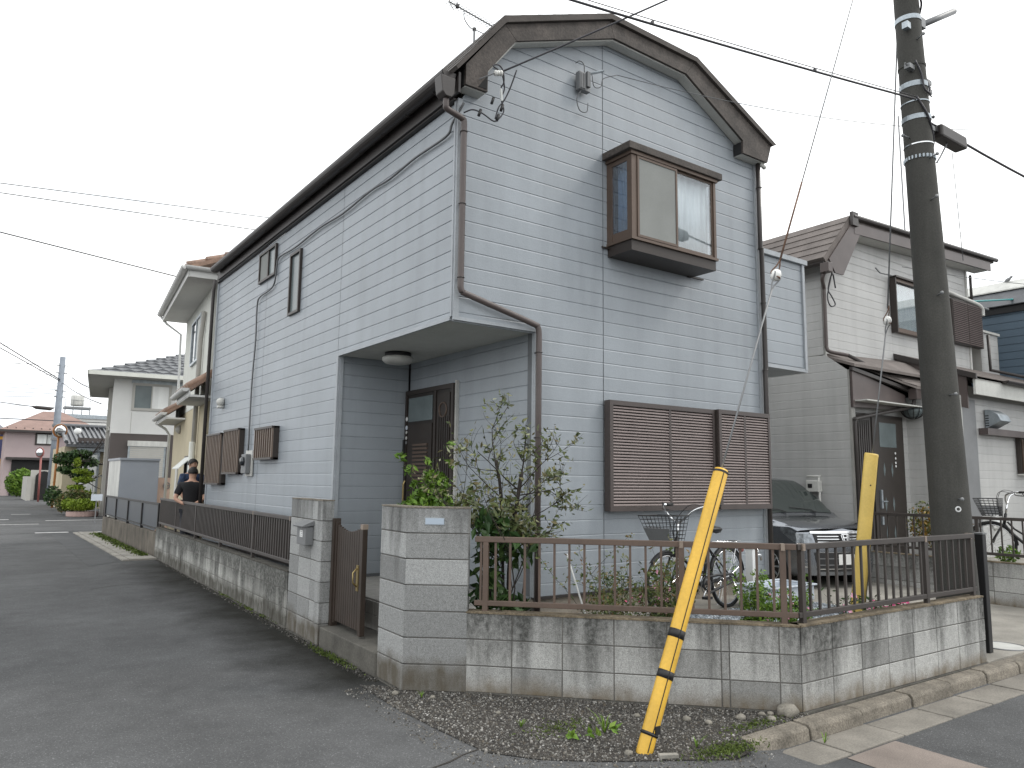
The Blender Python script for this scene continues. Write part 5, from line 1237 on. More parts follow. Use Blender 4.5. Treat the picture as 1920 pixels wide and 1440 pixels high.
# ------------------------------------------------------------------ tub and water tap
TB = thing('sink_tub', 'pale resin wash tub on grey blocks beside the standpipe', 'tub', (7.2, 5.15, .3))
tx0, tx1, ty0, ty1 = 6.88, 7.62, 4.98, 5.42
def trough(mb, x0, x1, y0, y1, z0, z1, t):
    mb.box(x0+t, x1-t, y0+t, y1-t, z0, z0+t)
    for a, b, c, d in ((x0, x1, y0, y0+t), (x0, x1, y1-t, y1), (x0, x0+t, y0+t, y1-t), (x1-t, x1, y0+t, y1-t)): mb.box(a, b, c, d, z0, z1)
    return mb
trough(MB(), tx0, tx1, ty0, ty1, .43, .585, .022).build('basin', M['tub'], TB, bevel=.008)
rm_ = MB()
for a, b, c, d in ((tx0-.025, tx1+.025, ty0-.025, ty0+.012), (tx0-.025, tx1+.025, ty1-.012, ty1+.025), (tx0-.025, tx0+.012, ty0+.012, ty1-.012), (tx1-.012, tx1+.025, ty0+.012, ty1-.012)): rm_.box(a, b, c, d, .586, .605)
rm_.build('rim', M['tub'], TB, bevel=.006)
for a in (6.98, 7.40):
    tag(B(a, a+.12, 5.05, 5.34, .345, .428).build('concrete_block', M['footing']), 'grey block supporting the pale wash tub', 'block', 'blocks under the wash tub')
SP = thing('standpipe', 'white square standpipe with a silver tap behind the wash tub', 'standpipe', (7.5, 5.62, .3))
B(7.36, 7.46, 5.58, 5.68, .36, .93).build('post', M['white'], SP, bevel=.006)
B(7.355, 7.465, 5.575, 5.685, .93, .945).build('cap', M['dirtywhite'], SP)
MB().tube([(7.46, 5.62, .86), (7.53, 5.60, .86), (7.545, 5.60, .80)], .014, 8).tube([(7.50, 5.61, .87), (7.50, 5.61, .91)], .008, 6).box(7.47, 7.53, 5.605, 5.615, .91, .925).build('tap', M['chrome'], SP, True)

# ------------------------------------------------------------------ garden plants
def branches(mb, p, d, l, r, depth, rnd, tips, bend=.35, n=3, minr=.002, up=.15):
    pts = [Vector(p)]; d = Vector(d).normalized(); seg = 4
    for i in range(seg):
        d = (d+Vector((rnd.gauss(0, .10), rnd.gauss(0, .10), rnd.gauss(up*.3, .06)))).normalized(); pts.append(pts[-1]+d*l/seg)
    mb.tube(pts, [r*(1-.13*i) for i in range(seg+1)], 5, False)
    for q in pts[1:]: tips.append((q, r))
    if depth == 0: return
    for i in range(n):
        k = rnd.randint(1, seg); a = Vector((rnd.gauss(0, 1), rnd.gauss(0, 1), rnd.gauss(.1, .6))).normalized()
        nd = (d*(1-bend)+a*bend*1.6).normalized(); branches(mb, pts[k], nd, l*rnd.uniform(.45, .75), max(minr, r*.55), depth-1, rnd, tips, bend, n, minr, up)
rnd = random.Random(21)
SB = thing('shrub', 'sparse leggy shrub with dark bare branches and small olive leaves behind the name plate pillar', 'shrub', (3.84, 5.30, .35))
bmb = MB(); tips = []
bs = Vector((3.82, 5.38, .35))
bmb.tube(smoothpath([bs, (3.80, 5.36, .9), (3.83, 5.34, 1.3), (3.88, 5.3, 1.75)]), .018, 7); bmb.tube(smoothpath([bs+Vector((-.05, 0, 0)), (3.76, 5.40, 1.0), (3.74, 5.42, 1.6), (3.70, 5.44, 1.85)]), .014, 7)
for (p, d, l, r) in (((3.83, 5.34, 1.3), (.9, -.5, .35), .62, .008), ((3.83, 5.34, 1.35), (.9, -.3, .7), .62, .008), ((3.86, 5.32, 1.6), (.7, -.5, .8), .55, .007), ((3.88, 5.3, 1.75), (.25, -.1, 1), .55, .009), ((3.86, 5.32, 1.55), (.8, -.3, .15), .6, .007),
                     ((3.86, 5.33, 1.6), (-.7, .5, .7), .65, .008), ((3.72, 5.43, 1.7), (-.15, .1, 1), .58, .008), ((3.84, 5.34, 1.45), (-.9, .5, .55), .70, .007), ((3.76, 5.40, 1.1), (-.9, .6, .7), .85, .009), ((3.76, 5.40, 1.2), (-1, .5, .3), .70, .008), ((3.80, 5.36, 1.1), (.8, -.4, .3), .6, .007),
                     ((3.76, 5.40, 1.0), (-.9, .7, .9), 1.0, .008), ((3.86, 5.32, 1.5), (.55, -.6, .5), .62, .007)):
    branches(bmb, p, d, l*(.62 if d[0] > 0 else .74), r*.85, 2, rnd, tips, .38, 4)
bmb.build('branches', M['bark'], SB, True)
q = leaves(1250, lambda r: (lambda t: tuple(t[0]+Vector((r.gauss(0, .022), r.gauss(0, .022), r.gauss(0, .022)))))(r.choice(tips)), .036, rnd); tag(q.build('leaves', M['leaf_olive'], SB), kind='stuff')
q = leaves(900, blob([(3.76, 5.36, 1.36, .20, .17, .20, 1.0), (3.52, 5.60, 1.42, .16, .12, .16, .6), (3.88, 5.24, 1.26, .14, .12, .14, .5)]), .042, rnd); tag(q.build('leaves', M['leaf_olive'], SB), kind='stuff')
VN = thing('climber', 'dark glossy large leaved climber hanging beside the pillar behind the railing', 'plant', (3.55, 5.35, .35))
q = leaves(330, blob([(3.62, 5.36, 1.22, .18, .12, .22, 1.0), (3.56, 5.36, .82, .17, .10, .35, 1.2), (3.80, 5.22, 1.10, .18, .1, .14, .7), (3.70, 5.25, .60, .22, .1, .16, .8)]), .105, rnd, up=-.6, long=1.4)
q.build('leaves', M['leaf_dark'], VN)
vm = MB(); vt = []
for i in range(5): branches(vm, (3.55+.06*i, 5.38-.03*i, .35), (.1, -.05, 1), .9, .008, 1, rnd, vt, .3, 2)
vm.build('stems', M['bark'], VN, True)
BU = thing('bush', 'bright green leafy bush behind the corner pillar in front of the entrance door', 'bush', (3.55, 6.45, .5))
q = leaves(1900, blob([(3.58, 6.35, 1.42, .24, .24, .20, 1.0), (3.62, 6.35, 1.62, .15, .15, .15, .5), (3.46, 6.60, 1.34, .13, .15, .13, .3), (3.6, 6.3, 1.1, .22, .22, .3, .8)]), .048, rnd, up=.4); tag(q.build('leaves', M['leaf_bright'], BU), kind='stuff')
bt = []; bm_ = MB()
for i in range(6): branches(bm_, (3.58+rnd.gauss(0, .03), 6.38+rnd.gauss(0, .03), .35), (rnd.gauss(0, .06), rnd.gauss(0, .06), 1), 1.0, .009, 1, rnd, bt, .12, 3)
bm_.build('stems', M['bark'], BU, True)
q = leaves(450, lambda r: (lambda t: tuple(t[0]+Vector((r.gauss(0, .02), r.gauss(0, .02), r.gauss(0, .02)))))(r.choice([t for t in bt if t[0].z > 1.2])), .05, rnd); tag(q.build('leaves', M['leaf_bright'], BU), kind='stuff')
def flowerbush(label, c, rx, ry, rz, nl, mt, nf, fm, fsz, leafsz=.028, seed=1, fz=.2):
    rnd = random.Random(seed); P_ = thing('flowering_plant', label, 'plant', (c[0], c[1], .345)); st = MB(); tp = []
    for i in range(10): branches(st, (c[0]+rnd.gauss(0, rx*.3), c[1]+rnd.gauss(0, ry*.3), .34), (rnd.gauss(0, .5), rnd.gauss(0, .4), 1), (c[2]-.34+rz)*rnd.uniform(.6, .95), .0035, 1, rnd, tp, .35, 3, .0015)
    st.build('stems', M['bark'], P_)
    f = blob([(c[0], c[1], c[2], rx, ry, rz, 1)]); fl = nl//2
    q = leaves(nl-fl, f, leafsz, rnd); w_ = leaves(fl, lambda r: tuple(r.choice(tp)[0]+Vector((r.gauss(0, .02), r.gauss(0, .02), r.gauss(0, .02)))), leafsz, rnd); q.add(w_.v, w_.f)
    tag(q.build('leaves', M[mt], P_), kind='stuff')
    for i in range(nf):
        p = Vector(f(rnd)); p.z = max(p.z, c[2]-rz*fz); d = Vector((rnd.gauss(-.3, .3), rnd.gauss(-.6, .3), .6)).normalized(); h = d.cross(X_).normalized(); k = h.cross(d)
        vs, fs = [p-d*.004], []
        n = 10
        for j in range(n):
            a = 2*pi*j/n; rr = fsz*(1 if j % 2 == 0 else .62); vs.append(p+(h*cos(a)+k*sin(a))*rr+d*fsz*.25)
        fs = [(0, 1+j, 1+(j+1) % n) for j in range(n)]
        MB().add(vs, fs).build('flower', M[fm], P_)
    return P_
flowerbush('low wiry plant with tiny orange flowers left of the pink chrysanthemums', (4.42, 4.72, .70), .26, .22, .30, 2300, 'leaf_mid', 7, 'petal_hot', .012, .022, 31)
flowerbush('pale pink chrysanthemums with dark seed heads behind the brown railing', (4.93, 4.62, .72), .26, .22, .30, 1400, 'leaf_mid', 30, 'petal_pale', .028, .03, 32, 1.0)
flowerbush('spreading green bush with pinkish flower heads between the bicycle and the wash tub', (5.72, 4.12, .54), .34, .28, .26, 3000, 'leaf_bright', 40, 'petal_pale', .014, .026, 33, 1.0)
flowerbush('pink petunias with dark centres beside the faded yellow guard', (6.55, 3.88, .60), .26, .08, .10, 160, 'leaf_dark', 6, 'petal_pale', .042, .03, 34)
flowerbush('magenta petunias on the mossy coping behind the dark railing', (6.75, 3.72, .60), .42, .06, .06, 260, 'leaf_dark', 9, 'petal_hot', .030, .028, 35)
tag(MB().tube([(4.30, 5.2, 1.05), (4.42, 5.0, .36)], .008, 6).build('garden_stake', M['white']), 'thin white garden stake leaning beside the brown downpipe', 'stake')
tag(MB().tube([(4.78, 4.9, .90), (4.70, 4.9, .36)], .005, 6).build('garden_stake', M['dirtywhite']), 'thin clear stake standing left of the chrysanthemums', 'stake')

# ------------------------------------------------------------------ parked car
def lerp(a, b, t): return a+(b-a)*t
def interp(tab, y):
    if y <= tab[0][0]: return tab[0][1:]
    for a, b in zip(tab[:-1], tab[1:]):
        if y <= b[0]:
            t = (y-a[0])/(b[0]-a[0]); i = tab.index(a); pa = tab[max(i-1, 0)]; pb = tab[min(i+2, len(tab)-1)]; h = b[0]-a[0]; o_ = []
            for j in range(1, len(a)):
                ma = (b[j]-pa[j])/max(1e-6, b[0]-pa[0])*h; mb_ = (pb[j]-a[j])/max(1e-6, pb[0]-a[0])*h
                if i == 0: ma = b[j]-a[j]
                o_.append((2*t**3-3*t*t+1)*a[j]+(t**3-2*t*t+t)*ma+(-2*t**3+3*t*t)*b[j]+(t**3-t*t)*mb_)
            return o_
    return tab[-1][1:]
CT = 15*pi/180; CN = Vector((10.93, 6.60, 0.10)); CS = 0.93
cw, cb = Vector((cos(CT), -sin(CT), 0)), Vector((sin(CT), cos(CT), 0))
def warp(x, y, z):
    c = .24*(abs(x)/.84)**2.6*exp(-max(y, 0)/.7)+.16*max(0, z-.72)*exp(-max(y, 0)/.4)+.05*max(0, .40-z)*exp(-max(y, 0)/.4)
    return CN+(cw*x+cb*(y+c)+Z_*z)*CS
# station: y, half width, top z, bottom z
ST = [(0.0, .80, .985, .24), (.10, .825, 1.035, .22), (.35, .842, 1.09, .20), (.70, .847, 1.135, .20), (.90, .847, 1.17, .20), (1.05, .847, 1.27, .20), (1.35, .847, 1.50, .20), (1.65, .847, 1.70, .20), (1.85, .847, 1.785, .20), (2.3, .847, 1.83, .20), (3.6, .847, 1.83, .20), (4.4, .84, 1.80, .22), (4.6, .80, 1.70, .3)]
def section(y):
    hw, zt, zb = interp(ST, y); hi = max(0, zt-1.12)
    zc = min(zt-.06, 1.0)
    wt = hw*(1-.20*min(1, hi/.7))
    return [(0, zb), (hw*.90, zb), (hw*.985, zb+.10), (hw, zb+.28), (hw, .72), (hw*.985, zc-.02), (lerp(hw*.965, hw*.96, min(1, hi*3)), zc+.02 if hi > .05 else zc+.01), (lerp(hw*.90, wt+.02, min(1, hi*4)), zt-.09 if hi > .15 else zt-.035), (lerp(hw*.72, wt-.10, min(1, hi*3)), zt-.018), (hw*.4, zt-.004), (0, zt)]
def surf(y, t, off=0.0):
    """t 0..10 from sill centre to roof centre; sign by caller"""
    s_ = section(y); i = min(int(t), len(s_)-2); f = t-i
    return lerp(s_[i][0], s_[i+1][0], f), lerp(s_[i][1], s_[i+1][1], f)
CAR = thing('parked_car', 'dark grey metallic minivan parked nose out between the blue house and the cream neighbour house', 'car', CN)
ys_ = [0, .02, .05]+[.1+.06*i for i in range(34)]+[2.3, 2.9, 3.6, 4.1, 4.4, 4.6]
ts_ = [0, 1, 1.5, 2, 2.5, 3, 3.5, 4, 4.5, 5, 5.5, 6, 6.33, 6.66, 7, 7.33, 7.66, 8, 8.5, 9, 9.5, 10]
vs, fs = [], []; nt_ = len(ts_); WC = .78; WR = .345
for y in ys_:
    for sg in (1, -1):
        for t in ts_:
            x, z = surf(y, t); vs.append(warp(x*sg, y, z))
row = 2*nt_
for i in range(len(ys_)-1):
    for s_ in (0, 1):
        for j in range(nt_-1):
            ym = (ys_[i]+ys_[i+1])/2; tm = (ts_[j]+ts_[j+1])/2; x, z = surf(ym, tm)
            a, b = i*row+s_*nt_+j, (i+1)*row+s_*nt_+j; fs.append((a, b, b+1, a+1))
# front cap
nx2 = 14
capf = []
s0 = section(0)
def cap(x, z): return warp(x, 0, z)
xs2 = [-1+2*i/nx2 for i in range(nx2+1)]
zs2 = [s0[1][1]+(s0[10][1]-s0[1][1])*j/12 for j in range(13)]
def halfw(z):
    for a, b in zip(s0[1:-1], s0[2:]):
        if a[1]-1e-6 <= z <= b[1]+1e-6: return lerp(a[0], b[0], (z-a[1])/max(1e-6, b[1]-a[1]))
    return s0[-1][0]
o0 = len(vs)
for z in zs2:
    hw = halfw(z)
    for x in xs2: vs.append(cap(x*hw, z))
for j in range(12):
    for i in range(nx2): a = o0+j*(nx2+1)+i; fs.append((a, a+1, a+nx2+2, a+nx2+1))
body = MB().add(vs, fs).build('body', M['carpaint'], CAR, True)
wn = body.modifiers.new('n', 'WEIGHTED_NORMAL')
# patches on the body surface
def spatch(y0, y1, t0, t1, name, mt, sides=(1,), off=.004, ny=8, ntt=8, shape=None):
    vs, fs = [], []
    for sg in sides:
        o = len(vs)
        for i in range(ny+1):
            for j in range(ntt+1):
                y = lerp(y0, y1, i/ny); t = lerp(t0, t1, j/ntt)
                if shape: y, t = shape(i/ny, j/ntt)
                x, z = surf(y, t); p = warp(x*sg, y, z); dn = Vector((p-(CN+cw*0+cb*(y+.8)+Z_*.7))); dn.z = max(dn.z, 0); dn.normalize(); vs.append(p+dn*off*1.5)
        for i in range(ny):
            for j in range(ntt):
                a = o+i*(ntt+1)+j; fs.append((a, a+1, a+ntt+2, a+ntt+1))
    return MB().add(vs, fs).build(name, M[mt], CAR, True)
def fpatch(poly, name, mt, off=.006, n=6, mirror=False, parent=None):
    """front cap patch; quad with 4 corners (x,z)"""
    mb = MB()
    for sg in ((1, -1) if mirror else (1,)):
        vs, fs = [], []
        for i in range(n+1):
            for j in range(n+1):
                u, v = i/n, j/n
                x = (poly[0][0]*(1-u)+poly[1][0]*u)*(1-v)+(poly[3][0]*(1-u)+poly[2][0]*u)*v; z = (poly[0][1]*(1-u)+poly[1][1]*u)*(1-v)+(poly[3][1]*(1-u)+poly[2][1]*u)*v
                vs.append(cap(x*sg, z)-cb*off)
        for i in range(n):
            for j in range(n): a = i*(n+1)+j; fs.append((a, a+1, a+n+2, a+n+1))
        mb.add(vs, fs)
    return mb.build(name, M[mt], parent or CAR, True)
M['carglass'] = glass_mat('car_glass', (0.045, 0.055, 0.052), 0.03)
# windscreen: across the top of the loft
vs, fs = [], []
for i in range(13):
    y = lerp(.97, 1.80, i/12)
    for j in range(17):
        u = -1+2*j/16; x, z = surf(y, 10-abs(u)*2.45); vs.append(warp(x*(1 if u > 0 else -1), y, z)+Z_*.006-cb*.004)
for i in range(12):
    for j in range(16): a = i*17+j; fs.append((a, a+1, a+18, a+17))
MB().add(vs, fs).build('windscreen', M['carglass'], CAR, True)
for sg in (1, -1):
    spatch(1.30, 1.95, 6.25, 6.95, 'side_window', 'carglass', (sg,), .006, shape=lambda u, v: (lerp(lerp(1.05, 1.62, v), 2.15, u), lerp(6.15, 6.9, v)))
    spatch(2.22, 3.3, 6.15, 6.92, 'side_window', 'carglass', (sg,), .006)
    spatch(0.02, 4.4, 1.02, 1.5, 'sill', 'black', (sg,), .003, 12, 2)
for q in (-.35, .30): MB().tube([warp(q+.02, .95, surf(.95, 10)[1]+.02), warp(q-.10, 1.0, surf(1.0, 9.3)[1]+.03), warp(q-.50, 1.04, surf(1.04, 9)[1]+.035)], .008, 6).build('wiper', M['black'], CAR)
# bonnet shut line, grille, lamps, bumper
fpatch([(-.52, .735), (.52, .735), (.56, .905), (-.56, .905)], 'grille', 'black', .008)
for q in range(3):
    z = .765+q*.045; fpatch([(-.50, z), (.50, z), (.50, z+.012), (-.50, z+.012)], 'grille_bar', 'chrome', .016)
fpatch([(-.60, .905), (.60, .905), (.60, .945), (-.60, .945)], 'chrome_strip', 'chrome', .014)
fpatch([(-.10, .77), (.10, .77), (.115, .90), (-.115, .90)], 'emblem_back', 'grille' if False else 'black', .020)
EMB = MB()
def fbar(x0, z0, x1, z1, w_, off=.030):
    d = Vector((x1-x0, z1-z0)); d.normalize(); n = Vector((-d.y, d.x))*w_/2
    return EMB.prism([cap(x0+n.x, z0+n.y)-cb*off, cap(x1+n.x, z1+n.y)-cb*off, cap(x1-n.x, z1-n.y)-cb*off, cap(x0-n.x, z0-n.y)-cb*off], -cb*.008)
hx, hz0, hz1 = .085, .775, .905
for a in ((-.060, hz0+.02, -.080, hz1-.02), (.060, hz0+.02, .080, hz1-.02), (-.072, hz1-.012, .072, hz1-.012), (-.050, hz0+.012, .050, hz0+.012)): fbar(*a, .013)
for a in ((-.030, hz0+.022, -.043, hz1-.024), (.030, hz0+.022, .043, hz1-.024), (-.034, .840, .034, .840)): fbar(*a, .019)
EMB.build('emblem', M['chrome'], CAR)
fpatch([(.56, .735), (.79, .76), (.80, .90), (.60, .90)], 'headlight', 'lens', .010)
fpatch([(-.56, .735), (-.79, .76), (-.80, .90), (-.60, .90)], 'headlight', 'lens', .010)
for sg in (1, -1): spatch(0, .42, 4.05, 5.1, 'headlight_side', 'lens', (sg,), .006, 8, 4, shape=lambda u, v: (.40*u, lerp(lerp(4.15, 4.75, u), 5.15, v)))
fpatch([(.50, .700), (.80, .730), (.80, .750), (.50, .720)], 'chrome_strip', 'chrome', .016, mirror=True)
fpatch([(-.50, .30), (.50, .30), (.56, .60), (-.56, .60)], 'lower_grille', 'black', .008)
for z in (.335, .40, .50, .60): fpatch([(-.53, z), (.53, z), (.53, z+.014), (-.53, z+.014)], 'lower_bar', 'chrome' if z in (.335, .60) else 'grey', .016)
for sg in (1, -1):
    for q in range(3): fpatch([(sg*.62, .36+q*.055), (sg*.78, .375+q*.055), (sg*.78, .392+q*.055), (sg*.62, .377+q*.055)], 'fog_lamp_trim', 'chrome', .012)
fpatch([(-.165, .41), (.165, .41), (.165, .575), (-.165, .575)], 'number_plate', 'plate', .035, 1)
# wheels in dark arches
for sg in (-1, 1):
    for yy in (.80, 3.55):
        wc_ = CN+(cw*sg*.845+cb*yy+Z_*.33)*CS; axw = cw*sg
        MB().lathe(wc_-axw*.10, [(.36, 0), (.36, .103)], 32, axw).build('wheel_arch', M['interior'], CAR)
        wh = MB().lathe(wc_-axw*.06, [(.30, -.10), (.33, -.06), (.33, .05), (.315, .075), (.235, .075), (.225, .055), (.001, .050)], 32, axw).build('wheel', M['black'], CAR, True)
        MB().ring(wc_+axw*.012, axw, .222, .008, 32, 6).build('rim', M['chrome'], wh, True)
        h = axw.cross(Z_).normalized(); sp = MB()
        for q in range(10):
            a = 2*pi*q/10; d = h*cos(a)+Z_*sin(a); n = axw.cross(d)
            sp.prism([wc_+axw*.004+d*.05+n*.010, wc_+axw*.014+d*.215+n*.024, wc_+axw*.014+d*.215-n*.004, wc_+axw*.004+d*.05-n*.010], axw*.012)
        sp.build('spokes', M['galv'], wh); MB().lathe(wc_+axw*.008, [(.05, 0), (.045, .014), (.001, .016)], 20, axw).build('hub_cap', M['grey'], wh, True)
for sg in (-1, 1):
    p = CN+(cw*sg*.93+cb*1.45+Z_*1.12)*CS
    MB().fbox((p, cw, cb, Z_), -.09, .09, -.05, .06, -.07, .09).build('wing_mirror', M['carpaint'], CAR, bevel=.03)

# ------------------------------------------------------------------ cream neighbour house
NH = thing('house', 'cream grey clapboard house with brown sloping porch roofs right of the parked car', 'house', (15, 10, 0))
PN = 3.03
nl = B(12.0, 12.1, 7.50, 14.0, 0.3, 5.62).build('side_wall', M['nsiding_back'], NH)
siding(nl, (12.0, 0, 0), Y_, -X_, [(7.48, 10.5), (10.5, 13.9)], 3.93, 5.62, PN, M['nsiding'])
siding(nl, (12.0, 0, 0), Y_, -X_, [(7.06, 10.5), (10.5, 13.9)], .40, 3.93, PN, M['nsiding'], clip=[(7.0, .4), (14, .4), (14, 4.0), (7.45, 3.92), (7.06, 3.62)][::1])
B(12.0, 12.1, 7.02, 7.50, .3, 3.62).build('side_wall', M['nsiding_back'], NH)
# upper front
uprof = [(12.0, 5.45), (12.62, 6.17), (17.55, 6.42), (17.55, 3.9), (12.0, 3.9)]
nf = MB().prism([(x, 7.47, z) for x, z in uprof], (0, .1, 0)).build('front_wall', M['nsiding_back'], NH)
siding(nf, (0, 7.47, 0), X_, -Y_, [(12.06, 14.3), (14.3, 17.50)], 3.9, 6.42, PN, M['nsiding'], clip=[(12.06, 3.9), (17.5, 3.9), (17.5, 6.40), (12.66, 6.15), (12.06, 5.50)])
B(12.0, 12.07, 7.44, 7.475, 3.9, 5.45).build('corner_trim', M['ntrim'], NH); B(17.49, 17.56, 7.44, 7.475, 3.9, 6.4).build('corner_trim', M['ntrim'], NH)
B(12.2, 17.4, 7.6, 13.9, 0.3, 5.5).build('upper_floor', M['interior'], NH)
B(17.45, 17.55, 7.58, 14, .3, 6.3).build('far_side_wall', M['nsiding_back'], NH)
# upper roof: steep left plane with courses, shallow front edge
yr0, yr1 = 7.20, 14.1
nr = MB().prism([(11.66, yr0, 5.55), (12.55, yr0, 6.50), (18.35, yr0, 6.74), (18.35, yr0, 6.66), (12.62, yr0, 6.38), (11.74, yr0, 5.48)], (0, yr1-yr0, 0)).build('roof', M['nroof'], NH)
a, b = Vector((11.66, 0, 5.55)), Vector((12.55, 0, 6.50)); nn = Vector((-(b-a).z, 0, (b-a).x)).normalized()
for q in range(6):
    p0, p1 = a+(b-a)*q/6, a+(b-a)*(q+1)/6
    MB().prism([p0+nn*.002+Y_*yr0, p1+nn*.002+Y_*yr0, p1+nn*.003+Y_*yr0, p0+nn*.018+Y_*yr0], (0, yr1-yr0, 0)).build('slate_course', M['nroof'], nr)
MB().prism([(11.95, 7.17, 5.33), (12.20, 7.17, 5.33), (12.80, 7.17, 6.18), (12.60, 7.17, 6.40), (11.78, 7.17, 5.55)], (0, .03, 0)).build('barge_board', M['pipe'], NH)
MB().prism([(12.61, 7.165, 6.17), (18.1, 7.165, 6.43), (18.1, 7.165, 6.62), (12.61, 7.165, 6.37)], (0, .03, 0)).build('barge_board', M['pipe'], NH)
MB().prism([(12.61, 7.20, 6.17), (18.0, 7.20, 6.42), (18.0, 7.20, 6.435), (12.61, 7.20, 6.185)], (0, .27, 0)).build('verge_soffit', M['soffit'], NH)
MB().tube([(12.55, 7.15, 6.47), (18.38, 7.15, 6.72)], .045, 8).build('ridge_cap', M['gutter'], NH)
MB().box(12.50, 12.68, 7.12, 7.18, 6.30, 6.55).build('corner_cap', M['gutter'], NH)
gutter('gutter', (11.72, 7.22, 5.50), (11.72, 14.0, 5.50), .055, NH, M['gutter'])
B(11.66, 11.80, 7.12, 7.28, 5.30, 5.47).build('rain_head', M['pipe'], NH, bevel=.01)
MB().tube(smoothpath([(11.73, 7.25, 5.30), (11.75, 7.30, 5.20), (11.95, 7.40, 5.12), (11.97, 7.41, 5.0)])+[Vector((11.97, 7.41, 4.1))]+smoothpath([(11.97, 7.41, 4.05), (12.0, 7.36, 3.97), (12.2, 7.15, 3.90)]), .032, 8).build('downpipe', M['pipe'], NH, True)
MB().tube([(12.2, 7.15, 3.90), (13.72, 6.93, 3.47), (13.78, 6.92, 3.40)], .032, 8).build('downpipe', M['gutter'], NH, True)
# lower lean-to roofs
lr = MB().prism([(12.0, 7.46, 3.86), (15.85, 7.46, 4.12), (15.85, 6.75, 3.62), (11.98, 6.92, 3.66)], (0, 0, .05)).build('porch_roof', M['nroof'], NH)
lr = MB().prism([(12.0, 7.45, 3.92), (14.3, 7.45, 4.02), (14.3, 6.72, 3.42), (13.7, 6.75, 3.40)], (0, 0, .035)).build('porch_roof', M['nroof'], NH)
for q in range(6):
    t0, t1 = q/6, (q+1)/6; e0 = lambda t: Vector((lerp(12.0, 13.7, t), lerp(7.45, 6.75, t), lerp(3.955, 3.44, t))); e1_ = lambda t: Vector((14.3, lerp(7.45, 6.72, t), lerp(4.055, 3.455, t)))
    MB().add([e0(t0)+Z_*.003, e1_(t0)+Z_*.003, e1_(t1)+Z_*.018, e0(t1)+Z_*.018, e1_(t1)+Z_*.0, e0(t1)+Z_*.0], [(0, 1, 2, 3), (3, 2, 4, 5)]).build('slate_course', M['nroof'], lr)
MB().prism([(12.0, 6.98, 2.98), (12.0, 6.98, 3.62), (13.72, 6.98, 3.30), (13.72, 6.98, 3.03)], (0, .05, 0)).build('porch_gable', M['pipe'], NH)
MB().prism([(11.97, 6.95, 3.66), (13.8, 6.9, 3.42), (13.8, 6.9, 3.36), (11.97, 6.95, 3.60)], (0, .06, 0)).build('verge_board', M['gutter'], NH)
gutter('gutter', (13.78, 6.82, 3.45), (15.9, 6.82, 3.60), .055, NH, M['gutter'])
B(13.70, 13.86, 6.76, 6.92, 3.22, 3.42).build('rain_head', M['pipe'], NH, bevel=.01)
MB().tube(smoothpath([(13.78, 6.85, 3.22), (13.76, 6.88, 3.12), (13.60, 6.92, 3.06)])+smoothpath([(13.55, 6.93, 3.05), (12.12, 6.96, 2.80), (12.02, 6.965, 2.76), (12.0, 6.97, 2.66)])+[Vector((12.02, 6.97, .2))], .034, 8).build('downpipe', M['gutter'], NH, True)
MB().prism([(14.35, 7.46, 3.50), (14.35, 7.46, 4.15), (14.35, 6.2, 3.62), (14.35, 6.2, 3.05)], (.04, 0, 0)).build('side_gable', M['pipe'], NH)
for q in range(5):
    t0, t1 = q/5, (q+1)/5; P_ = lambda x, t: Vector((x, lerp(7.46, 6.05, t), lerp(4.20, 3.62, t)))
    MB().add([P_(14.32, t0)+Z_*.003, P_(22, t0)+Z_*.003, P_(22, t1)+Z_*.018, P_(14.32, t1)+Z_*.018, P_(22, t1), P_(14.32, t1), P_(22, t0)-Z_*.05, P_(14.32, t0)-Z_*.05, P_(22, t1)-Z_*.05, P_(14.32, t1)-Z_*.05], [(0, 1, 2, 3), (3, 2, 4, 5), (7, 9, 8, 6)]).build('slate_course', M['nroof'], lr)
gutter('gutter', (15.4, 5.99, 3.62), (22, 5.99, 3.62), .06, NH, M['gutter'])
B(14.36, 22, 6.06, 6.10, 3.30, 3.58).build('eave_fascia', M['soffit'], NH)
MB().prism([(14.30, 6.02, 3.56), (14.30, 7.46, 4.10), (14.30, 7.46, 4.20), (14.30, 6.02, 3.66)], (.05, 0, 0)).build('verge_board', M['gutter'], NH)
# porch and door
pw = B(12.02, 14.6, 7.18, 7.24, .3, 3.1).build('porch_wall', M['nsiding_back'], NH)
pb_ = B(12.03, 12.13, 7.03, 7.17, .3, 2.98).build('porch_post', M['ntrim'], NH)
ps = B(14.1, 14.2, 6.35, 7.59, .3, 3.3).build('porch_side_wall', M['nsiding_back'], NH)
siding(ps, (14.1, 0, 0), Y_, -X_, [(6.36, 7.58)], .4, 3.3, PN, M['nsiding'])
siding(pw, (0, 7.18, 0), X_, -Y_, [(12.14, 14.1)], .4, 3.1, PN, M['nsiding'], holes=[(12.25, 13.85, 0, 2.95)])
B(12.05, 14.3, 6.76, 7.6, 3.08, 3.10).build('porch_ceiling', M['soffit'], NH)
nd = B(12.25, 13.85, 7.125, 7.18, .45, 2.92).build('entrance_door', M['door'], NH)
B(12.78, 13.80, 7.11, 7.124, .5, 2.86).build('door_leaf', M['doorin'], nd)
B(13.0, 13.56, 7.105, 7.111, 2.35, 2.78).build('fanlight', M['frost'], nd)
for q in range(6): B(12.35+q*.065, 12.385+q*.065, 7.11, 7.126, .5, 2.8).build('reed', M['gutter'], nd)
for z in (1.95, 1.35, .85):
    for x in (13.12, 13.38): MB().prism([(x, 7.107, z-.13), (x+.035, 7.107, z), (x, 7.107, z+.13), (x-.035, 7.107, z)], (0, .004, 0)).build('lozenge_light', M['frost'], nd)
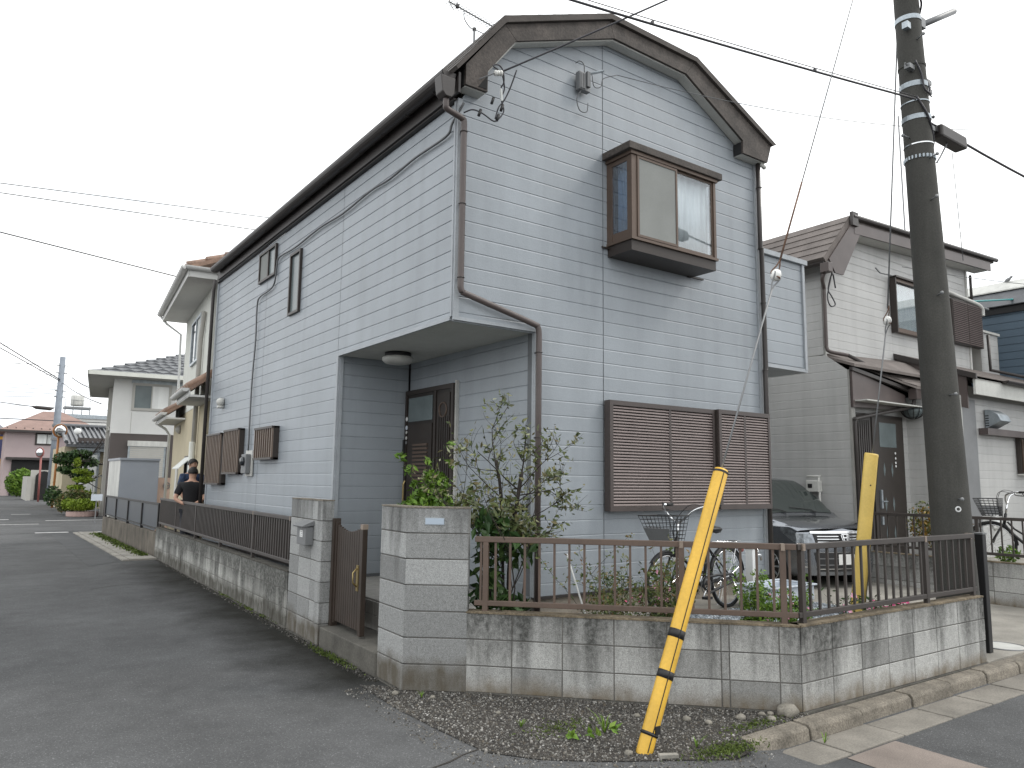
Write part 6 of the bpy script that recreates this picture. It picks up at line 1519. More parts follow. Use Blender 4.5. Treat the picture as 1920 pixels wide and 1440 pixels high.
MB().box(12.93, 12.98, 7.08, 7.11, 1.28, 1.60).box(12.93, 12.98, 7.08, 7.11, 1.0, 1.14).build('lock_plate', M['galv'], nd); MB().tube([(12.95, 7.07, 1.4), (13.10, 7.07, 1.4)], .012).build('door_handle', M['galv'], nd)
for z in (2.25, 2.16, 2.08, 2.02): MB().lathe((13.50, 7.105, z), [(.022, 0), (.022, .005)], 10, -Y_).build('sticker', M['white'], nd)
NL = thing('porch_light', 'half dome lamp in a black wire cage under the cream neighbour’s porch roof', 'lamp', (14.0, 6.9, 3.0))
MB().lathe((13.9, 6.95, 3.07), [(.19, 0), (.17, -.08), (.10, -.15), (.001, -.17)], 20).build('lamp_shade', M['frost'], NL, True)
for q in range(6):
    a = pi*q/6; MB().tube(smoothpath([Vector((13.9, 6.95, 3.07))+Vector((cos(a), sin(a), 0))*.20*cos(b)-Z_*.19*sin(b) for b in [pi*k/8 for k in range(9)]], 2), .007, 5).build('cage_wire', M['black'], NL)
MB().ring((13.9, 6.95, 3.07), Z_, .20, .009, 24, 6).build('cage_ring', M['black'], NL)
# right ground floor
gw = B(14.3, 22, 6.35, 6.45, .2, 3.5).build('front_wall', M['nsiding_back'], NH)
siding(gw, (0, 6.35, 0), X_, -Y_, [(14.35, 18.0), (18.0, 22)], .4, 3.30, PN, M['nsiding'])
B(14.28, 14.36, 6.31, 6.40, .3, 3.3).build('corner_trim', M['ntrim'], NH)
B(14.36, 14.9, 6.32, 6.335, .3, 3.25).build('corner_panel', M['grey'], NH)
B(15.02, 22, 6.18, 6.333, 2.62, 2.74).build('string_course', M['pipe'], NH)
HV = thing('vent_hood', 'square steel kitchen vent hood on the cream neighbour wall right of the concrete pole', 'vent hood', (15.5, 6.2, 2.9))
MB().prism([(15.28, 6.33, 2.75), (15.28, 6.33, 3.10), (15.28, 6.24, 3.09), (15.28, 6.10, 3.0), (15.28, 6.05, 2.88), (15.28, 6.28, 2.76)], (.42, 0, 0)).build('hood', M['galv'], HV, bevel=.01)
for q in range(5): B(15.275, 15.279, 6.26, 6.32, 2.79+q*.045, 2.81+q*.045).build('louvre', M['black'], HV)
ng = B(16.55, 17.9, 6.25, 6.33, 1.93, 2.63).build('window_grille', M['bronze_dk'], NH)
gme = B(-.012, .012, -.01, .01, 1.96, 2.6).mesh('grille_bar', M['bronze'])
for q in range(19): inst('grille_bar', gme, ng, (16.6+q*.07, 6.235, 0))
B(16.53, 17.92, 6.22, 6.335, 1.905, 1.93).build('sill', M['ntrim'], ng)
# upper window and shutter
nw = MB()
for a, b, c, d in ((14.30, 14.36, 4.62, 5.68), (15.50, 15.56, 4.62, 5.68)): nw.box(a, b, 7.36, 7.455, c, d)
nw.box(14.36, 15.50, 7.36, 7.455, 4.62, 4.70).box(14.36, 15.50, 7.36, 7.455, 5.62, 5.68).box(15.30, 15.34, 7.38, 7.45, 4.70, 5.62)
no = nw.build('window', M['bronze'], NH); B(14.36, 15.50, 7.445, 7.455, 4.70, 5.62).build('blind', M['curtain'], no); B(14.36, 15.50, 7.415, 7.42, 4.70, 5.62).build('pane', M['pane'], no)
B(14.27, 14.299, 7.33, 7.455, 4.60, 5.70).build('side_guard', M['bronze_dk'], no); B(14.27, 15.58, 7.31, 7.455, 5.685, 5.72).build('hood', M['bronze_dk'], no)
ns = B(16.55, 17.92, 7.34, 7.455, 4.68, 5.62).build('storm_shutter', M['bronze_dk'], NH)
sme = MB().prism([(0, .0, .004), (0, .03, .03), (0, .03, .036), (0, -.002, .014)], (.64, 0, 0)).mesh('slat', M['slat'])
for q in range(22):
    for xx in (16.58, 17.25): inst('slat', sme, ns, (xx, 7.325, 4.70+q*.041))
MB().tube(smoothpath([(16.3, 7.42, 5.78), (17.1, 7.40, 5.72), (17.75, 7.36, 5.66), (17.95, 7.34, 5.58), (17.97, 7.34, 5.42)]), .045, 8).build('duct', M['ntrim'], NH, True)
MB().tube([(17.62, 7.40, 6.3), (17.62, 7.40, 5.75)], .03, 8).build('downpipe', M['gutter'], NH, True)
MB().tube([(18.05, 7.3, 5.0), (18.07, 7.3, 4.22), (19.0, 6.8, 4.05), (21, 6.3, 3.85)], .035, 8).build('downpipe', M['gutter'], NH, True)
nb = B(18.05, 18.95, 7.47, 10, 4.15, 5.10).build('balcony', M['nsiding_back'], NH)
siding(nb, (0, 7.47, 0), X_, -Y_, [(18.06, 18.90)], 4.15, 5.10, PN, M['nsiding']); B(18.02, 18.99, 7.43, 7.6, 5.10, 5.15).build('coping_rail', M['ntrim'], nb)
MB().tube([(18.35, 7.6, 5.1), (18.35, 7.6, 5.75)], .03, 6).tube([(17.9, 7.6, 5.75), (18.9, 7.6, 5.75)], .025, 6).build('laundry_bracket', M['grey'], nb)
tag(MB().tube([(18.0, 7.55, 5.80), (19.9, 7.5, 6.12)], .02, 8).tube([(19.9, 7.5, 6.12), (20.0, 7.5, 6.14)], .026, 8).build('laundry_pole', M['teal']), 'teal laundry pole sticking out above the cream neighbour’s balcony', 'laundry pole')
MB().tube(smoothpath([(12.55, 7.3, 6.3), (12.40, 7.35, 5.9), (12.25, 7.38, 5.55), (12.12, 7.38, 5.25), (12.02, 7.38, 4.95), (12.10, 7.38, 4.80), (12.25, 7.38, 4.85), (12.15, 7.38, 4.98), (12.05, 7.38, 5.1), (12.2, 7.38, 5.4), (12.28, 7.38, 5.15)]), .012, 6).build('service_wire', M['cable'], NH, True)
MB().tube([(13.6, 7.35, 5.75), (13.75, 7.35, 5.68), (14.2, 7.35, 5.70)], .014, 6).build('bracket', M['grey'], NH)
tag(MB().tube(sag((14.3, 7.2, 5.86), (24, 6.8, 6.9), .1), .007, 6).build('drop_wire', M['cablegrey']), 'thin wire crossing the cream neighbour wall behind the concrete pole', 'cable')
NM = thing('gas_meter', 'white gas meter with pipes on the cream neighbour wall behind the parked car', 'meter', (11.95, 7.7, 1.4))
B(11.86, 11.985, 7.60, 7.84, 1.55, 1.75).build('meter_case', M['dirtywhite'], NM, bevel=.015); B(11.855, 11.86, 7.72, 7.80, 1.62, 1.69).build('dial', M['black'], NM)
MB().tube([(11.92, 7.62, 1.8), (11.92, 7.62, .3)], .02, 8).tube([(11.92, 7.85, 1.82), (11.92, 7.60, 1.82)], .02, 8).build('pipe', M['dirtywhite'], NM, True)
tag(MB().tube([(17.3, 8.6, 6.7), (17.3, 8.6, 7.2)], .05, 6).tube([(17.3, 8.6, 7.2), (17.28, 8.6, 10.4)], .018, 6).build('antenna', M['grey']), 'thin whip aerial on the roof of the cream neighbour house', 'antenna')
# boundary fence wall on the neighbour side, running away from the street
blockwall('block_wall', 'dark boundary block wall with railing between the garage and the cream neighbour house', (12.0, 7.0), (12.0, 3.3), 0.0, 3, 0.12, 'block')
railing('railing', 'dark brown railing on the boundary wall in front of the neighbour’s entrance door', [(12.06, 6.98), (12.06, 3.32)], .70, 1.245, 'rail_dk', pitch=.135, posts=[((12.06, y), (0, -1)) for y in (6.9, 5.2, 3.4)])
struct(B(12.12, 30, 3.4, 7.5, -.1, .42).build('neighbour_yard', M['conc']))
rnd = random.Random(77)
AP = thing('flowering_plant', 'orange leaved bush behind the boundary railing left of the concrete pole', 'plant', (12.8, 6.2, .45))
q = leaves(900, blob([(12.75, 6.2, 1.0, .25, .3, .35, 1), (12.6, 5.75, .95, .2, .3, .3, .8)]), .05, rnd); tag(q.build('leaves', M['leaf_autumn'], AP), kind='stuff')
q = leaves(500, blob([(12.8, 6.3, 1.1, .25, .3, .35, 1)]), .04, rnd); tag(q.build('leaves', M['leaf_mid'], AP), kind='stuff')
q = leaves(160, blob([(12.3, 4.9, .70, .12, .18, .14, 1)]), .05, rnd); tag(q.build('weed', M['leaf_bright']), 'small pale green plant under the neighbour’s railing right of the black post', 'plant')
WV = thing('wall_vent', 'small white shell shaped vent low on the cream neighbour wall by the bicycle', 'vent', (14.9, 6.3, .9))
MB().lathe((15.4, 6.33, 1.05), [(.13, 0), (.12, .05), (.06, .10), (.001, .11)], 14, -Y_).build('cowl', M['white'], WV, True)

# dark blue house
BH = thing('house', 'dark blue grey clad house with a pale metal roof edge behind the concrete pole', 'house', (23, 10, 0))
bwl = B(20, 27, 4.5, 14, 0, 5.82).build('wall', M['bluewall'], BH)
for q in range(22): MB().box(19.985, 20, 4.5, 14, 2.0+q*.18, 2.0+q*.18+.165).build('cladding_board', M['bluewall'], bwl)
B(19.94, 27.2, 4.3, 14.2, 5.825, 5.98).build('eave_band', M['black'], BH)
br = MB().prism([(19.9, 4.2, 5.99), (19.9, 14.3, 5.99), (20.3, 14.3, 6.42), (20.3, 4.2, 6.42)], (0, 0, .02)).build('roof', M['darktile'], BH)
for q in range(4): MB().prism([(19.895+.1*q, 4.2, 5.99+.105*q), (19.895+.1*q, 14.3, 5.99+.105*q), (19.995+.1*q, 14.3, 6.095+.105*q), (19.995+.1*q, 4.2, 6.095+.105*q)], (-.012, 0, .02)).build('slate_course', M['darktile'], br)
MB().prism([(20.25, 4.2, 6.44), (20.25, 14.3, 6.44), (20.55, 14.3, 6.70), (20.55, 4.2, 6.70)], (0, 0, .03)).build('roof_cap', M['dirtywhite'], BH)
B(20.56, 27, 4.2, 14.3, 5.99, 6.68).build('roof_body', M['darktile'], BH)
BD = thing('bird', 'small dark bird perched on the pale roof edge of the blue grey house', 'bird', (20.55, 7.6, 6.75))
bs_ = Vector((20.55, 7.78, 6.76))
MB().lathe(bs_, [(.001, -.10), (.035, -.06), (.05, 0), (.04, .05), (.022, .08), (.03, .10), (.026, .125), (.006, .145)], 12, (0, -.8, .6)).build('body', M['grey'], BD, True)
MB().prism([bs_+Vector((0, .07, -.05)), bs_+Vector((.02, .17, -.09)), bs_+Vector((-.02, .17, -.09))], (0, 0, .008)).build('tail', M['gutter'], BD)

# ------------------------------------------------------------------ tan neighbour house beyond the blue house
ta = radians(5.7); tu = Vector((cos(ta), -sin(ta), 0)); tv = Vector((sin(ta), cos(ta), 0)); tO = Vector((3.79, 16.0, 0))
FT = (tO, tu, tv, Z_)
def TP(u, v, z): return tO+tu*u+tv*v+Z_*z
TH = thing('house', 'cream rendered house with terracotta tile eaves just beyond the blue house', 'house', TP(3, 4, 0))
MB().fbox(FT, 0, 6, 0, 4.43, 3.22, 5.62).build('upper_wall', M['palewall'], TH)
MB().fbox(FT, 0.004, 6, 0, 5.85, 0, 3.215).build('lower_wall', M['tanwall'], TH)
MB().fbox(FT, 0.02, 6, 4.44, 5.84, 3.0, 3.6).build('lower_roof_core', M['palewall'], TH)
# eaves, gutter and tiles
def tiled(name, u0, u1, v0, v1, z0, rise, parent, pitch_v=.24, r=.085, mt='tantile'):
    """roof plane rising along +u; barrel tiles run along u"""
    R_ = MB().add([TP(u0, v0, z0), TP(u0, v1, z0), TP(u1, v1, z0+rise), TP(u1, v0, z0+rise)]+[TP(u0, v0, z0-.08), TP(u0, v1, z0-.08), TP(u1, v1, z0+rise-.08), TP(u1, v0, z0+rise-.08)], [(0, 1, 2, 3), (7, 6, 5, 4), (0, 4, 5, 1), (1, 5, 6, 2), (2, 6, 7, 3), (3, 7, 4, 0)]).build(name, M[mt], parent)
    n_ = max(1, int(abs(v1-v0)/pitch_v)); L_ = u1-u0; nt_ = max(1, int(L_/.33))
    for i in range(n_):
        v = v0+(i+.5)*(v1-v0)/n_
        for j in range(min(nt_, 3)):
            a = TP(u0+L_*j/nt_-.02, v, z0+rise*j/nt_+.015); b = TP(u0+L_*(j+1)/nt_, v, z0+rise*(j+1)/nt_+.0)
            MB().tube([a, b], [r, r*.86], 10).build('roof_tile', M[mt], R_, True)
    return R_
MB().fbox(FT, -.55, 6, -.50, 4.6, 5.62, 5.67).build('eave_soffit', M['whitewall'], TH)
MB().fbox(FT, -.56, -.53, -.50, 4.6, 5.60, 5.80).build('eave_fascia', M['whitewall'], TH)
MB().fbox(FT, -.53, 6, -.53, -.50, 5.60, 5.80).build('eave_fascia', M['whitewall'], TH)
tiled('roof', -.55, 3.0, -.48, 4.6, 5.84, 1.5, TH)
g1_ = gutter('gutter', TP(-.62, -.55, 5.80), TP(-.62, 4.65, 5.80), .075, TH, M['whitewall']); gutter('gutter', TP(-.62, -.56, 5.80), TP(4, -.56, 5.80), .075, TH, M['whitewall'])
MB().tube([TP(-.6, 4.6, 5.72), TP(-.45, 4.6, 5.55), TP(-.12, 4.50, 5.3), TP(-.08, 4.50, 3.4), TP(-.08, 4.5, 3.1)], .03, 8).build('downpipe', M['white'], TH, True)
MB().tube([TP(-.06, .80, 5.2), TP(-.06, .80, 5.1), TP(-.07, 1.0, 4.6), TP(-.07, 1.05, 2.4)], .05, 8).build('downpipe', M['shadewall'], TH, True)
MB().tube([TP(-.09, 1.05, 2.42), TP(-.09, 1.05, .2)], .065, 8).build('downpipe', M['palewall'], TH, True)
wtn = MB()
for a, b in ((1.38, 1.44), (2.84, 2.90), (2.08, 2.14)): wtn.fbox(FT, -.05, -.001, a, b, 4.26, 5.30)
wtn.fbox(FT, -.05, -.001, 1.44, 2.84, 4.26, 4.31).fbox(FT, -.05, -.001, 1.44, 2.84, 5.25, 5.30); wo = wtn.build('window', M['galv'], TH)
MB().fbox(FT, -.02, -.012, 1.45, 2.07, 4.32, 5.24).build('pane', M['curtain'], wo); MB().fbox(FT, -.02, -.012, 2.15, 2.83, 4.32, 5.24).build('pane', M['glass'], wo)
# small lower roofs
MB().fbox(FT, -.45, .0, -1.0, 1.0, 3.18, 3.22).fbox(FT, -.46, -.43, -1.0, 1.0, 3.20, 3.34).build('eave_soffit', M['whitewall'], TH)
tiled('lower_roof', -.45, .0, -1.0, 1.0, 3.36, .35, TH, .26, .08)
gutter('gutter', TP(-.52, -1.0, 3.34), TP(-.52, 1.05, 3.34), .07, TH, M['whitewall'])
MB().fbox(FT, -.42, .0, 3.4, 5.9, 3.05, 3.09).fbox(FT, -.43, -.40, 3.4, 5.9, 3.07, 3.20).build('eave_soffit', M['whitewall'], TH)
tiled('lower_roof', -.42, .0, 3.4, 5.9, 3.22, .30, TH, .28, .08)
gutter('gutter', TP(-.48, 3.35, 3.20), TP(-.48, 5.95, 3.20), .07, TH, M['whitewall'])
MB().tube([TP(-.45, 5.9, 3.1), TP(-.2, 5.9, 2.95), TP(-.1, 5.88, 2.8), TP(-.1, 5.88, .1)], .035, 8).build('downpipe', M['dirtywhite'], TH, True)
wl = MB()
for a, b in ((1.25, 1.30), (2.60, 2.65)): wl.fbox(FT, -.05, -.001, a, b, 1.35, 2.15)
wl.fbox(FT, -.05, -.001, 1.30, 2.60, 1.35, 1.40).fbox(FT, -.05, -.001, 1.30, 2.60, 2.10, 2.15); wo = wl.build('window', M['bronze_dk'], TH)
MB().fbox(FT, -.02, -.001, 1.31, 2.59, 1.41, 2.09).build('pane', M['glass'], wo)
MB().prism([TP(-.03, 1.3, 2.12), TP(-.03, 2.6, 2.12), TP(-.30, 2.6, 1.85), TP(-.30, 1.3, 1.85)], (0, 0, .02)).build('awning_sash', M['curtain'], wo)
MB().fbox(FT, -.03, 0, 4.2, 4.55, 1.0, 1.9).build('meter_panel', M['dirtywhite'], TH)
MB().lathe(TP(0, 4.33, 2.86), [(.11, 0), (.10, .05), (.06, .10), (.001, .12)], 14, -tu).build('vent_cowl', M['shadewall'], TH, True)

# low rendered wall with dark panelled railing
LW = thing('block_wall', 'low stained rendered wall with a black panelled railing in front of the grey shed', 'wall', (3.3, 21.5, 0))
B(3.295, 3.42, 17.52, 25.30, -.1, .50).build('wall_core', M['lowwall'], LW)
B(3.42, 7.0, 25.15, 25.30, -.1, .50).build('wall_core', M['lowwall'], LW)
R5 = thing('railing', 'black railing with five dark grey panels on the low wall before the crossing', 'railing', (3.35, 21.5, .5))
B(3.33, 3.38, 17.6, 25.25, 1.07, 1.12).build('top_rail', M['black'], R5); B(3.34, 3.375, 17.6, 25.25, .56, .59).build('bottom_rail', M['black'], R5)
for q in range(5): B(3.325, 3.385, 17.62+q*1.9-.03, 17.62+q*1.9+.03, .50, 1.08).build('post', M['black'], R5)
for q in range(4): B(3.352, 3.362, 17.66+q*1.9, 19.46+q*1.9, .595, 1.065).build('panel', M['panel'], R5)
# drain covers and edging
DR = tag(B(2.62, 3.27, 16.95, 26.0, -.2, .006).build('drain', M['mortar']), kind='structure')
for q in range(15):
    y = 17.0+q*.60; B(2.76, 3.26, y+.01, y+.59, 0.0, .030).build('drain_cover', M['conc'], DR)
    B(2.63, 2.745, y+.008, y+.592, 0.0, .026).build('edging_stone', M['conc'], DR)
    if q % 1 == 0: B(2.78, 2.86, y+.56, y+.60, .031, .034).build('lifting_slot', M['paint'], DR)
# road paint at the crossing
for (x0, x1, y0, y1) in ((1.7, 2.55, 26.15, 26.5), (2.9, 3.6, 26.0, 26.3), (2.45, 6.0, 33.2, 33.5), (-.5, 1.35, 34.4, 34.8), (1.6, 2.3, 39, 39.3), (-3, 2.1, 31.0, 31.2)):
    tag(MB().add([(x0, y0, .009), (x1, y0, .009), (x1, y1, .009), (x0, y1, .009)], [(0, 1, 2, 3)]).build('road_marking', M['paint']), kind='structure')
tag(MB().add([(-.6, 30.4, .012), (.3, 30.2, .012), (.5, 30.7, .012), (.9, 30.95, .012), (.7, 31.3, .010), (.1, 31.7, .010), (-.8, 31.4, .010)], [(0, 1, 2, 3, 4, 5, 6)]).build('road_marking', M['paint']), kind='structure')

# shed
SD = thing('shed', 'tall plain blue grey steel storage shed behind the black panelled railing', 'shed', (3.95, 25, 0))
B(3.47, 4.48, 23.98, 26.2, 0.05, 2.14).build('body', M['shed'], SD); B(3.44, 4.50, 23.95, 26.25, 2.14, 2.20).build('roof', M['shed'], SD)
B(3.462, 3.469, 24.02, 26.15, .1, 2.12).build('door', M['dirtywhite'], SD)  # no separate door: the side's lighter look is put into this sheet's colour
SW = thing('screen_wall', 'short pinkish rendered wall with round emblem beside the grey shed', 'wall', (5.2, 24, 0))
B(4.55, 5.5, 24.4, 24.55, 0, 1.65).build('wall', mat('pinkish_render', (.45, .33, .27), .9), SW)
MB().ring((4.80, 24.39, 1.42), Y_, .09, .012, 20, 6).box(4.72, 4.88, 24.385, 24.395, 1.40, 1.43).build('emblem', M['grey'], SW)

# white and brown house across the crossing
WH = thing('house', 'white upper, dark brown lower house with a grey tiled hip roof across the crossing', 'house', (4.33, 33, 0))
B(4.33, 14, 33.0, 41, 3.35, 5.6).build('upper_wall', M['whitewall'], WH); B(4.34, 14, 33.01, 41, 0, 3.345).build('lower_wall', M['brownwall'], WH)
B(4.19, 4.33, 36.5, 41, 0, 5.5).build('rear_wing', M['shadewall'], WH)
for x in (5.0, 6.6): B(x, x+.02, 32.995, 33.0, 3.36, 4.2).build('panel_joint', M['shadewall'], WH)
zr = 5.58
hr = MB().add([(3.45, 32.2, zr), (14.8, 32.2, zr), (14.8, 41.8, zr), (3.45, 41.8, zr), (8.2, 37, 7.55), (10.2, 37, 7.55)], [(0, 1, 5, 4), (1, 2, 5), (2, 3, 4, 5), (3, 0, 4), (0, 3, 2, 1)]).build('roof', M['darktile'], WH)
for q in range(12):
    t0, t1 = q/12, (q+1)/12
    A = lambda t: Vector((lerp(3.45, 8.2, t), lerp(32.2, 37, t), lerp(zr, 7.55, t))); Bq = lambda t: Vector((lerp(14.8, 10.2, t), lerp(32.2, 37, t), lerp(zr, 7.55, t)))
    nseg = 44
    vs, fs = [], []
    for k in range(nseg+1):
        u = k/nseg; up = .07 if k % 2 == 0 else .0
        vs += [A(t0).lerp(Bq(t0), u)+Vector((0, -.03, up+.02)), A(t1).lerp(Bq(t1), u)+Vector((0, 0, up*.3+.01)), A(t0).lerp(Bq(t0), u)+Vector((0, -.03, -.01))]
    for k in range(nseg): fs += [(3*k, 3*k+3, 3*k+4, 3*k+1), (3*k+2, 3*k+5, 3*k+3, 3*k)]
    MB().add(vs, fs).build('tile_course', M['darktile'], hr)
B(3.42, 14.85, 32.15, 32.2, 5.50, 5.66).build('gutter', M['palewall'], WH); B(3.40, 3.45, 32.15, 41.8, 5.50, 5.66).build('gutter', M['palewall'], WH)
B(3.46, 14.8, 32.21, 41.7, 5.49, 5.52).build('eave_soffit', M['shadewall'], WH)
def win(parent, x0, x1, z0, z1, y, mt='galv', split=True, pane=('glass', 'curtain'), t=.06):
    w_ = MB().box(x0, x0+t, y-.05, y-.001, z0, z1).box(x1-t, x1, y-.05, y-.001, z0, z1).box(x0+t, x1-t, y-.05, y-.001, z0, z0+t).box(x0+t, x1-t, y-.05, y-.001, z1-t, z1)
    if split: w_.box((x0+x1)/2-.02, (x0+x1)/2+.02, y-.05, y-.001, z0+t, z1-t)
    wo = w_.build('window', M[mt], parent)
    xm = (x0+x1)/2
    B(x0+t, xm-.02 if split else x1-t, y-.03, y-.002, z0+t, z1-t).build('pane', M[pane[0]], wo)
    if split: B(xm+.02, x1-t, y-.03, y-.002, z0+t, z1-t).build('pane', M[pane[1]], wo)
    return wo
B(4.95, 7.4, 32.96, 33.0, 5.35, 5.5).build('window_header', M['galv'], WH)
win(WH, 4.98, 6.40, 4.27, 5.36, 33.0, 'shadewall', True, ('frost', 'sun_curtain'), .10)
rs = B(4.98, 6.33, 32.93, 33.0, 1.2, 3.05).build('roller_shutter', M['galv'], WH)
for q in range(20): B(5.05, 6.26, 32.915, 32.93, 1.25+q*.08, 1.25+q*.08+.07).build('shutter_slat', M['shadewall'], rs)
B(4.95, 6.36, 32.88, 33.0, 2.86, 3.07).build('shutter_box', M['dirtywhite'], WH)
MB().tube([(4.22, 36.4, 3.55), (4.28, 36.3, 3.75), (4.3, 36.2, 3.6)], .05, 6).build('outdoor_lamp', M['shadewall'], WH)

# old tiled house between
OH = thing('house', 'low old Japanese style house with dark glazed tiles behind the roadside tree', 'house', (6, 48, 0))
B(3.9, 7.5, 45.4, 52, 0, 3.2).build('wall', M['tanwall'], OH)
B(4.45, 7.5, 45.0, 45.4, 2.95, 3.65).build('parapet', M['brownwall'], OH); B(4.4, 7.5, 44.85, 45.0, 2.95, 3.12).build('canopy', M['galv'], OH)
orf = MB().prism([(3.9, 44.7, 3.3), (3.9, 49, 4.35), (3.9, 49, 4.25), (3.9, 44.7, 3.15)], (3.8, 0, 0)).build('roof', M['darktile'], OH)
for q in range(16): MB().tube([(3.95+q*.23, 44.65, 3.36), (3.95+q*.23, 49, 4.42)], .05, 6).build('tile_roll', M['darktile'], orf)
MB().tube([(3.88, 44.6, 3.40), (3.88, 49, 4.45)], .09, 8).build('verge_tile', M['darktile'], orf); MB().tube([(3.9, 49, 4.45), (7.6, 49, 4.45)], .13, 8).build('ridge', M['darktile'], orf)
win(OH, 4.55, 5.45, .7, 2.85, 45.0, 'galv', False, ('curtain', 'curtain'))
B(4.5, 5.5, 45.0, 45.39, .2, 2.94).build('wall', M['galv'], OH)
MB().lathe((4.35, 44.6, 3.95), [(.18, 0), (.17, .03), (.1, .07), (.001, .08)], 18, (-.3, -1, .3)).build('satellite_dish', M['white'], OH, True)

# pink house
PK = thing('house', 'pink rendered house with a reddish brown hip roof at the end of the left street', 'house', (5, 78, 0))
B(2.2, 9.2, 75, 83, 0, 5.35).build('wall', M['pink'], PK)
MB().add([(1.6, 74.4, 5.35), (9.8, 74.4, 5.35), (9.8, 83.6, 5.35), (1.6, 83.6, 5.35), (4.9, 79, 7.35), (6.4, 79, 7.35)], [(0, 1, 5, 4), (1, 2, 5), (2, 3, 4, 5), (3, 0, 4), (0, 3, 2, 1)]).build('roof', M['pinkroof'], PK)
for q in range(12): B(2.2+q*.6, 2.28+q*.6, 74.8, 74.9, 5.50, 5.62).build('snow_guard', M['brownwall'], PK)
B(1.55, 9.85, 74.34, 74.4, 5.22, 5.40).build('gutter', M['gutter'], PK)
win(PK, 4.25, 5.95, 4.2, 5.25, 75, 'bronze_dk', True, ('sun_curtain', 'curtain'), .14)
B(2.75, 5.4, 74.9, 74.99, 0, 2.95).build('carport_shade_sheet', M['interior'], PK); B(2.3, 8.5, 74.5, 74.95, 2.95, 3.15).build('canopy', M['gutter'], PK)  # carport recess is a flat dark sheet, its shade put into the colour
YH = thing('house', 'ochre yellow house with navy trim cut off by the left edge', 'house', (1, 88, 0))
B(-5, 2.55, 86, 92, 0, 5.6).build('wall', M['ochre'], YH); B(-5, 2.56, 85.9, 85.99, 5.3, 5.7).build('eave', M['navy'], YH); MB().add([(-5.5, 85.5, 5.7), (2.8, 85.5, 5.7), (2.8, 92.5, 5.7), (-5.5, 92.5, 5.7), (-3, 89, 7.2), (1.2, 89, 7.2)], [(0, 1, 5, 4), (1, 2, 5), (2, 3, 4, 5), (3, 0, 4), (0, 3, 2, 1)]).build('roof', M['darktile'], YH)
B(1.9, 2.5, 85.9, 85.98, 3.2, 5.0).build('window', M['navy'], YH); B(-5, 2.56, 85.92, 85.99, .9, 2.2).build('garage_door', M['navy'], YH)
# distant flat building with a water tank
TK = thing('building', 'long pale flat roofed building behind the pink house', 'building', (18, 112, 0))
B(7.5, 32, 111, 125, 0, 9.0).build('wall', M['whitewall'], TK); B(7.3, 32.2, 110.8, 125.2, 9.0, 9.5).build('parapet', M['galv'], TK)
TW = thing('water_tank', 'white rooftop water tank on a steel frame above the distant flat building', 'water tank', (10.7, 114, 9.4))
MB().lathe((10.7, 113, 10.75), [(.75, 0), (.78, .2), (.78, 1.2), (.70, 1.35), (.001, 1.4)], 18).build('tank', M['dirtywhite'], TW, True)
B(9.2, 12.2, 112, 114, 10.3, 10.55).build('platform', M['grey'], TW)
for x in (9.3, 10.2, 11.2, 12.1): MB().tube([(x, 112.1, 9.4), (x, 112.1, 10.3)], .06, 5).tube([(x, 112.1, 10.55), (x, 112.1, 11.4)], .03, 5).build('frame_leg', M['grey'], TW)
MB().tube([(9.2, 112.1, 11.4), (12.2, 112.1, 11.4)], .03, 5).build('guard_rail', M['grey'], TW)

# left utility pole, mirrors, tree, hedge
U2 = thing('utility_pole', 'pale concrete utility pole standing behind the orange mirror post on the left street', 'utility pole', (4.6, 58.5, 0))
MB().tube([(4.45, 58.5, -.1), (4.47, 58.5, 9.6)], [.26, .17], 14).build('pole', mat('pale_pole', (.24, .27, .31), .8), U2, True)
for z in (9.0, 8.5, 7.3, 6.9, 4.6, 4.3): MB().tube([(4.15, 58.4, z), (4.8, 58.4, z)], .035, 6).build('bolt', M['grey'], U2)
for z in (4.0, 4.9): MB().lathe((4.45, 58.5, z), [(.27, 0), (.27, .15)], 14).build('band', M['grey'], U2)
tag(MB().tube([(4.2, 58.3, 6.12), (4.0, 58.3, 6.06), (3.2, 58.3, 6.1), (2.95, 58.3, 6.15)], [.03, .12, .12, .03], 8).build('cable_closure', M['gutter']), 'long dark cable splice sleeve left of the pale utility pole', 'splice box')
def mirror(label, x, y, h, mt, mr, face, lean=0):
    Mr = thing('traffic_mirror', label, 'traffic mirror', (x, y, 0)); f = Vector(face).normalized()
    MB().tube([(x, y, 0), (x+lean, y, h)], .06, 10).build('post', M[mt], Mr, True)
    c = Vector((x+lean, y, h))+f*.12
    MB().lathe(c, [(mr*1.06, -.06), (mr*1.10, .0), (mr*1.06, .03), (mr, .02)], 28, f).build('hood', M[mt], Mr, True)
    MB().lathe(c+f*.02, [(mr, 0), (mr*.7, .05), (mr*.35, .075), (.001, .085)], 28, f).build('mirror', M['chrome'], Mr, True)
mirror('round traffic mirror on an orange post beside the roadside tree', 3.68, 46.8, 4.05, 'orange', .34, (.35, -1, -.1), .02)
mirror('smaller round traffic mirror on a red post further down the left street', 3.72, 57.5, 3.15, 'redpole', .30, (-.75, -.6, 0), -.05)
GWL = thing('gate_wall', 'pale arched gate wall behind the red mirror post', 'wall', (4.2, 62, 0))
B(3.2, 3.45, 60.5, 66, 0, 1.6).build('wall', M['shadewall'], GWL); B(3.45, 5.2, 62, 62.2, 0, 2.05).build('gate_front', M['shadewall'], GWL); B(3.75, 4.7, 61.97, 62, 0, 1.7).build('gate_opening', M['interior'], GWL)
MB().lathe((4.22, 61.99, 1.5), [(.48, 0), (.48, .03)], 20, -Y_).build('arch', M['interior'], GWL)
rnd = random.Random(5)
TR = thing('tree', 'dark layered garden tree with a yellow green lower shrub beside the orange mirror post', 'tree', (4.3, 42, 0))
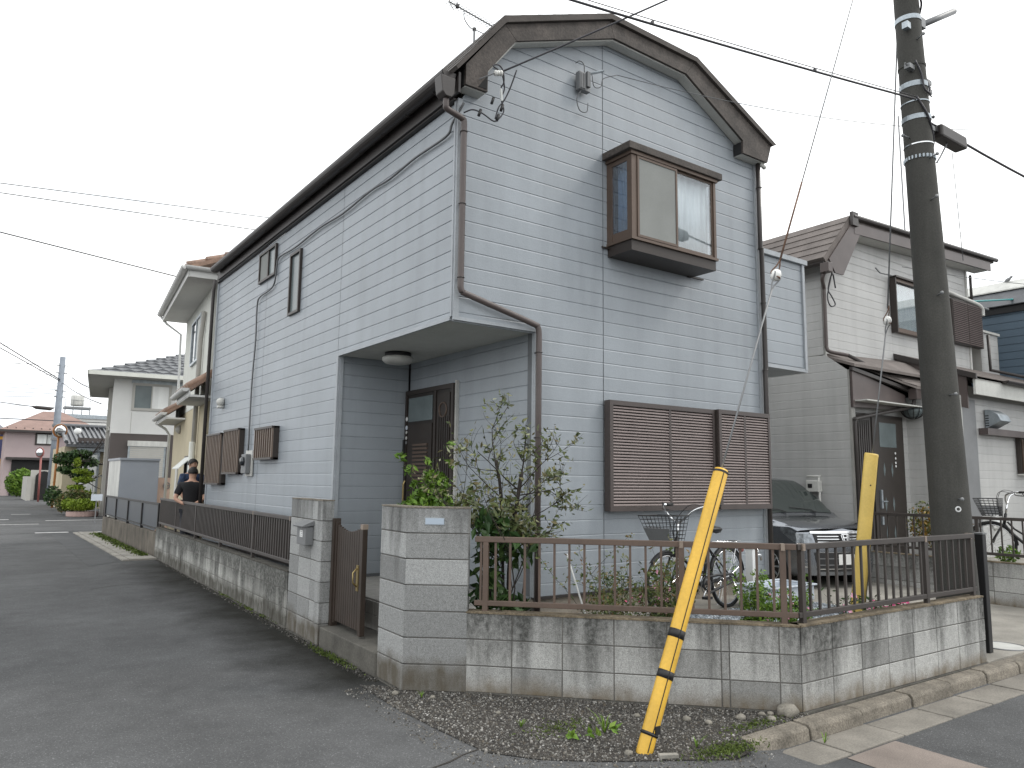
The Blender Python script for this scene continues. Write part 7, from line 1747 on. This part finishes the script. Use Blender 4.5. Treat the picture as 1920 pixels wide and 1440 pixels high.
q = leaves(2600, blob([(3.75, 43, 2.5, .55, .5, .30, 1), (4.35, 43, 2.75, .6, .5, .22, 1), (4.75, 43, 2.35, .5, .5, .25, .9), (3.9, 43, 2.0, .5, .5, .22, .8), (4.5, 43, 1.8, .6, .5, .3, .8), (3.4, 43.5, .7, .4, .6, .5, .8)]), .13, rnd); tag(q.build('crown', M['leaf_dark'], TR), kind='stuff')
tb_ = MB(); tt = []; branches(tb_, (4.3, 43, 0), (0, 0, 1), 2.4, .09, 2, rnd, tt, .4, 4, .01); tb_.build('trunk', M['bark'], TR, True)
T2 = thing('shrub', 'yellow green leafy shrub in front of the dark garden tree', 'shrub', (4.1, 40, 0))
q = leaves(1500, blob([(4.15, 40, 1.9, .35, .3, .12, .7), (4.3, 40, 1.5, .45, .4, .14, 1), (4.0, 40, 2.3, .16, .15, .25, .4), (4.0, 40, 1.15, .4, .3, .12, .7), (4.4, 40, .85, .45, .4, .2, .6), (4.5, 40, 1.75, .2, .2, .1, .3)]), .11, rnd); tag(q.build('leaves', M['leaf_lime'], T2), kind='stuff')
HG = thing('shrub', 'low rounded yellow green bush in a round pinkish planter at the crossing corner', 'shrub', (4.0, 36.6, 0))
q = leaves(3600, blob([(3.95, 36.4, .48, .60, .45, .25, 1), (3.5, 36.8, .5, .3, .3, .25, .4)]), .075, rnd); tag(q.build('leaves', M['leaf_lime'], HG), kind='stuff')
MB().lathe((3.98, 36.5, 0), [(.56, 0), (.60, .02), (.60, .20), (.54, .20)], 24).build('planter', mat('pink_planter', (.42, .30, .27), .9), HG)
H3 = thing('shrub', 'darker green bush behind the planter at the crossing', 'shrub', (3.7, 38.5, 0))
q = leaves(2200, blob([(3.9, 38.6, .6, .65, .45, .5, 1), (3.4, 38.2, .5, .3, .4, .4, .5)]), .10, rnd); tag(q.build('leaves', M['leaf_mid'], H3), kind='stuff')
H4 = thing('shrub', 'round clipped green bush at the foot of the pink house', 'shrub', (3.2, 72, 0))
q = leaves(2600, blob([(3.4, 71, 1.1, 1.15, 1.1, 1.1, 1)]), .17, rnd); tag(q.build('leaves', M['leaf_bright'], H4), kind='stuff')
SG = thing('sign', 'small blank pale sign board on a post at the crossing corner', 'sign', (3.8, 31, 0))
B(3.62, 3.98, 31.0, 31.03, .80, 1.03).build('board', M['tub'], SG); MB().tube([(3.8, 31.05, 0), (3.8, 31.05, .95)], .02, 6).build('post', M['grey'], SG)
GRF = railing('railing', 'grey mesh fence behind the tree at the crossing', [(4.5, 38.8), (6.2, 38.8)], .3, 1.7, 'grey', bar=.02, pitch=.15, rail_h=.04)

# overhead wires on the left
def wire(label, a, b, ext, r=.02, grp=None, s_=0.0, dark=False):
    a, b = Vector(a), Vector(b); d = b-a
    return cable('telephone_cable', label, sag(a-d*ext, b, s_, 24), r, 'cable' if dark else 'cablegrey', 'cable', grp)
wire('thin overhead wire across the upper left sky above the eaves', (0.01, 19, 7.86), (6.27, 20, 8.71), 2.5, .010)
wire('lower of the two thin wires meeting the eaves of the blue house', (0.03, 19, 7.65), (5.72, 20, 8.28), 2.5, .011)
wire('dark single wire dropping towards the tiled eave on the left', (0.09, 18.5, 6.66), (3.9, 19.5, 6.53), 3, .015)
wire('thin wire above the white house roof', (0.52, 33, 6.5), (6.07, 34, 6.75), 3, .006)
wire('second thin wire above the white house roof', (0.52, 33, 6.35), (6.08, 34, 6.59), 3, .006)
wire('heavy cable swinging down to the pale pole from the left edge', (.95, 57, 9.9), (4.39, 58.3, 8.04), 4, .035, None, -.0, True)
wire('second heavy cable beside the one swinging down to the pale pole', (.95, 57, 9.6), (4.39, 58.3, 7.95), 4, .030, None, .0, True)
wire('cable falling from the pale pole to the white house eave', (4.59, 58.4, 7.84), (4.53, 38.0, 4.88), 0, .022, None, .12, True)
wire('short twisted service wire right of the pale pole reaching the white house roof corner', (4.95, 57, 8.1), (6.3, 56, 7.3), 0, .03, None, .1, True)
for a, b in (((1.07, 62, 9.22), (4.31, 58.4, 9.11)), ((1.08, 62, 9.11), (4.36, 58.4, 8.47)), ((1.1, 62, 8.86), (4.37, 58.4, 8.29)), ((1.18, 62, 7.91), (4.43, 58.4, 7.58)), ((1.2, 62, 7.65), (4.44, 58.4, 7.36)), ((1.23, 62, 7.36), (4.47, 58.4, 7.08)), ((1.26, 62, 6.96), (4.47, 58.4, 6.97))):
    wire('straight thin wire strung between the pale pole and the left edge', a, b, 6, .016, 'thin wires at the pale pole')
wire('thick cable entering the splice sleeve left of the pale pole', (1.29, 62, 6.6), (3.2, 58.6, 4.15+2.0), 5, .03, None, 0, True)
for i, z in enumerate((9.9, 11.7, 12.7, 14.6)):
    cable('power_line', 'faint distant power line behind the pale pole', sag((-30, 98, z*1.02), (30, 104, z), .5, 20), .022, 'cablegrey', 'cable', 'distant power lines')
wire('low thick wire passing in front of the pink roof', (1.0, 66, 5.75), (10, 68, 5.9), 3, .035, None, 0, True)

# ------------------------------------------------------------------ people
def person(label, joints, radii, edges, cat='person', smooth_it=2, mt='skin', loc=(0, 0, 0)):
    me = D.meshes.new('person'); me.from_pydata([Vector(p)+Vector(loc) for p in joints], edges, []); me.materials.append(M[mt])
    o = D.objects.new('person', me); C.objects.link(o)
    sk = o.modifiers.new('skin', 'SKIN'); sk.use_smooth_shade = True
    for i, r in enumerate(radii):
        v = me.skin_vertices[0].data[i]; v.radius = r if isinstance(r, tuple) else (r, r); v.use_root = (i == 0)
    sb = o.modifiers.new('sub', 'SUBSURF'); sb.levels = smooth_it; sb.render_levels = smooth_it
    return tag(o, label, cat)
def skinpart(name, parent, joints, radii, edges, mt, loc):
    o = person(None, joints, radii, edges, None, 2, mt, loc); o.name = name; o.data.name = name; o.parent = parent; return o
def mk_person(label, loc, rot, arms, shirt, trouser, sc=1.0):
    """local frame: faces +y, x to its left... built standing 1.72 m; arms: list of (shoulder, elbow, wrist, knuckle)"""
    Rm = Matrix.Rotation(rot, 3, 'Z')
    tr = lambda p: Rm @ (Vector(p)*sc)
    J = [(0, 0, .95), (0, 0, 1.10), (0, .01, 1.25), (0, 0, 1.40), (0, .01, 1.49), (0, .03, 1.57), (0, .03, 1.66), (0, .03, 1.70)]
    Rd = [(.145, .10), (.13, .095), (.15, .105), (.10, .085), (.055, .055), (.075, .088), (.078, .092), (.045, .05)]
    E_ = [(0, 1), (1, 2), (2, 3), (3, 4), (4, 5), (5, 6), (6, 7)]
    for s_, arm in zip((-1, 1), arms):
        b = len(J); J += [(.085*s_, 0, .90), (.09*s_, .01, .50), (.09*s_, -.01, .09), (.095*s_, .10, .04)]; Rd += [.095, .058, .042, .035]
        E_ += [(0, b), (b, b+1), (b+1, b+2), (b+2, b+3)]
        b = len(J); J += arm; Rd += [.062, .042, .028, (.038, .02)]; E_ += [(3, b), (b, b+1), (b+1, b+2), (b+2, b+3)]
        # fingers
        w_, k_ = Vector(arm[2]), Vector(arm[3]); d = (k_-w_).normalized(); sd = d.cross(Vector((0, .3, 1))).normalized(); nn = sd.cross(d)
    P_ = person(label, [tr(p) for p in J], Rd, E_, 'person', 2, 'skin', loc)
    L0 = Vector(loc)
    W = lambda p: L0+tr(p)
    fm = MB()
    for s_, arm in zip((-1, 1), arms):
        w_, k_ = Vector(arm[2]), Vector(arm[3]); d = (k_-w_).normalized(); sd = d.cross(Vector((0, .3, 1))).normalized(); nn = sd.cross(d)
        for q, fl in enumerate((.070, .080, .074, .058)):
            b0 = k_+sd*(.026-.0175*q)-d*.02; fm.tube([W(b0), W(b0+d*fl*.45), W(b0+d*fl*.8+nn*.015), W(b0+d*fl+nn*.035)], [.009, .0085, .008, .006], 6)
        b0 = w_+d*.02+sd*.02; fm.tube([W(b0), W(b0+sd*.030+d*.03), W(b0+sd*.038+d*.06)], [.011, .010, .008], 6)
    fm.build('fingers', M['skin'], P_, True)
    # face and ears
    fc = MB(); hc = Vector((0, .03, 1.625))
    for s_ in (-1, 1): fc.lathe(W(hc+Vector((.080*s_, -.005, .0))), [(.001, -.006), (.022, 0), (.030, .006), (.001, .012)], 10, Rm @ Vector((s_, -.3, 0)))
    fc.prism([W(hc+Vector((-.014, .085, -.035))), W(hc+Vector((.014, .085, -.035))), W(hc+Vector((.006, .088, .02))), W(hc+Vector((-.006, .088, .02)))], Rm @ Vector((0, .024, -.006)))
    fc.build('face_parts', M['skin'], P_, True)
    ey = MB()
    for s_ in (-1, 1): ey.lathe(W(hc+Vector((.030*s_, .088, .015))), [(.010, 0), (.008, .005), (.001, .006)], 8, Rm @ Y_)
    ey.fbox((W(hc), Rm @ X_, Rm @ Y_, Z_), -.022, .022, .085, .094, -.060, -.053); ey.build('eyes_and_mouth', M['hair'], P_)
    hr_ = MB(); vs, fs = [], []
    R2 = random.Random(int(loc[1]*10))
    for i in range(9):
        th = pi*.60*i/8
        for j in range(18):
            a = 2*pi*j/18; front = max(0, sin(a)); t_ = min(th, pi*.60-.75*front); rr = 1+R2.uniform(-.03, .05)
            vs.append(W(Vector((.092*sin(t_)*cos(a)*rr, .03+.108*sin(t_)*sin(a)*rr-.008, 1.640+.100*cos(t_)*rr))))
    for i in range(8):
        for j in range(18): fs.append((i*18+j, i*18+(j+1) % 18, (i+1)*18+(j+1) % 18, (i+1)*18+j))
    hr_.add(vs, fs).build('hair', M['hair'], P_, True)
    # shirt: torso with short sleeves
    SJ = [(0, 0, .93), (0, 0, 1.10), (0, .005, 1.25), (0, 0, 1.385), (0, .0, 1.435), (0, .005, 1.475)]; SR = [(.165, .12), (.155, .118), (.175, .128), (.155, .115), (.105, .092), (.068, .068)]; SE = [(0, 1), (1, 2), (2, 3), (3, 4), (4, 5)]
    for s_, arm in zip((-1, 1), arms):
        a, e = Vector(arm[0]), Vector(arm[1]); b = len(SJ); SJ += [tuple(a), tuple(a.lerp(e, .45)), tuple(a.lerp(e, .78))]; SR += [.083, .072, .068]; SE += [(3, b), (b, b+1), (b+1, b+2)]
    skinpart('shirt', P_, [tr(p) for p in SJ], SR, SE, shirt, loc)
    TJ = [(0, 0, .93)]; TR_ = [(.158, .118)]; TE = []
    for s_ in (-1, 1):
        b = len(TJ); TJ += [(.088*s_, 0, .86), (.09*s_, .01, .50), (.09*s_, -.005, .12)]; TR_ += [.108, .078, .068]; TE += [(0, b), (b, b+1), (b+1, b+2)]
    skinpart('trousers', P_, [tr(p) for p in TJ], TR_, TE, trouser, loc)
    sh = MB()
    for s_ in (-1, 1): sh.lathe(W(Vector((.092*s_, -.06, .035))), [(.03, 0), (.045, .05), (.048, .15), (.03, .22), (.001, .235)], 12, Rm @ Y_)
    sh.build('shoes', M['black'], P_, True)
    return P_
# back to the street, hands clasped behind
mk_person('person in a black t-shirt seen from behind with hands clasped at the back', (3.42, 15.15, .18), radians(-24),
          [[(-.19, 0, 1.385), (-.275, -.09, 1.13), (-.10, -.19, 1.04), (-.02, -.20, 1.03)], [(.19, 0, 1.385), (.275, -.09, 1.13), (.10, -.20, 1.03), (.02, -.22, 1.01)]], 'shirt', 'trouser', .97)
mk_person('dark haired person in a patterned shirt reaching to the window grille behind the other man', (3.58, 15.95, .30), radians(205),
          [[(-.19, 0, 1.385), (-.32, .20, 1.30), (-.34, .46, 1.36), (-.33, .54, 1.38)], [(.19, 0, 1.385), (.27, .02, 1.12), (.22, .16, .92), (.20, .22, .86)]], 'polo', 'trouser', 1.0)

# ------------------------------------------------------------------ put every empty at the foot of its thing
for o in list(D.objects):
    if o.type == 'EMPTY' and o.parent is None and o.name in BASE:
        loc = BASE[o.name]; o.location = loc
        for ch in o.children: ch.matrix_parent_inverse = Matrix.Translation(-loc)
        if o is WH: o.rotation_euler.z = radians(-7)
